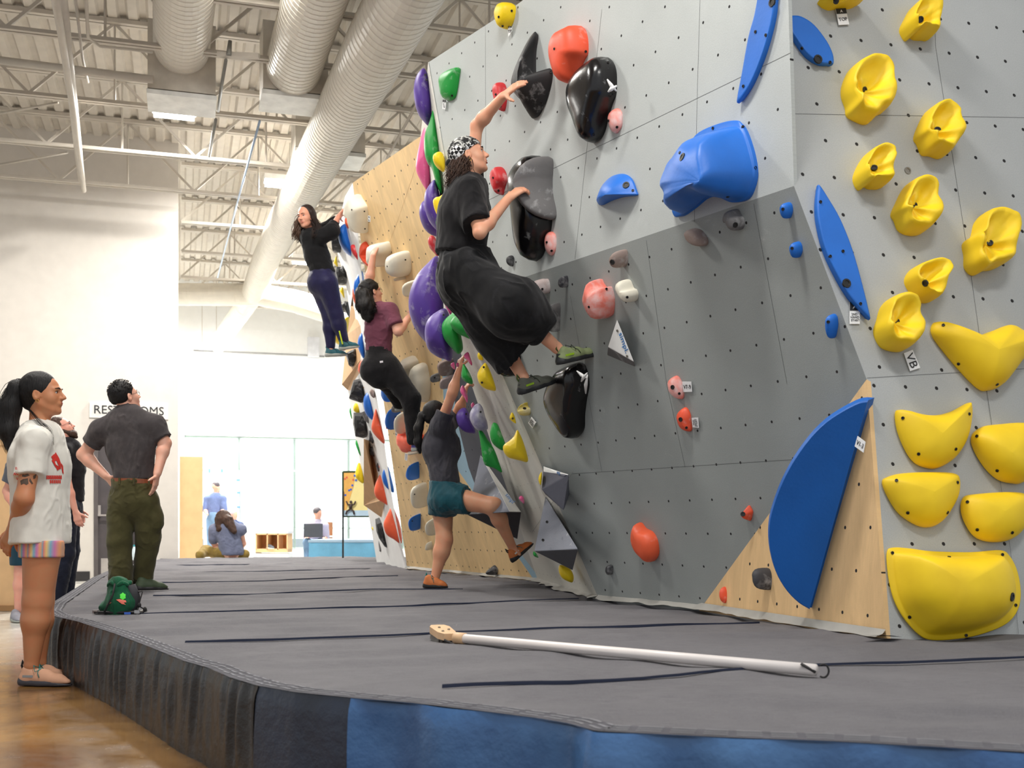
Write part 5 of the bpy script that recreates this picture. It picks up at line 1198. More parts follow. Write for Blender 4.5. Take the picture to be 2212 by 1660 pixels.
pr+=hand(Rw,J(1130,405,-.10)-Rw,(.55,.75,-.3),(-.2,.2,1),(.35,.5,.35),1.0,thumb=(.8,.5,.3))
pr+=hand(Lw,J(1118,182,-.12)-Lw,(.7,.6,-.55),(.5,-.3,-.8),(.12,.22,.2),1.02,thumb=(.9,.4,.2))
Rh,Rk,Ra=J(1012,600,-.10),J(1108,668,-.26),J(1203,752,-.12); Lh,Lk,La=J(1000,605,.10),J(1075,722,.08),J(1130,815,.0)
pr+=leg(Rh,Rk,Ra,(.07,.05,.05,.036))+leg(Lh,Lk,La,(.07,.05,.05,.036))
Rheel,Rtoe=J(1209,788,-.13),J(1290,768,.02); Lheel,Ltoe=J(1126,852,-.0),J(1200,826,.12)
pr+=[cap(Ra,Rheel+A_([.04,0,.05]),.034,.022,.01),cap(La,Lheel+A_([.04,0,.05]),.034,.022,.01)]
b=body(p1,pr,SK1,.0058); face(Pf,fr,1.03,p1,smile=True)
blk=cloth('black_cotton',(24,23,25),.25,fade=(52,50,52)); blk2=cloth('black_canvas',(20,20,22),.3,fade=(58,58,62))
sl=nrm(Re-Rs); se=Rs+sl*.24
hem=J(1000,556); sh=[cap(J(1008,420),J(1002,470),.135,.150,.07,flat=(Y_,.72)),cap(J(1002,470),J(995,545),.150,.158,.08,flat=(Y_,.75)),cap(Rs,Ls,.085,.085,.06),cap(J(1014,402),J(1010,420),.075,.11,.04),
  cap(Rs,se,.080,.088,.05,clip=(se,sl)),cap(Ls,Ls+(Le-Ls)*.55,.075,.075,.04,clip=(Ls+(Le-Ls)*.5,nrm(Le-Ls)))]
sh.append(ell(Pf(0,-.01,-.13),(.062,.062,.05),op='-',k=.02))
sculpt('tee_shirt',sh,.0075,blk,p1,clips=[(J(990,557),(-.25,0,-1))],fold=.010,ffreq=13,seed=4,stretch=((.4,0,1),.5))
tr=[cap(J(1004,548),J(1006,600),.155,.175,.06,flat=(Y_,.8)),cap(Rh,Rk,.155,.165,.09,flat=(Y_,.85)),cap(Rk,J(1172,706,-.18),.165,.115,.09),cap(Lh,Lk,.155,.15,.09),cap(Lk,J(1108,790,.03),.145,.11,.08),cap(J(1020,600),J(1060,680),.15,.15,.1),cap(J(1060,690,0),J(1120,760,-.02),.13,.10,.08)]
d1=nrm(Ra-J(1108,668,-.26)); d2=nrm(La-Lk)
tr_o=sculpt('baggy_trousers',tr,.008,blk2,p1,clips=[(J(1176,715,-.18),d1),(J(990,546),(-.1,0,1))],fold=.016,ffreq=9,seed=9,stretch=((.7,0,-.7),.45))
m=MB(); c_=J(1170,712,-.18); a_=nrm(np.cross(d1,Y_)); b_=np.cross(d1,a_)
rr=[c_+(a_*math.cos(t_)+b_*math.sin(t_)*.95)*.095+d1*.006*math.sin(3*t_) for t_ in np.linspace(0,2*math.pi,40)]; m.tube(rr,.024,8,cap=False); 
cu=m.build('rolled_cuff',blk2,p1,smooth=True); cu.parent=tr_o
# bandana: checkered cloth over the skull, knot behind
def checker():
    t=NT('checkered_bandana'); ob=t.N('ShaderNodeTexCoord').outputs['Object']; c=t.N('ShaderNodeTexChecker'); c.inputs['Scale'].default_value=48; c.inputs[1].default_value=lin((238,238,238)); c.inputs[2].default_value=lin((16,16,18))
    mp=t.N('ShaderNodeMapping'); t.L(ob,mp.inputs[0]); mp.inputs['Rotation'].default_value=(.5,.7,.2); t.L(mp.outputs[0],c.inputs[0])
    n=t.noise(9,3,.5,vec=ob); n2=t.noise(38,4,.7,vec=ob); col=t.mix(t.ramp(n2,.48,.56),lin((18,18,20)),lin((205,205,200))); f=t.ramp(n,.50,.54)
    return t.fin(t.mix(f,col,c.outputs[0]),.8)
bn=[ell(Pf(0,-.014,.030),A_([.087,.108,.094])*1.03,[fr[0],fr[1],fr[2]],.02)]
ba=sculpt('bandana',bn,.005,checker(),p1,clips=[(Pf(0,.03,.028),nrm(fr[1]*.42-fr[2]*.9))],fold=.0025,ffreq=40,seed=2)
kn=[ell(Pf(0,-.122,-.012),(.026,.028,.026),k=.01),cap(Pf(0,-.125,-.02),Pf(.02,-.15,-.085),.012,.016,.01),cap(Pf(.0,-.125,-.02),Pf(-.015,-.135,-.10),.012,.010,.01)]
kk=sculpt('bandana_knot',kn,.005,blk,p1,fold=.002,ffreq=50); kk.parent=ba
def hairmat(name,rgb):
    t=NT(name); ob=t.N('ShaderNodeTexCoord').outputs['Object']; mp=t.N('ShaderNodeMapping'); t.L(ob,mp.inputs[0]); mp.inputs['Rotation'].default_value=(.25,.3,0); mp.inputs['Scale'].default_value=(150,150,11)
    n=t.noise(1.0,3,.6,vec=mp.outputs[0],dist=.4); c=lin(rgb); col=t.mix(t.ramp(n,.35,.7),tuple(x*.5 for x in c[:3])+(1,),tuple(min(1,x*1.7+.004) for x in c[:3])+(1,)); t.bump(n,.9,.004); return t.fin(col,.58,spec=.35)
HAIRB=hairmat('dark_brown_hair',(66,44,33)); HAIRK=hairmat('black_hair',(17,14,14)); HAIRW=hairmat('brown_wavy_hair',(44,30,25))
ha=[cap(Pf(s_,-.05,-.035),Pf(s_*1.05,-.085,-.12),.040,.036,.03) for s_ in (-.035,.0,.035)]
hs=sculpt('hair',ha,.006,HAIRB,p1,fold=.006,ffreq=40,seed=3)
for i,(sx,sy) in enumerate([(.06,-.03),(.065,-.055),(.045,-.085),(.0,-.095),(-.04,-.075),(-.06,-.04),(.072,-.01),(.075,-.035),(.06,-.10)]):
    mb=strands('x',None,[Pf(sx,sy,-.02),Pf(sx*1.15,sy-.02,-.08),Pf(sx*1.5,sy-.05,-.135),Pf(sx*1.5,sy-.075,-.205)],46,.0027,None,None,seed=i,spread=.018,curl=.024,cf=15)
    o_=mb.build('wavy_lock',HAIRB,p1,smooth=True); o_.parent=hs
m=MB(); m.tube([Pf(.083+.001*math.sin(a),-.004+.009*math.cos(a),-.048+.009*math.sin(a)) for a in np.linspace(0,6.28,14)],.0016,5,cap=False); m.build('earring',mk('gold_metal',(220,180,90),.25,metal=1),p1,smooth=True)
olive=mk('olive_suede',(128,140,98),.7,.15); shk=mk('shoe_black',(34,36,38),.5,.15); lime=mk('lime_print',(150,190,40),.5)
for nm,(he,to,u_) in {'R':(Rheel,Rtoe,(.1,-.05,1)),'L':(Lheel,Ltoe,(.15,-.1,1))}.items():
    shoe(he,to,u_,olive if nm=='R' else mk('grey_olive',(92,94,84),.7,.15),shk,p1,rand=.044,lace=mk('lace_dark',(40,52,36),.8),loop=mk('loop_olive',(70,90,40),.8),accent=lime,h=.005,name='climbing_shoe')
# ---------------------------------------------------------------- 2: woman in grey shirt and teal shorts
Y0=9.05
p2=person(J(950,1274),'woman in grey shirt and teal shorts starting a climb with one foot on the mat')
f2=nrm([.80,.55,.12]); u2=nrm([-.12,0,1]); H2=J(944,897,.0)
hp,Pf,fr=head_prims(H2,f2,u2,.98,jaw=.95)
Rs,Ls=J(950,922,-.13),J(972,912,.15); Re,Rw=J(977,850,-.17),J(991,800,-.13); Le,Lw=J(992,885,.10),J(1003,858,.02)
pr=hp+[cap(Pf(0,-.02,-.08),J(955,918),.048,.052,.03),cap(J(952,945),J(962,1050),.08,.085,.05),cap(Rs,Ls,.045,.045,.04)]
pr+=arm(Rs,Re,Rw,(.046,.038,.042,.024))+arm(Ls,Le,Lw,(.044,.036,.04,.024))
pr+=hand(Rw,J(995,775,-.12)-Rw,(.8,.5,-.1),(-.3,-.9,0),(.5,.9,.6),.92)+hand(Lw,J(1006,842,.02)-Lw,(.8,.3,0),(-.3,.8,.2),(.5,.8,.5),.9)
Rh,Rk,Ra=J(972,1075,-.08),J(1066,1094,-.26),J(1107,1183,-.06); Lh,Lk,La=J(955,1085,.08),J(960,1168,.04),J(940,1248,.02)
pr+=leg(Rh,Rk,Ra,(.100,.064,.058,.034),.05)+leg(Lh,Lk,La,(.096,.062,.060,.036),.05)
Rhe,Rto=J(1112,1213,-.07),J(1150,1178,.04); Lhe,Lto=J(921,1274,0),J(963,1275,-.03); Lhe[2]=Lto[2]=ZM+.008
pr+=[cap(Ra,Rhe+A_([.03,0,.055]),.034,.022,.01),cap(La,Lhe+A_([.03,0,.05]),.034,.024,.01)]
body(p2,pr,SK4,.0062); face(Pf,fr,.98,p2)
gsh=cloth('charcoal_jersey',(66,65,72),.2,fade=(104,100,104)); teal=cloth('teal_nylon',(18,72,84),.3,rough=.6,fade=(24,98,104))
sl=nrm(Re-Rs);se=Rs+sl*.12
sh=[cap(J(955,925),J(948,965),.105,.125,.06,flat=(Y_,.85)),cap(J(948,965),J(962,1040),.125,.118,.07,flat=(Y_,.85)),cap(Rs,Ls,.07,.07,.05),cap(Rs,se,.072,.070,.04,clip=(se,sl)),cap(Ls,Ls+(Le-Ls)*.4,.062,.06,.04),cap(J(975,960,-.02),J(978,975,-.02),.07,.07,.06)]
sculpt('tee_shirt',sh,.0075,gsh,p2,clips=[(J(962,1052),(-.15,0,-1))],fold=.009,ffreq=14,seed=21,stretch=((.2,0,1),.4))
st=[cap(J(962,1045),J(962,1080),.125,.14,.05,flat=(Y_,.85)),cap(Rh,J(1010,1082,-.16),.125,.112,.05,clip=(J(1010,1082,-.16),nrm([1,-.4,.12]))),cap(Lh,J(955,1118,.07),.118,.112,.05,clip=(J(955,1112,.07),(0,0,-1)))]
sculpt('running_shorts',st,.0075,teal,p2,clips=[(J(960,1042),(.1,0,1))],fold=.009,ffreq=16,seed=31,stretch=((.3,0,1),.5))
hr=[ell(Pf(0,-.022,.034),A_([.083,.098,.088]),[fr[0],fr[1],fr[2]],.02),ell(Pf(0,-.06,-.02),(.06,.05,.05),k=.03)]
hs=sculpt('hair',hr,.006,HAIRK,p2,clips=[(Pf(0,.062,.02),nrm(fr[1]-fr[2]*.25))],fold=.002,ffreq=60,seed=3)
core('ponytail_mass',[Pf(0,-.105,.0),J(912,898,-.02),J(904,925,-.03),J(903,955,-.03),J(907,978,-.02)],[.018,.028,.034,.030,.012],HAIRK,p2,hs,3)
mb=strands('x',None,[Pf(.0,-.10,.0),J(912,898,-.02),J(903,925,-.03),J(902,955,-.03),J(908,985,-.02)],110,.0020,None,None,seed=5,spread=.018,curl=.004,cf=8); o_=mb.build('ponytail',HAIRK,p2,smooth=True); o_.parent=hs
m=MB(); ball(m,Pf(0,-.112,.0),(.02,.02,.016)); o_=m.build('hair_tie',blk,p2,smooth=True); o_.parent=hs
orange=mk('orange_suede',(196,112,58),.75,.15); rub=mk('black_rubber',(28,26,28),.55,.1); tl=mk('teal_lace',(40,128,124),.7)
shoe(Rhe,Rto,(-.55,-.1,.8),orange,rub,p2,lace=tl,loop=rub,accent=mk('white_print',(225,225,220),.6),h=.005,name='climbing_shoe')
o_=shoe(Lhe,Lto,(0,0,1),orange,rub,p2,lace=tl,loop=tl,h=.005,name='climbing_shoe')
m=MB(); m.tube([La+A_([-.008,0,-.03]),La+A_([-.012,0,-.075])],[.042,.046],16); m.build('ankle_sock',cloth('white_sock',(236,234,230),.05),p2,smooth=True)
# ---------------------------------------------------------------- 3: woman in maroon
Y0=10.6
p3=person(J(825,770),'woman in maroon shirt and black trousers with glasses climbing the plywood wall')
f3=nrm([.75,.60,.22]); u3=nrm([-.20,-.05,1]); H3=J(801,632,-.02)
hp,Pf,fr=head_prims(H3,f3,u3,1.02,jaw=.95)
Ls,Rs=J(796,672,.05),J(842,672,-.06); Le,Lw=J(797,612,.14),J(806,552,.08); Re,Rw=J(860,716,-.12),J(888,680,.02)
pr=hp+[cap(Pf(0,-.02,-.08),J(818,664),.05,.055,.03),cap(J(818,690),J(822,780),.08,.085,.05),cap(Rs,Ls,.05,.05,.05)]
pr+=arm(Rs,Re,Rw,(.05,.042,.044,.027))+arm(Ls,Le,Lw,(.048,.040,.044,.027))
pr+=hand(Lw,J(815,533,.1)-Lw,(.6,.6,-.5),(-.7,.2,.3),(.4,.7,.5),.95)+hand(Rw,J(900,668,.1)-Rw,(.3,.9,0),(0,-.2,1),(.3,.4,.3),.95)
Rh,Rk,Ra=J(838,795,-.05),J(887,862,-.05),J(897,950,.0); Lh,Lk,La=J(808,800,.08),J(848,838,.38),J(862,872,.45)
pr+=leg(Rh,Rk,Ra)+leg(Lh,Lk,La)
body(p3,pr,SK3,.007); face(Pf,fr,1.0,p3); glasses(Pf,fr,1.02,p3,mk('green_black_frame',(24,40,38),.4))
mar=cloth('maroon_heather',(116,66,82),.15); sl=nrm(Re-Rs); se=Rs+sl*.17
sh=[cap(J(817,680),J(818,715),.125,.125,.06,flat=(Y_,1.15)),cap(J(818,715),J(818,768),.122,.122,.06,flat=(Y_,1.1)),cap(Rs,Ls,.075,.075,.05),cap(Rs,se,.075,.078,.04,clip=(se,sl)),cap(Ls,Ls+(Le-Ls)*.35,.068,.066,.04)]
sculpt('tee_shirt',sh,.0085,mar,p3,clips=[(J(818,762),(-.1,0,-1))],fold=.008,ffreq=15,seed=8,stretch=((1,0,.2),.5))
tr=[cap(J(818,756),J(820,800),.118,.148,.06,flat=(Y_,1.05)),cap(Rh,Rk,.125,.090,.06),cap(Rk,J(894,950,0),.085,.068,.05),cap(Lh,Lk,.12,.088,.06),cap(Lk,La,.085,.065,.05),cap(J(808,800,-.02),J(822,815,-.02),.13,.11,.06)]
o_=sculpt('black_trousers',tr,.009,blk,p3,clips=[(J(818,752),(.1,0,1)),(J(893,962,0),(0,0,-1))],fold=.007,ffreq=16,seed=12)
m=MB(); m.box(J(824,782,-.165),.03,.006,.018,nrm([1,0,.15]),Y_,nrm([-.15,0,1])); o2=m.build('pocket_label',mk('label_white',(225,220,225),.6),p3); o2.parent=o_
hr=[ell(Pf(0,-.02,.036),A_([.090,.103,.092]),[fr[0],fr[1],fr[2]],.02),ell(Pf(0,-.075,-.02),(.07,.06,.06),k=.03)]
hs=sculpt('hair',hr,.007,HAIRK,p3,clips=[(Pf(0,.066,.02),nrm(fr[1]-fr[2]*.3))],fold=.005,ffreq=50,seed=3)
core('ponytail_mass',[Pf(0,-.11,.01),J(786,640,-.1),J(790,662,-.12),J(794,684,-.12)],[.05,.075,.085,.05],HAIRK,p3,hs,3,.01)
for i,dx in enumerate((-12,-4,5,13,18)):
    mb=strands('x',None,[Pf(.0,-.12,.01),J(786+dx*.5,640,-.12),J(788+dx,662,-.15),J(792+dx*1.1,688-abs(dx)*.5,-.15)],34,.0040,None,None,seed=15+i,spread=.016,curl=.02,cf=14); o_=mb.build('curly_ponytail',HAIRK,p3,smooth=True); o_.parent=hs
gsole=mk('pale_grey_rubber',(168,172,166),.6); tb=mk('teal_black_upper',(30,92,104),.6,.3)
shoe(J(896,975,.02),J(927,968,.12),(0,0,1),mk('purple_blue_upper',(86,84,160),.6,.4),gsole,p3,lace=rub,loop=None,h=.006,name='climbing_shoe')
shoe(J(861,888,.45),J(880,884,.6),(0,0,1),mk('purple_blue_upper',(86,84,160),.6,.4),gsole,p3,h=.007,name='climbing_shoe')
# ---------------------------------------------------------------- 4: woman in black sweater
Y0=12.0
p4=person(J(700,620),'smiling woman with long wavy hair in black sweater and navy leggings hanging high')
f4=nrm([-.42,-.85,-.22]); u4=nrm([-.18,-.12,1]); H4=J(661,468,-.06)
hp,Pf,fr=head_prims(H4,f4,u4,1.02,jaw=.95)
Rs,Ls=J(690,512,-.10),J(662,512,.08); Re,Rw=J(716,500,-.12),J(731,468,.0); Le,Lw=J(700,494,.15),J(733,470,.12)
pr=hp+[cap(Pf(0,-.02,-.08),J(672,508),.05,.055,.03),cap(J(674,530),J(698,605),.08,.08,.05),cap(Rs,Ls,.05,.05,.05)]
pr+=arm(Rs,Re,Rw)+arm(Ls,Le,Lw)+hand(Rw,J(741,455,.05)-Rw,(.9,.2,-.2),(-.3,-.8,.4),(.3,.5,.4),.95)+hand(Lw,J(741,460,.2)-Lw,(.9,.2,-.2),(-.3,.8,.4),(.3,.5,.4),.9)
Rh,Rk,Ra=J(706,612,-.07),J(726,680,-.03),J(744,742,.0); Lh,Lk,La=J(692,618,.08),J(712,686,.06),J(714,752,.06)
pr+=leg(Rh,Rk,Ra)+leg(Lh,Lk,La)+[cap(Ra,J(743,752),.034,.03,.02),cap(La,J(714,762,.06),.034,.03,.02)]
body(p4,pr,skin('skin_rosy',(228,168,140)),.007); face(Pf,fr,1.0,p4,smile=True)
swe=cloth('black_knit',(22,22,24),.3)
sh=[cap(J(674,516),J(684,550),.125,.125,.06),cap(J(684,550),J(698,590),.122,.130,.06),cap(Rs,Ls,.078,.078,.05),cap(Rs,Re,.085,.082,.04),cap(Re,Re+(Rw-Re)*.45,.078,.060,.03,clip=(Re+(Rw-Re)*.45,nrm(Rw-Re))),cap(Ls,Le,.078,.065,.04),cap(Le,Le+(Lw-Le)*.7,.065,.05,.03),cap(J(668,503),J(670,510),.068,.09,.03)]
sculpt('sweater',sh,.009,swe,p4,clips=[(J(698,592),nrm([.15,0,-1]))],fold=.008,ffreq=14,seed=8,stretch=((1,0,.2),.5))
nav=cloth('navy_lycra',(30,28,66),.2,rough=.55,fade=(52,48,98))
tr=[cap(J(697,576),J(698,612),.122,.142,.06),cap(J(692,612),J(700,622),.14,.12,.05),cap(Rh,Rk,.118,.078,.05),cap(Rk,Rk+(Ra-Rk)*.35,.072,.072,.04),cap(Rk+(Ra-Rk)*.35,J(744,740),.072,.052,.04),cap(Lh,Lk,.115,.076,.05),cap(Lk,Lk+(La-Lk)*.35,.070,.070,.04),cap(Lk+(La-Lk)*.35,J(714,748,.06),.070,.050,.04)]
o_=sculpt('leggings',tr,.009,nav,p4,clips=[(J(697,584),(-.1,0,1))],fold=.003,ffreq=18,seed=13)
m=MB(); a_,b2=J(733,715,-.10),J(740,744,-.075); m.bar(a_,b2,.014,.01,up=(0,1,0)); o2=m.build('reflective_zip',mk('neon_yellow',(206,228,40),.5),p4); o2.parent=o_
hr=[ell(Pf(0,-.03,.04),A_([.088,.098,.088]),[fr[0],fr[1],fr[2]],.02),cap(Pf(-.075,-.01,.02),Pf(-.085,-.03,-.09),.032,.03,.03),cap(Pf(.075,-.01,.02),Pf(.085,-.03,-.09),.032,.03,.03),cap(Pf(0,-.09,.0),Pf(0,-.09,-.08),.06,.06,.04)]
hs=sculpt('hair',hr,.007,HAIRW,p4,clips=[(Pf(0,.060,.03),nrm(fr[1]-fr[2]*.35))],fold=.005,ffreq=45,seed=3)
for i,(q1,q2,q3) in enumerate([(J(644,475,-.05),J(637,500,-.08),J(633,522,-.08)),(J(648,480,-.02),J(643,505,-.06),J(640,522,-.06)),(J(652,490,.05),J(648,510,.02),J(645,528,0)),(J(684,478,-.12),J(688,500,-.16),J(682,515,-.17)),(J(680,485,-.1),J(680,505,-.17),J(674,518,-.17))]):
    mb=strands('x',None,[Pf(.05 if i>2 else -.05,-.03,.06),q1,q2,q3],34,.0042,None,None,seed=40+i,spread=.016,curl=.018,cf=12); o_=mb.build('wavy_lock',HAIRW if i not in (0,1) else mk('brown_hair_tip',(92,66,48),.5,.3,30),p4,smooth=True); o_.parent=hs
shoe(J(738,757,-.02),J(774,751,.02),(-.1,-.1,1),tb,gsole,p4,lace=rub,loop=tl,h=.006,name='climbing_shoe'); shoe(J(707,771,.05),J(748,769,.12),(0,0,1),tb,gsole,p4,lace=rub,loop=tl,h=.006,name='climbing_shoe')
# ---------------------------------------------------------------- 5: watching woman in white shirt
Y0=5.92
p5=person(at(95,1475,5.92)*A_([1,1,0]),'woman in white printed shirt and striped shorts standing on the floor watching')
f5=nrm([1,.05,.04]); u5=nrm([-.05,0,1]); H5=J(93,852,.0)
hp,Pf,fr=head_prims(H5,f5,u5,.985,jaw=.95)
Rs,Ls=J(76,952,-.185),J(88,950,.17); Re,Rw=J(52,1078,-.25),J(28,1142,-.10); Le,Lw=J(60,1078,.20),J(38,1138,.06)
pr=hp+[cap(Pf(0,-.02,-.075),J(86,928),.050,.056,.03),cap(J(84,955),J(88,1160),.085,.09,.05),cap(Rs,Ls,.05,.05,.05)]
pr+=arm(Rs,Re,Rw,(.050,.044,.044,.029))+arm(Ls,Le,Lw,(.050,.044,.044,.029))
pr+=hand(Rw,(-.45,.15,-.85),(.2,.9,0),(.9,0,-.3),(.25,.35,.25),.95,thumb=(.5,.8,.2))+hand(Lw,(-.6,-.2,-.75),(0,-.9,0),(.9,0,-.3),(.35,.5,.35),.9)
Rh,Rk,Ra=J(90,1200,-.085),J(80,1300,-.09),J(68,1438,-.09); Lh,Lk,La=J(90,1200,.085),J(86,1298,.09),J(84,1432,.08)
pr+=[cap(Rh,Rk,.096,.070,.015),cap(J(89,1165,-.05),Rh,.07,.085,.01),cap(Rk,Rk+(Ra-Rk)*.3,.062,.066,.04),cap(Rk+(Ra-Rk)*.3,Ra,.066,.036,.04),cap(Lh,Lk,.095,.070,.015),cap(J(89,1165,.05),Lh,.07,.085,.01),cap(Lk,Lk+(La-Lk)*.3,.062,.066,.04),cap(Lk+(La-Lk)*.3,La,.066,.036,.04)]
Rhe=A_([J(49,1470,-.09)[0],Y0-.09,.004]);Rto=A_([J(150,1470,-.12)[0],Y0-.12,.004]);Lhe=A_([J(60,1470,.08)[0],Y0+.09,.004]);Lto=A_([J(146,1470,.05)[0],Y0+.06,.004])
for A1,B1_,C1_ in ((Ra,Rhe,Rto),(La,Lhe,Lto)): pr+=[cap(A1,B1_+A_([.045,0,.05]),.036,.026,.01)]
body(p5,pr,SK2,.006); face(Pf,fr,.985,p5)
wh=cloth('white_heavy_cotton',(232,228,218),.05); sl=nrm(Re-Rs);se=Rs+sl*.19
sh=[cap(J(88,950),J(86,1000),.112,.125,.06,flat=(Y_,.72)),cap(J(86,1000),J(88,1178),.126,.136,.08,flat=(Y_,.60)),cap(Rs,Ls,.068,.068,.05),cap(Rs,se,.070,.074,.04,clip=(se,nrm(sl+A_([.2,0,0])))),cap(Ls,Ls+nrm(Le-Ls)*.19,.08,.09,.04,clip=(Ls+nrm(Le-Ls)*.19,sl)),cap(J(90,934),J(88,948),.055,.09,.04)]
tee=sculpt('printed_tee_shirt',sh,.007,wh,p5,clips=[(J(88,1174),(0,0,-1))],fold=.008,ffreq=12,seed=17,stretch=((0,0,1),.6))
# striped shorts
t=NT('striped_shorts'); ob=t.N('ShaderNodeTexCoord').outputs['Object']; spx=t.N('ShaderNodeSeparateXYZ'); t.L(ob,spx.inputs[0])
cr=t.N('ShaderNodeValToRGB'); e_=cr.color_ramp; e_.interpolation='LINEAR'
cols=[(212,112,120),(226,190,120),(120,170,190),(200,120,170),(230,160,110),(110,150,170)]
for i,cc in enumerate(cols):
    el_=e_.elements[i] if i<2 else e_.elements.new(i/5.); el_.position=i/5.; el_.color=lin(cc)
t.L(t.M('FRACT',t.M('MULTIPLY',spx.outputs[0],14.0)),cr.inputs[0]); STR=t.fin(cr.outputs[0],.85)
st=[cap(J(90,1165),J(90,1185),.105,.108,.04,flat=(Y_,.75)),cap(J(90,1180,-.078),J(89.5,1222,-.086),.112,.112,.02),cap(J(90,1180,.078),J(90,1222,.086),.110,.110,.02)]
sculpt('striped_shorts',st,.007,STR,p5,clips=[(J(90,1204),(0,0,-1)),(J(90,1168),(0,0,1))],fold=.0015,ffreq=20,seed=5)
hr=[ell(Pf(0,-.025,.035),A_([.086,.100,.090]),[fr[0],fr[1],fr[2]],.02),ell(Pf(0,-.06,-.02),(.06,.055,.07),k=.03)]
hs=sculpt('hair',hr,.006,HAIRK,p5,clips=[(Pf(0,.060,.03),nrm(fr[1]-fr[2]*.30))],fold=.002,ffreq=60,seed=3)
core('ponytail_mass',[Pf(0,-.09,.06),J(36,840,-.02),J(22,880,-.03),J(18,930,-.04),J(28,985,-.05)],[.028,.042,.052,.048,.018],HAIRK,p5,hs,3)
mb=strands('x',None,[Pf(0,-.09,.06),J(36,840,-.02),J(21,880,-.03),J(17,930,-.04),J(30,1000,-.05)],260,.0019,None,None,seed=5,spread=.026,curl=.003,cf=7); o_=mb.build('long_ponytail',HAIRK,p5,smooth=True); o_.parent=hs
mb=strands('x',None,[Pf(.06,-.06,-.08),J(86,912,-.13),J(106,930,-.145),J(116,968,-.155)],14,.0013,None,None,seed=9,spread=.007); o_=mb.build('loose_lock',HAIRK,p5,smooth=True); o_.parent=hs
m=MB(); m.tube([Pf(.083+.001*math.sin(a),-.002+.007*math.cos(a),-.046+.007*math.sin(a)) for a in np.linspace(0,6.28,14)],.0014,5,cap=False); m.build('earring',mk('gold_metal',(220,180,90),.25,metal=1),p5,smooth=True)
# red print on the shirt and the tattoo, laid onto the surface by closest point
dg=None
def decal(polys,name,mat,obj,root,off=.004,view=None,th=1.0):
    """flat ink shapes pressed onto a garment: polygons in picture space, projected along the sight line onto the cloth"""
    from mathutils.bvhtree import BVHTree
    me=obj.data; ol=A_(root.location); P=[tuple(v.co+Vector(ol)) for v in me.vertices]; bt=BVHTree.FromPolygons(P,[list(p.vertices) for p in me.polygons])
    mb=MB()
    for poly in polys:
        q=A_(poly,).astype(float); n=len(q); c=q.mean(0); pts=[]
        for s in (1.0,.5,0):
            for x,y in q:
                X=c+(A_([x,y])-c)*s; h_=bt.ray_cast(Vector(CAM),Vector(ray(*X)))
                pts.append(None if h_[0] is None else A_(h_[0])+A_(ray(*X))*-off)
        if any(p is None for p in pts): continue
        mb.add(pts,[[r_*n+i,r_*n+(i+1)%n,(r_+1)*n+(i+1)%n,(r_+1)*n+i] for r_ in (0,1) for i in range(n)])
    if mb.v:
        o=mb.build(name,mat,root); o.parent=obj; return o
RED=mk('red_print',(216,52,42),.7,.05)
S3=lambda pts: [(x/6.64,790+y/6.64) for x,y in pts]
dec=[S3([(735,1310),(800,1245),(850,1330),(880,1420),(875,1490),(840,1430),(800,1350),(770,1370)]),S3([(740,1360),(775,1345),(800,1420),(850,1450),(870,1480),(825,1508),(780,1430)]),S3([(880,1400),(905,1440),(915,1560),(895,1540),(885,1470)])]
for k_ in range(9): dec.append(S3([(665+k_*25,1580),(685+k_*25,1575),(687+k_*25,1630),(667+k_*25,1635)]))
for k_ in range(6): dec.append(S3([(715+k_*27,1645),(735+k_*27,1642),(737+k_*27,1690),(717+k_*27,1692)]))
decal(dec,'red_print',RED,tee,p5)
for ch_,(x_,y_) in {'B':(247,1480),'N':(258,1560),'A':(222,1560),'V':(262,1630)}.items():
    q=S3([(x_,y_)])[0]; me=tee.data
    from mathutils.bvhtree import BVHTree
    bt=BVHTree.FromPolygons([tuple(v.co+p5.location) for v in me.vertices],[list(p.vertices) for p in me.polygons]); h_=bt.ray_cast(Vector(CAM),Vector(ray(*q)))
    if h_[0] is not None:
        o_=text('red_letter',ch_,A_(h_[0])-Y_*.012,X_*.9+Y_*-.1,Z_,.02,RED,p5); 
bod=[c for c in p5.children if c.name.startswith('body')][0]
S4=lambda pts: [(x/3.32,1000+y/3.32) for x,y in pts]
decal([S4([(155,50),(185,40),(215,52),(205,70),(170,72)]),S4([(145,130),(165,118),(200,112),(205,150),(190,160),(170,150),(150,160)]),S4([(160,85),(200,80),(214,92),(180,104),(158,100)]),S4([(215,110),(238,150),(228,155),(208,130)]),S4([(238,95),(262,80),(255,112),(240,118)])],'tattoo',mk('tattoo_ink',(84,66,52),.6),bod,p5,off=.0015)
tan=mk('tan_suede',(208,158,128),.8,.1)
shoe(Rhe,Rto,(0,0,1),tan,mk('slate_rubber',(62,60,66),.6),p5,lace=tl,loop=rub,accent=mk('grey_print',(150,150,150),.6),h=.0048,name='climbing_shoe'); shoe(Lhe,Lto,(0,0,1),tan,mk('slate_rubber',(62,60,66),.6),p5,lace=tl,loop=rub,h=.0055,name='climbing_shoe')
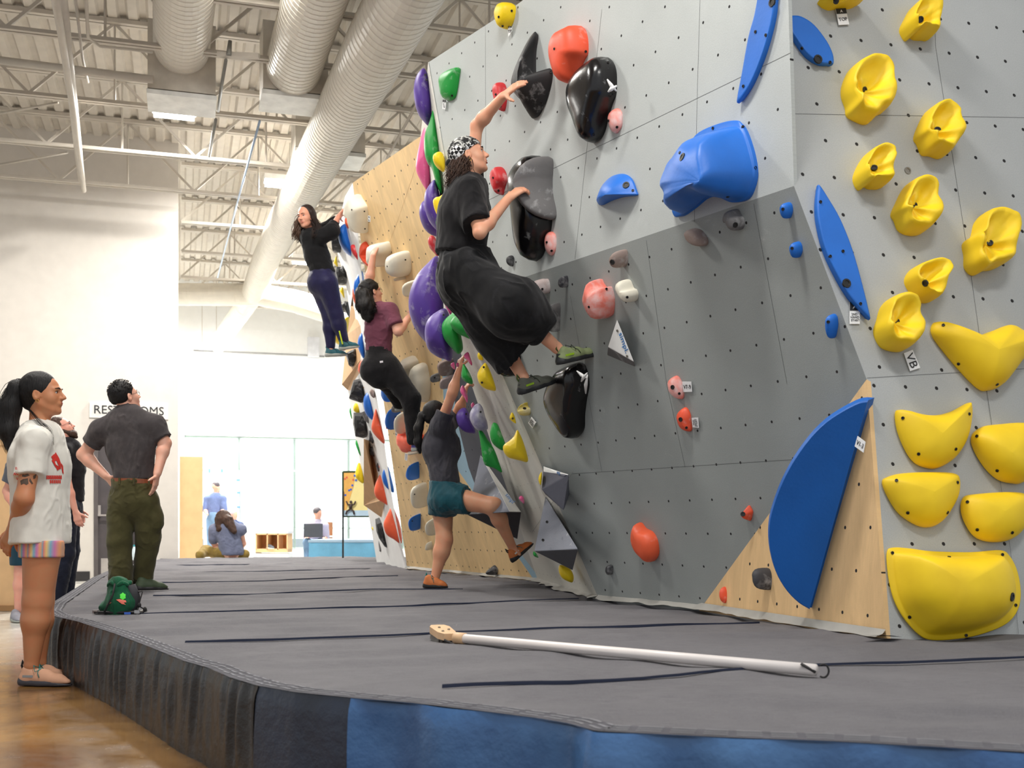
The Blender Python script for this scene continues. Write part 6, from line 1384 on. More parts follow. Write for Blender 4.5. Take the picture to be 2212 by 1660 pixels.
# ---------------------------------------------------------------- 6: man, hands on hips
Y0=8.55
p6=person(J(290,1280)*A_([1,1,0])+Z_*ZM,'man in dark grey shirt and olive trousers with hands on hips on the mat')
f6=nrm([.62,.72,.30]); u6=nrm([-.25,-.15,1]); H6=J(270,858,.0)
hp,Pf,fr=head_prims(H6,f6,u6,1.04,jaw=1.1)
Ls,Rs=J(219,930,.0),J(333,921,.02); Le,Lw=J(180,983,.05),J(228,1028,.02); Re,Rw=J(356,958,.02),J(340,1023,-.08)
pr=hp+[cap(Pf(0,-.02,-.07),J(280,893),.060,.066,.03),cap(J(278,930),J(288,1050),.095,.09,.05),cap(Rs,Ls,.05,.05,.05)]
pr+=arm(Rs,Re,Rw,(.058,.046,.048,.031))+arm(Ls,Le,Lw,(.058,.046,.050,.031))
pr+=hand(Rw,(-.2,.1,-1),(-.9,.1,0),(-.75,-.5,.1),(.15,.2,.15),1.0,thumb=(1,.15,0))+hand(Lw,(.5,.1,-.6),(.5,.5,0),(.2,-.6,.3),(.5,.6,.3),.95)
Lh,Lk,La=J(262,1085),J(258,1170),J(260,1250); Rh,Rk,Ra=J(314,1085),J(321,1165,.05),J(311,1245,.14)
pr+=leg(Lh,Lk,La)+leg(Rh,Rk,Ra)
body(p6,pr,SK3,.0065); face(Pf,fr,1.0,p6); glasses(Pf,fr,1.04,p6,mk('thin_dark_frame',(40,38,40),.3,metal=.6))
gg=cloth('warm_charcoal_jersey',(70,65,66),.2,fade=(112,104,102))
sh=[cap(J(277,925),J(282,965),.178,.172,.06,flat=(Y_,1.5)),cap(J(282,965),J(289,1030),.165,.152,.08,flat=(Y_,1.35)),cap(Rs,Ls,.074,.074,.06),cap(J(278,896),J(276,915),.085,.115,.06),cap(J(278,905),Ls,.08,.07,.05),cap(J(278,905),Rs,.08,.07,.05),
 cap(Rs,Rs+nrm(Re-Rs)*.13,.078,.078,.05,clip=(Rs+nrm(Re-Rs)*.12,nrm(Re-Rs))),cap(Ls,Ls+nrm(Le-Ls)*.15,.078,.078,.05,clip=(Ls+nrm(Le-Ls)*.14,nrm(Le-Ls)))]
sculpt('tee_shirt',sh,.0075,gg,p6,clips=[(J(289,1040),(.12,0,-1))],fold=.009,ffreq=13,seed=33,stretch=((.1,0,1),.4))
oli=cloth('olive_ripstop',(74,70,42),.25,fade=(84,86,52))
tr=[cap(J(287,1038),J(288,1080),.158,.170,.04,flat=(Y_,1.3)),cap(Lh,Lk,.106,.093,.03),cap(Lk,J(262,1262),.092,.088,.02),cap(Rh,Rk,.106,.092,.03),cap(Rk,J(308,1250,.14),.090,.078,.02),ell(J(340,1120,.0),(.05,.06,.10),k=.03)]
tro=sculpt('cargo_trousers',tr,.0075,oli,p6,clips=[(J(288,1036),(.0,0,1)),(J(262,1272),(0,0,-1))],fold=.008,ffreq=14,seed=44,stretch=((1,0,.4),.5))
m=MB(); P_=[J(288,1040)+A_([.158*math.cos(a),.122*math.sin(a),-.006*math.cos(a)]) for a in np.linspace(0,2*math.pi,40)]
for i in range(39):
    m.bar(P_[i],P_[i+1]+nrm(P_[i+1]-P_[i])*.003,.006,.034)
m.build('brown_belt',mk('brown_leather',(132,70,40),.5),p6)
for x_ in (258,289,322):
    m=MB(); m.box(J(x_,1040,-.135 if x_==289 else -.12),.014,.012,.05,X_,Y_,Z_); o_=m.build('belt_loop',oli,p6); o_.parent=tro
hr=[ell(Pf(0,-.020,.040),A_([.083,.098,.086])*1.04,[fr[0],fr[1],fr[2]],.02),ell(Pf(0,-.055,-.005),(.068,.05,.05),k=.03)]
hs=sculpt('short_hair',hr,.006,HAIRK,p6,clips=[(Pf(0,.055,.03),nrm(fr[1]-fr[2]*.25)),(Pf(0,-.05,-.045),nrm(-fr[2]-fr[1]*.3))],fold=.003,ffreq=70,seed=3)
rnd=np.random.RandomState(5); m=MB()
for i in range(260):
    d_=nrm(rnd.normal(size=3)); q=Pf(d_[0]*.083,-.02+d_[1]*.098,.045+abs(d_[2])*.086)
    if (q-Pf(0,.05,.03))@fr[1]>0: continue
    m.tube([q,q+(q-Pf(0,-.02,.03))*.08+fr[1]*.004],[.004,.001],4)
o_=m.build('spiky_tips',HAIRK,p6); o_.parent=hs
lo=J(262,1272); shoe(A_([lo[0]-.0,lo[1]-.06,ZM+.012]),A_([lo[0]+.02,lo[1]+.2,ZM+.012]),Z_,rub,rub,p6,h=.007,name='climbing_shoe')
ro=J(303,1274,.05); shoe(A_([ro[0]-.02,ro[1],ZM+.012]),A_([ro[0]+.17,ro[1]+.12,ZM+.012]),Z_,mk('dark_green_upper',(60,74,52),.7),rub,p6,h=.007,name='climbing_shoe')
# ---------------------------------------------------------------- 7: bearded man
Y0=10.9
p7=person(at(135,1323,Y0)*A_([1,1,0]),'bearded man with glasses in black tee and dark jeans looking up')
f7=nrm([.85,.28,.42]); u7=nrm([-.42,0,.9]); H7=J(133,926)
hp,Pf,fr=head_prims(H7,f7,u7,1.02,jaw=1.1)
Rs,Ls=J(140,975,-.14),J(152,968,.16); Re,Rw=J(146,1052,-.20),J(163,1105,-.18); Le,Lw=J(160,1050,.22),J(172,1100,.2)
pr=hp+[cap(Pf(0,-.02,-.07),J(142,963),.058,.064,.03),cap(J(148,985),J(148,1080),.09,.09,.05),cap(Rs,Ls,.06,.06,.05)]+arm(Rs,Re,Rw)+arm(Ls,Le,Lw)
pr+=hand(Rw,(.25,0,-1),(0,.9,0),(.9,0,.2),(.3,.5,.4),.98)+hand(Lw,(.2,0,-1),(0,-.9,0),(.9,0,.2),(.3,.5,.4),.95)+leg(J(145,1090,-.09),J(142,1195,-.1),J(122,1300,-.1))+leg(J(150,1090,.09),J(152,1190,.1),J(140,1300,.1))
body(p7,pr,skin('skin_pink',(226,166,146)),.0075); face(Pf,fr,1.0,p7); glasses(Pf,fr,1.02,p7,mk('thin_dark_frame',(40,38,40),.3,metal=.6))
sh=[cap(J(146,975),J(150,1010),.14,.14,.06),cap(J(150,1010),J(152,1078),.135,.13,.06),cap(Rs,Ls,.072,.072,.05)]
sculpt('black_tee',sh,.009,cloth('black_tee_cotton',(26,24,28),.3),p7,clips=[(J(150,1084),(0,0,-1))],fold=.007,ffreq=14,seed=3)
m=MB(); m.box(J(170,1010,-.02),.01,.12,.12,nrm([1,-.2,.1])); m.build('shirt_graphic',mk('ochre_print',(150,110,60),.8,.3,20),p7)
tr=[cap(J(148,1078),J(148,1100),.125,.135,.05),cap(J(145,1095,-.09),J(142,1195,-.1),.105,.085,.04),cap(J(142,1195,-.1),J(122,1302,-.1),.082,.075,.04),cap(J(150,1095,.09),J(152,1190,.1),.105,.085,.04),cap(J(152,1190,.1),J(140,1302,.1),.082,.075,.04)]
sculpt('jeans',tr,.009,cloth('dark_denim',(26,30,46),.3),p7,clips=[(J(130,1308),(0,0,-1))],fold=.007,ffreq=17,seed=6)
hr=[ell(Pf(0,-.025,.035),A_([.086,.098,.088]),[fr[0],fr[1],fr[2]],.02),ell(Pf(0,-.06,-.02),(.065,.055,.06),k=.03)]
sculpt('curly_hair',hr,.007,HAIRB,p7,clips=[(Pf(0,.052,.03),nrm(fr[1]-fr[2]*.2))],fold=.009,ffreq=70,seed=3)
br=[ell(Pf(0,.062,-.088),A_([.052,.045,.045]),[fr[0],fr[1],fr[2]],.02),cap(Pf(.058,.0,-.04),Pf(.04,.05,-.085),.018,.028,.02),cap(Pf(-.058,.0,-.04),Pf(-.04,.05,-.085),.018,.028,.02),cap(Pf(0,.075,-.1),Pf(0,.085,-.13),.03,.02,.02),cap(Pf(-.02,.098,-.045),Pf(.02,.098,-.045),.007,.007,.01)]
sculpt('beard',br,.006,HAIRB,p7,fold=.004,ffreq=80,seed=8)
for d_ in (-.1,.1): shoe(at(112,1318,Y0+d_)*A_([1,1,0])+Z_*.01,at(112,1318,Y0+d_)*A_([1,1,0])+A_([.26,.02,.01]),Z_,mk('blue_white_upper',(110,160,200),.6,.3),gsole,p7,h=.008,name='sports_shoe')
# ---------------------------------------------------------------- 8: person mostly hidden behind the watching woman
Y0=9.8
p8=person(at(60,1343,Y0)*A_([1,1,0]),'person in grey shirt and dark shorts mostly hidden behind the woman in white')
hp,Pf,fr=head_prims(J(66,948),nrm([.6,.8,.1]),Z_,1.0)
pr=hp+[cap(J(66,965),J(62,992),.055,.06,.03),cap(J(62,1000),J(62,1130),.085,.085,.04),cap(J(36,1008),J(90,1008),.05,.05,.04)]+arm(J(34,1012,-.02),J(17,1062,.04),J(35,1105,-.06))+arm(J(92,1012),J(104,1065),J(94,1110))
pr+=hand(J(35,1105,-.06),(.5,0,-.7),(0,1,0),(0,-.4,.8),(.3,.4,.3),.9)+leg(J(48,1150),J(46,1240),J(40,1318))+leg(J(80,1150),J(84,1240),J(84,1318))
body(p8,pr,skin('skin_pink',(226,166,146)),.009)
sh=[cap(J(62,1010),J(62,1115),.15,.14,.07,flat=(Y_,1.2)),cap(J(34,1012),J(90,1012),.078,.078,.05),cap(J(34,1012,-.02),J(22,1045,.02),.08,.075,.04,clip=(J(22,1045,.02),nrm([-.4,0,-1])))]
sculpt('tee_shirt',sh,.009,cloth('slate_jersey',(92,96,106),.2),p8,clips=[(J(62,1125),(0,0,-1))],fold=.007,ffreq=14,seed=3)
sculpt('dark_shorts',[cap(J(62,1120),J(62,1150),.14,.15,.05,flat=(Y_,1.2)),cap(J(48,1150),J(47,1215),.11,.10,.04),cap(J(80,1150),J(82,1215),.11,.10,.04)],.009,cloth('dark_teal_short',(30,60,76),.2),p8,clips=[(J(62,1222),(0,0,-1))])
sculpt('hair',[ell(J(64,942),(.09,.10,.10)),],.009,HAIRB,p8,clips=[(J(70,950),(.6,.8,-.4))],fold=.004,ffreq=60)
for x_,c2 in ((32,'grey_knit'),(74,'bright_blue_knit')):
    q=at(x_,1342,Y0)*A_([1,1,0])+Z_*.006; shoe(q,q+A_([.12,-.18,0]) if x_<50 else q+A_([.13,-.12,0]),Z_,mk(c2,(150,150,160) if x_<50 else (40,150,190),.7,.2),gsole,p8,h=.008,name='sports_shoe')
# ---------------------------------------------------------------- far people
Y0=18.4
p9=person(J(495,1205),'long-haired person in blue grey shirt and khaki trousers sitting on the far mat')
hp,Pf,fr=head_prims(J(485,1122),nrm([-.2,1,-.4]),Z_,1.05)
pr=hp+[cap(J(487,1130),J(492,1140),.055,.07,.03),cap(J(492,1150),J(500,1192),.13,.13,.05)]+arm(J(463,1146),J(462,1175,.05),J(480,1192,.2))+arm(J(520,1148),J(526,1175,.1),J(510,1195,.25))
pr+=[cap(J(505,1195),J(530,1198,.3),.09,.07,.04),cap(J(485,1195),J(440,1193,.25),.09,.075,.04),cap(J(440,1193,.25),J(430,1200,.1),.07,.06)]
body(p9,pr,SK3,.012)
sculpt('tee_shirt',[cap(J(490,1142),J(500,1190),.185,.2,.07,flat=(Y_,1.3)),cap(J(466,1145),J(520,1145),.10,.10,.06),cap(J(463,1146),J(461,1166,.03),.09,.085,.04)],.012,cloth('blue_grey_jersey',(112,118,142),.15),p9,clips=[(J(500,1200),(0,0,-1))],fold=.012,ffreq=12,seed=2)
sculpt('khaki_trousers',[cap(J(480,1197,.0),J(445,1190,.25),.10,.085,.05),cap(J(445,1190,.25),J(432,1200,-.1),.085,.075,.05),cap(J(500,1200,.05),J(528,1198,.1),.1,.08,.05)],.012,cloth('khaki_cotton',(134,112,56),.2),p9,fold=.008,ffreq=14)
sculpt('long_hair',[ell(J(483,1120),(.125,.13,.14)),cap(J(478,1125,-.03),J(476,1142,-.08),.10,.07,.04),cap(J(492,1125,-.1),J(506,1148,-.16),.09,.05,.04)],.01,HAIRB,p9,fold=.008,ffreq=40,seed=4)
def farman(Y,hx,hy,label,shirt,hairm,standing=True,skinm=SK3):
    J2=lambda x,y,d=0: at(x,y,Y+d); s=F/Y; 
    q=J2(hx,hy); base=A_([q[0],q[1],0]); P=lambda x,z,d=0: q+A_([x,d,z])
    r_=person(base,label); hp,Pf,fr=head_prims(q,nrm([.5,-.3,-.1]) if not standing else nrm([.6,.7,0]),Z_,1.0)
    pr=hp+[cap(P(0,-.08),P(-.02,-.2),.055,.06,.03),cap(P(-.03,-.3),P(-.04,-.62),.12,.12,.05),cap(P(-.2,-.26),P(.15,-.26),.06,.06,.04)]
    pr+=arm(P(-.2,-.26),P(-.24,-.52,-.05),P(-.12,-.62,-.3))+arm(P(.15,-.26),P(.2,-.52,-.05),P(.1,-.62,-.3))
    if standing: pr+=leg(P(-.12,-.75),P(-.12,-1.15),P(-.12,-1.58))+leg(P(.05,-.75),P(.05,-1.15),P(.05,-1.58))
    else: pr+=leg(P(-.1,-.66),P(-.14,-.62,-.45),P(-.13,-1.05,-.5))+leg(P(.08,-.66),P(.14,-.62,-.45),P(.15,-1.05,-.5))
    body(r_,pr,skinm,.014)
    sculpt('shirt',[cap(P(-.02,-.26),P(-.04,-.62),.16,.15,.06,flat=(Y_,1.2)),cap(P(-.2,-.26),P(.15,-.26),.08,.08,.05),cap(P(-.2,-.26),P(-.24,-.5,-.04),.08,.07,.04),cap(P(.15,-.26),P(.2,-.5,-.04),.08,.07,.04)],.014,shirt,r_,fold=.01,ffreq=10)
    if standing: tr=[cap(P(-.04,-.64),P(-.04,-.74),.15,.15,.05),cap(P(-.12,-.75),P(-.12,-1.5),.11,.08,.04),cap(P(.05,-.75),P(.05,-1.5),.11,.08,.04)]
    else: tr=[cap(P(-.1,-.66),P(-.14,-.62,-.45),.11,.09,.05),cap(P(.08,-.66),P(.14,-.62,-.45),.11,.09,.05),cap(P(-.14,-.62,-.45),P(-.13,-1.0,-.5),.09,.07,.04),cap(P(.14,-.62,-.45),P(.15,-1.0,-.5),.09,.07,.04)]
    sculpt('trousers',tr,.014,cloth('pale_denim',(112,142,176),.2),r_)
    sculpt('short_hair',[ell(P(-.01,.05,.01),(.09,.1,.09))],.012,hairm,r_,clips=[(P(0,-.03),(0,0,-1))],fold=.004,ffreq=50)
    return r_,P
GH=mk('grey_brown_hair',(84,78,84),.6,.2)
farman(25.5,467,1054,'distant man in blue shirt standing by the bright windows',cloth('dusty_blue',(108,124,170),.15),GH,True)
r_,P=farman(24.0,686,1110,'distant man in lilac shirt sitting with a laptop',cloth('pale_lilac',(206,200,222),.1),GH,False)
lp=empty('laptop',P(.02,-.55,-.5),'dark laptop on the lap of the distant seated man','laptop')
m=MB(); m.box(P(.02,-.50,-.48),.40,.28,.015); m.build('keyboard_base',mk('laptop_dark',(66,70,80),.5),lp); m=MB(); m.box(P(.02,-.36,-.63),.40,.012,.28); m.build('screen_lid',mk('laptop_dark',(66,70,80),.5),lp)
farman(26.2,505,1112,'distant person with pale pink hair sitting near the standing man',cloth('dark_blue_far',(70,84,120),.2),mk('pink_hair',(236,196,200),.6),False)
# ================================================================ props
# brushing pole
a=mat_at(985,1392)+Z_*.026; b=mat_at(1762,1464)+Z_*.024; d=nrm(b-a)
bp=empty('brush_pole',(a+b)/2,'long white pole with a wooden brush head lying on the mat','brush pole')
m=MB(); m.tube([a,b],.0205,20); m.build('pole',mk('white_pvc',(226,218,214),.35,.04),bp,smooth=True)
m=MB(); m.tube([a-d*.002,a+d*.05,a+d*.05+d*.002],[.025,.025,.021],20); m.build('collar',mk('pole_wood',(216,178,138),.6),bp,smooth=True)
h0=a-d*.04; h1=mat_at(930,1372)+Z_*.055; hd=nrm(h1-h0); sd=nrm(np.cross(hd,Z_)); up=np.cross(sd,hd)
m=MB(); pts=[(0,-.022),(.05,-.04),(.20,-.045),(.245,-.03),(.25,.0),(.245,.03),(.2,.045),(.05,.04),(0,.022)]
top=[h0+hd*x+sd*y+up*.016 for x,y in pts]; bot=[h0+hd*x+sd*y-up*.014 for x,y in pts]; n=len(pts)
m.add(top+bot,[list(range(n)),[n+i for i in range(n)][::-1]]+[[i,(i+1)%n,n+(i+1)%n,n+i] for i in range(n)]); hb=m.build('brush_head',mk('pole_wood',(216,178,138),.6),bp)
m=MB()
for i in range(8):
    for j in range(5):
        q=h0+hd*(.08+.02*i)+sd*(-.03+.015*j)-up*.014; m.tube([q,q-up*.028+sd*.002*(j-2)],[.0055,.007],5)
br=m.build('bristles',mk('grey_bristle',(150,146,140),.9),bp); br['kind']='stuff'
for x,y in ((.06,-.015),(.10,.02),(.16,-.01)): disc(h0+hd*x+sd*y+up*.017,up,.006,M_BOLTS,'screw',bp)
m=MB(); c=b+d*.015; r=[c+A_([math.cos(t)*.018,0.0,math.sin(t)*.022])+d*.012 for t in np.linspace(-2.2,2.2,14)]; m.tube(r,.0035,6); m.tube([b-d*.06+A_([0,-.028,.02]),b-d*.02+A_([.01,-.030,-.005])],.005,6); m.build('hanging_loop',mk('black_cord',(40,38,38),.7),bp,smooth=True)
m=MB(); m.tube([a+Z_*-.01-d*.03+sd*-.03,a-d*.0+Z_*-.032,a+d*.05+Z_*-.02+sd*.02],.006,6); m.build('strap',mk('black_cord',(40,38,38),.7),bp,smooth=True)
# chalk bag and phone
c=mat_at(262,1330)
ph=empty('phone',c,'flat black phone lying under the green chalk bag','phone')
m=MB(); m.box(c+A_([-.01,.02,.020]),.26,.15,.016,nrm([1,.03,0]),nrm([-.03,1,0])); o=m.build('case',mk('phone_black',(24,24,26),.3),ph); bv=o.modifiers.new('b','BEVEL'); bv.width=.006; bv.segments=3
for s in (-1,1):
    m=MB(); m.box(c+A_([-.01+.118*s,-.05,.024]),.03,.016,.018); m.build('metal_corner',mk('brushed_steel',(190,190,190),.3,metal=.9),ph)
m=MB(); m.box(c+A_([.055,-.058,.016]),.035,.006,.012); m.build('blue_tab',mk('tab_blue',(60,100,190),.5),ph)
cb=empty('chalk_bag',c+Z_*.03,'green drawstring chalk bag with a small print standing on the phone','chalk bag')
J=lambda x,y,d=0: at(x,y,c[1]+.03+d)
gb=cloth('green_bag_cloth',(22,84,56),.35)
pr=[cap(J(258,1316),J(262,1303),.080,.088,.04),cap(J(262,1303),J(258,1280),.084,.058,.04),cap(J(258,1280),J(256,1266),.052,.056,.02),ell(J(232,1312),(.045,.05,.03),k=.03)]
bg_=sculpt('bag_body',pr,.004,gb,cb,fold=.007,ffreq=40,seed=4,stretch=((0,0,1),.4))
m=MB(); m.tube([J(258,1262)+A_([.055*math.cos(t)*(1+.12*math.sin(9*t)),.05*math.sin(t),.010*math.sin(5*t)]) for t in np.linspace(0,6.2832,50)],.012,6,cap=False); m.build('gathered_rim',gb,cb,smooth=True)
m=MB(); m.tube([J(282,1265,.0),J(290,1290,0),J(286,1325,-.02)],[.03,.035,.03],8); m.build('side_pocket',mk('bag_charcoal',(44,44,48),.8),cb,smooth=True)
cord=mk('bag_cord',(30,28,30),.8,.4,90)
m=MB(); m.tube([J(248,1262,-.06),J(244,1285,-.10),J(232,1310,-.11),J(224,1326,-.1)],.0055,6); m.tube([J(296,1280),J(308,1278,-.02),J(302,1300,-.04),J(300,1310,-.04),J(314,1318,-.04),J(306,1328,-.06),J(292,1330,-.05)],.004,6); m.tube([J(300,1308,-.04),J(296,1322,-.05),J(290,1330,-.06)],.004,6); m.build('drawcord',cord,cb,smooth=True)
for q in (J(301,1308,-.045),J(313,1317,-.045)):
    m=MB(); ball(m,q,(.011,.011,.014)); m.build('cord_lock',cord,cb,smooth=True)
bt_=(lambda pts:[(200+x/5.725,1060+y/5.725) for x,y in pts])
decal([bt_([(330+22*math.cos(t)*(1.9 if i%2 else 1.5)+44,1310+22*math.sin(t)*(2.2 if i%2 else 1.7)) for i,t in enumerate(np.linspace(0,6.28,13)[:-1])])],'green_blob_print',mk('neon_green_print',(70,220,50),.6),bg_,cb,off=.004)
decal([bt_([(290,1352),(330,1345),(410,1360),(418,1385),(385,1388),(412,1415),(360,1405),(325,1378)]),bt_([(175,1415),(195,1388),(235,1385),(205,1410)])],'coral_print',mk('coral_print',(222,112,92),.6),bg_,cb,off=.004)
# water bottle on the mat far behind
wb=mat_at(290,1212); e=empty('water_bottle',wb,'clear water bottle with teal cap behind the man in olive trousers','bottle')
m=MB(); m.tube([wb+Z_*z for z in (.01,.02,.16,.20,.22)],[.03,.036,.036,.018,.015],14); m.build('bottle_body',mk('bottle_clear',(206,222,228),.1,.02),e,smooth=True); m=MB(); m.tube([wb+Z_*.215,wb+Z_*.24],.019,12); m.build('cap',mk('teal_cap',(50,150,160),.4),e)
# left plywood lockers
q=at(28,1270,11.0); W_=.95
lk=empty('locker_unit',A_([q[0],q[1],0]),'birch plywood locker unit at the left edge behind the people','locker')
def pb(x0,x1,y0,y1,Y,dep,nm,mt,par):
    A1=at(x0,y0,Y);B1=at(x1,y1,Y); m=MB(); m.box((A1+B1)/2+Y_*dep/2,abs(B1[0]-A1[0]),dep,abs(A1[2]-B1[2])); return m.build(nm,mt,par)
zf=1140+HC*F/11.0
pb(-60,24,962,zf,11.0,.5,'side_panel',ply,lk); pb(24,62,960,zf-8,11.05,.5,'front_panel',mk('plywood_front',(222,176,122),.6,.08),lk); pb(24,30,958,zf,11.0,.02,'door_edge',ply,lk); pb(-60,64,950,962,10.98,.55,'top_panel',ply,lk)
pb(-60,62,zf-12,zf,10.97,.1,'plinth',mk('plinth_wood',(170,128,84),.6),lk)
hc=empty('cloth_bag',at(30,1190,10.9),'small purple cloth hanging on the plywood locker','cloth'); sculpt('cloth',[cap(at(26,1178,10.9),at(33,1206,10.88),.02,.035,.02,flat=(Y_,2.)),cap(at(24,1180,10.9),at(27,1190,10.9),.012,.02,.01)],.006,cloth('purple_cloth',(52,40,120),.3),hc,fold=.008,ffreq=40)
# far end: white counter with open cubbies, shoes, blue mats, banner, chair
Yb=23.0
cb2=empty('shoe_bench',at(585,1190,Yb)*A_([1,1,0]),'white counter with open birch cubbies under the windows','bench')
wt=mk('white_laminate',(236,238,238),.4,.02)
zb_=1140+HC*F/Yb
pb(526,622,1148,1153,Yb,.6,'counter_top',wt,cb2); pb(526,552,1153,1196,Yb,.6,'end_panel',wt,cb2)
pb(552,621,1153,1156,Yb,.5,'top_rail',ply,cb2); pb(552,621,1186,1194,Yb,.5,'base_rail',ply,cb2)
for x in (552,576,599,619): pb(x,x+2.4,1153,1188,Yb,.5,'divider',ply,cb2)
pb(552,621,1153,1190,Yb+.5,.02,'back_panel',mk('cubby_back',(216,160,110),.7),cb2)
pb(526,622,1196,zb_,Yb+.05,.5,'plinth',wt,cb2)
e=empty('stored_shoe',at(587,1183,Yb+.1),'grey shoe stored in the middle cubby of the far bench','shoe'); shoe(at(578,1186,Yb+.1),at(591,1186,Yb-.1),Z_,mk('dark_grey_upper',(84,90,98),.7,.3),wt,e,h=.01,name='shoe_upper')
bm=mk('pale_blue_vinyl',(98,160,196),.45,.15,3,bump=.4,bscale=14,bdist=.03); bmt=mk('pale_blue_mat_top',(150,176,200),.8,.05)
e=empty('far_mat',at(740,1190,21.5)*A_([1,1,0]),'pale blue crash mat in the far room','crash mat')
m=MB()
A1=at(667,1172,21.0);B1=at(830,1172,21.0); zt_=A1[2]
m.box(A_([(A1[0]+B1[0])/2,22.2,zt_/2+.0]),B1[0]-A1[0],2.4,zt_-.02); m.build('mat_side',bm,e)
m=MB(); m.box(A_([(A1[0]+B1[0])/2,22.2,zt_+.02]),B1[0]-A1[0]+.02,2.44,.05); m.build('mat_top',bmt,e)
# framed banner on a pole
bn_=empty('banner_stand',at(743,1200,17.5)*A_([1,1,0])+Z_*ZM,'framed climbing banner on a thin black stand in front of the windows','banner')
Yn=17.5; fr_=mk('dark_green_frame',(46,66,36),.5)
A1=at(741,1020,Yn);B1=at(812,1116,Yn)
m=MB(); m.box((A1+B1)/2,abs(B1[0]-A1[0])-.02,.02,abs(A1[2]-B1[2])-.02); m.build('panel_yellow',mk('banner_yellow',(250,232,160),.6,.03),bn_)
m=MB()
for p_,q_ in ((at(741,1020,Yn),at(812,1020,Yn)),(at(741,1116,Yn),at(812,1116,Yn)),(at(741,1020,Yn),at(741,1116,Yn)),(at(812,1020,Yn),at(812,1116,Yn))): m.bar(p_,q_,.02,.03)
m.build('frame',fr_,bn_); m=MB(); m.bar(at(741,1062,Yn-.02),at(741,1206,Yn-.02),.025,.025); m.build('stand_pole',mk('pole_black',(36,36,34),.5),bn_)
def flat(poly,nm,mt,o_=.014):
    V=[at(x,y,Yn-o_) for x,y in poly]; n=len(V); return mesh(nm,V+[v+Y_*.003 for v in V],[list(range(n)),[n+i for i in range(n)][::-1]]+[[i,(i+1)%n,n+(i+1)%n,n+i] for i in range(n)],mt,bn_)
flat([(743,1022),(766,1022),(764,1050),(755,1080),(746,1108),(743,1110)],'orange_band',mk('banner_orange',(244,186,96),.6)); flat([(743,1103),(811,1103),(811,1115),(743,1115)],'pale_band',mk('banner_blue',(196,222,240),.6),.015)
for x,y,c_ in ((766,1028,0),(769,1038,0),(761,1049,0),(758,1058,0),(754,1060,0),(746,1070,0),(749,1032,1),(745,1035,1),(763,1037,1)):
    flat([(x-2,y-2),(x+2,y-2),(x+2,y+2),(x-2,y+2)],'painted_hold',mk('banner_dot_blue',(50,100,210),.6) if c_==0 else mk('banner_dot_red',(232,110,84),.6),.017)
m=MB(); yk=Yn-.03; bk=lambda x,y: at(x,y,yk)
ball(m,bk(758,1085),(.022,.006,.022)); m.tube([bk(758,1089),bk(757,1100)],[.028,.022],8); m.tube([bk(756,1092),bk(751,1090),bk(748,1083)],.012,6); m.tube([bk(760,1092),bk(765,1090),bk(768,1083)],.012,6); m.tube([bk(756,1101),bk(749,1105),bk(747,1112)],.014,6); m.tube([bk(759,1101),bk(764,1105),bk(765,1112)],.014,6)
m.build('climber_silhouette',mk('silhouette_brown',(74,58,56),.7),bn_,smooth=True)
# chair of the laptop man
e=empty('far_chair',at(690,1160,24.3)*A_([1,1,0]),'small wooden chair under the laptop man','chair'); cw=mk('chair_wood',(190,140,100),.6)
q=at(690,1163,24.3); m=MB(); m.box(q,.5,.5,.05); m.build('seat',cw,e)
for i in (-1,1):
    for j in (-1,1): m=MB(); m.bar(A_([q[0]+.2*i,q[1]+.2*j,0]),A_([q[0]+.2*i,q[1]+.2*j,q[2]]),.04,.04); m.build('leg',cw,e)
m=MB(); m.box(q+A_([0,.24,.2]),.5,.04,.3); m.build('backrest',cw,e)
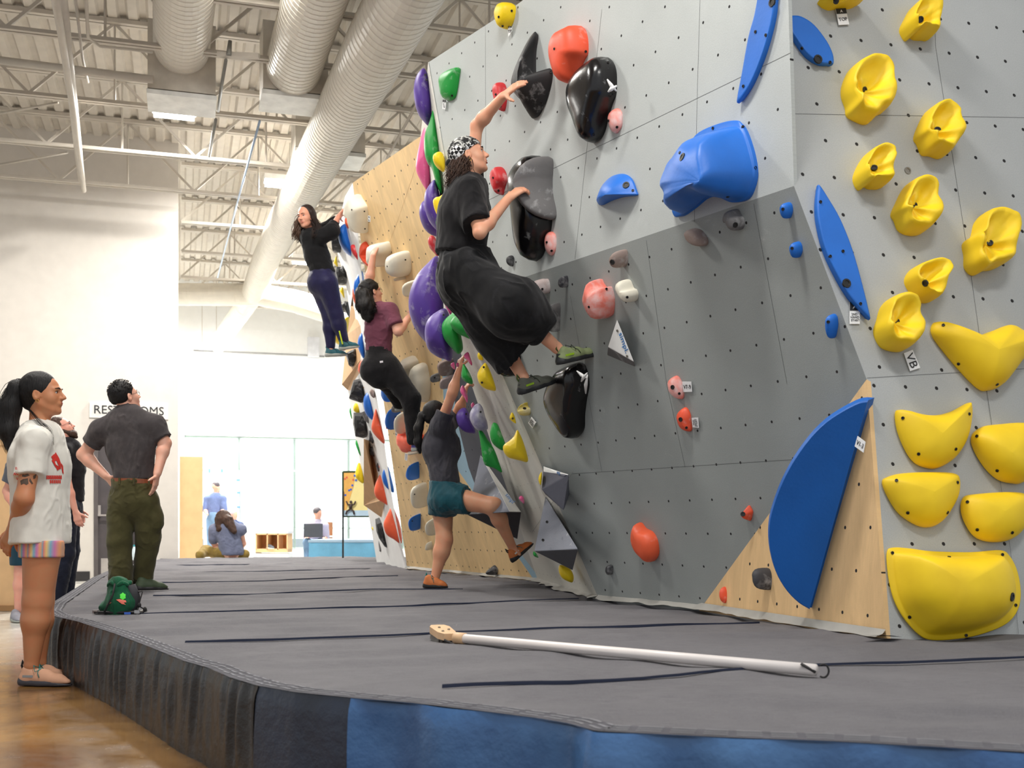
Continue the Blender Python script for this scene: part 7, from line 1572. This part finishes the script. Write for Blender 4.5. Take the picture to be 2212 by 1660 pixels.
# window decals: blue tape ticks on the pale sheet, seen beside the standing man
e=empty('poster_sheet',farpt(478,1100)-D_*.1,'pale sheet with blue tape marks on the far window','poster')
A1=farpt(440,1017)-D_*.08;B1=farpt(517,1185)-D_*.08
m=MB(); m.box((A1+B1)/2,np.linalg.norm((B1-A1)[:2]),.01,A1[2]-B1[2],U_,D_); m.build('sheet',mk('sheet_pale',(214,224,240),.8,.02),e)
for x,y in ((452,1018),(479,1018),(514,1038),(515,1065),(515,1096)): m=MB(); m.box(farpt(x,y)-D_*.1,.04 if y<1020 else .08,.01,.08 if y<1020 else .04,U_,D_); m.build('blue_tape',mk('tape_blue',(90,140,226),.6),e)
WORLD=.62; EXPO=0.2
UNSEEN_LAMPS=[(-3.7,7,150),(-2,9.5,170),(-.5,4,150),(2,1.5,110),(-8.2,13,110),(-9.5,24,400)]  # bare area lamps out of view, added to brighten walls and hall
# ================================================================ light, world, camera
w=bpy.data.worlds.new('World'); scene.world=w; w.use_nodes=True
bg=w.node_tree.nodes['Background']; bg.inputs[0].default_value=(.93,.97,1.0,1)
wt_=w.node_tree; tc_=wt_.nodes.new('ShaderNodeTexCoord'); dp=wt_.nodes.new('ShaderNodeVectorMath'); dp.operation='DOT_PRODUCT'; dp.inputs[1].default_value=tuple(D_)
wt_.links.new(tc_.outputs['Generated'],dp.inputs[0]); mr=wt_.nodes.new('ShaderNodeMapRange'); wt_.links.new(dp.outputs['Value'],mr.inputs[0])
mr.inputs[1].default_value=.55; mr.inputs[2].default_value=.9; mr.inputs[3].default_value=WORLD; mr.inputs[4].default_value=2.4; wt_.links.new(mr.outputs[0],bg.inputs[1])
def area(p,tgt,sx,sy,pw,col=(1,.97,.92)):
    p=tuple(map(float,p)); tgt=tuple(map(float,tgt))
    l=bpy.data.lights.new('area','AREA'); l.shape='RECTANGLE'; l.size=sx; l.size_y=sy; l.energy=pw; l.color=col
    o=bpy.data.objects.new('hall_area_light',l); link(o); o.location=p; o.rotation_euler=(Vector(tgt)-Vector(p)).to_track_quat('-Z','Y').to_euler()
    o['kind']='helper'
for (x,y,pw) in UNSEEN_LAMPS:
    area((x,y,6.0),(x,y,0),1.2,.5,pw)
for c_,L_,pw in LAMPS_: area(c_-Z_*.035,c_-Z_*3,L_,.26,pw)
cam=bpy.data.cameras.new('camera'); co=bpy.data.objects.new('camera',cam); link(co)
co.location=(0,0,HC); co.rotation_euler=(math.pi/2,0,0)
cam.sensor_width=36; cam.lens=36*F/2212; cam.shift_y=(HY-830)/2212.; cam.clip_end=300
cam.dof.use_dof=True; cam.dof.focus_distance=7.0; cam.dof.aperture_fstop=4.5
scene.camera=co
vs_=scene.view_settings; scene.display_settings.display_device='sRGB'
vs_.view_transform='Standard'; vs_.look='None'; vs_.gamma=1; vs_.use_curve_mapping=False; vs_.exposure=EXPO
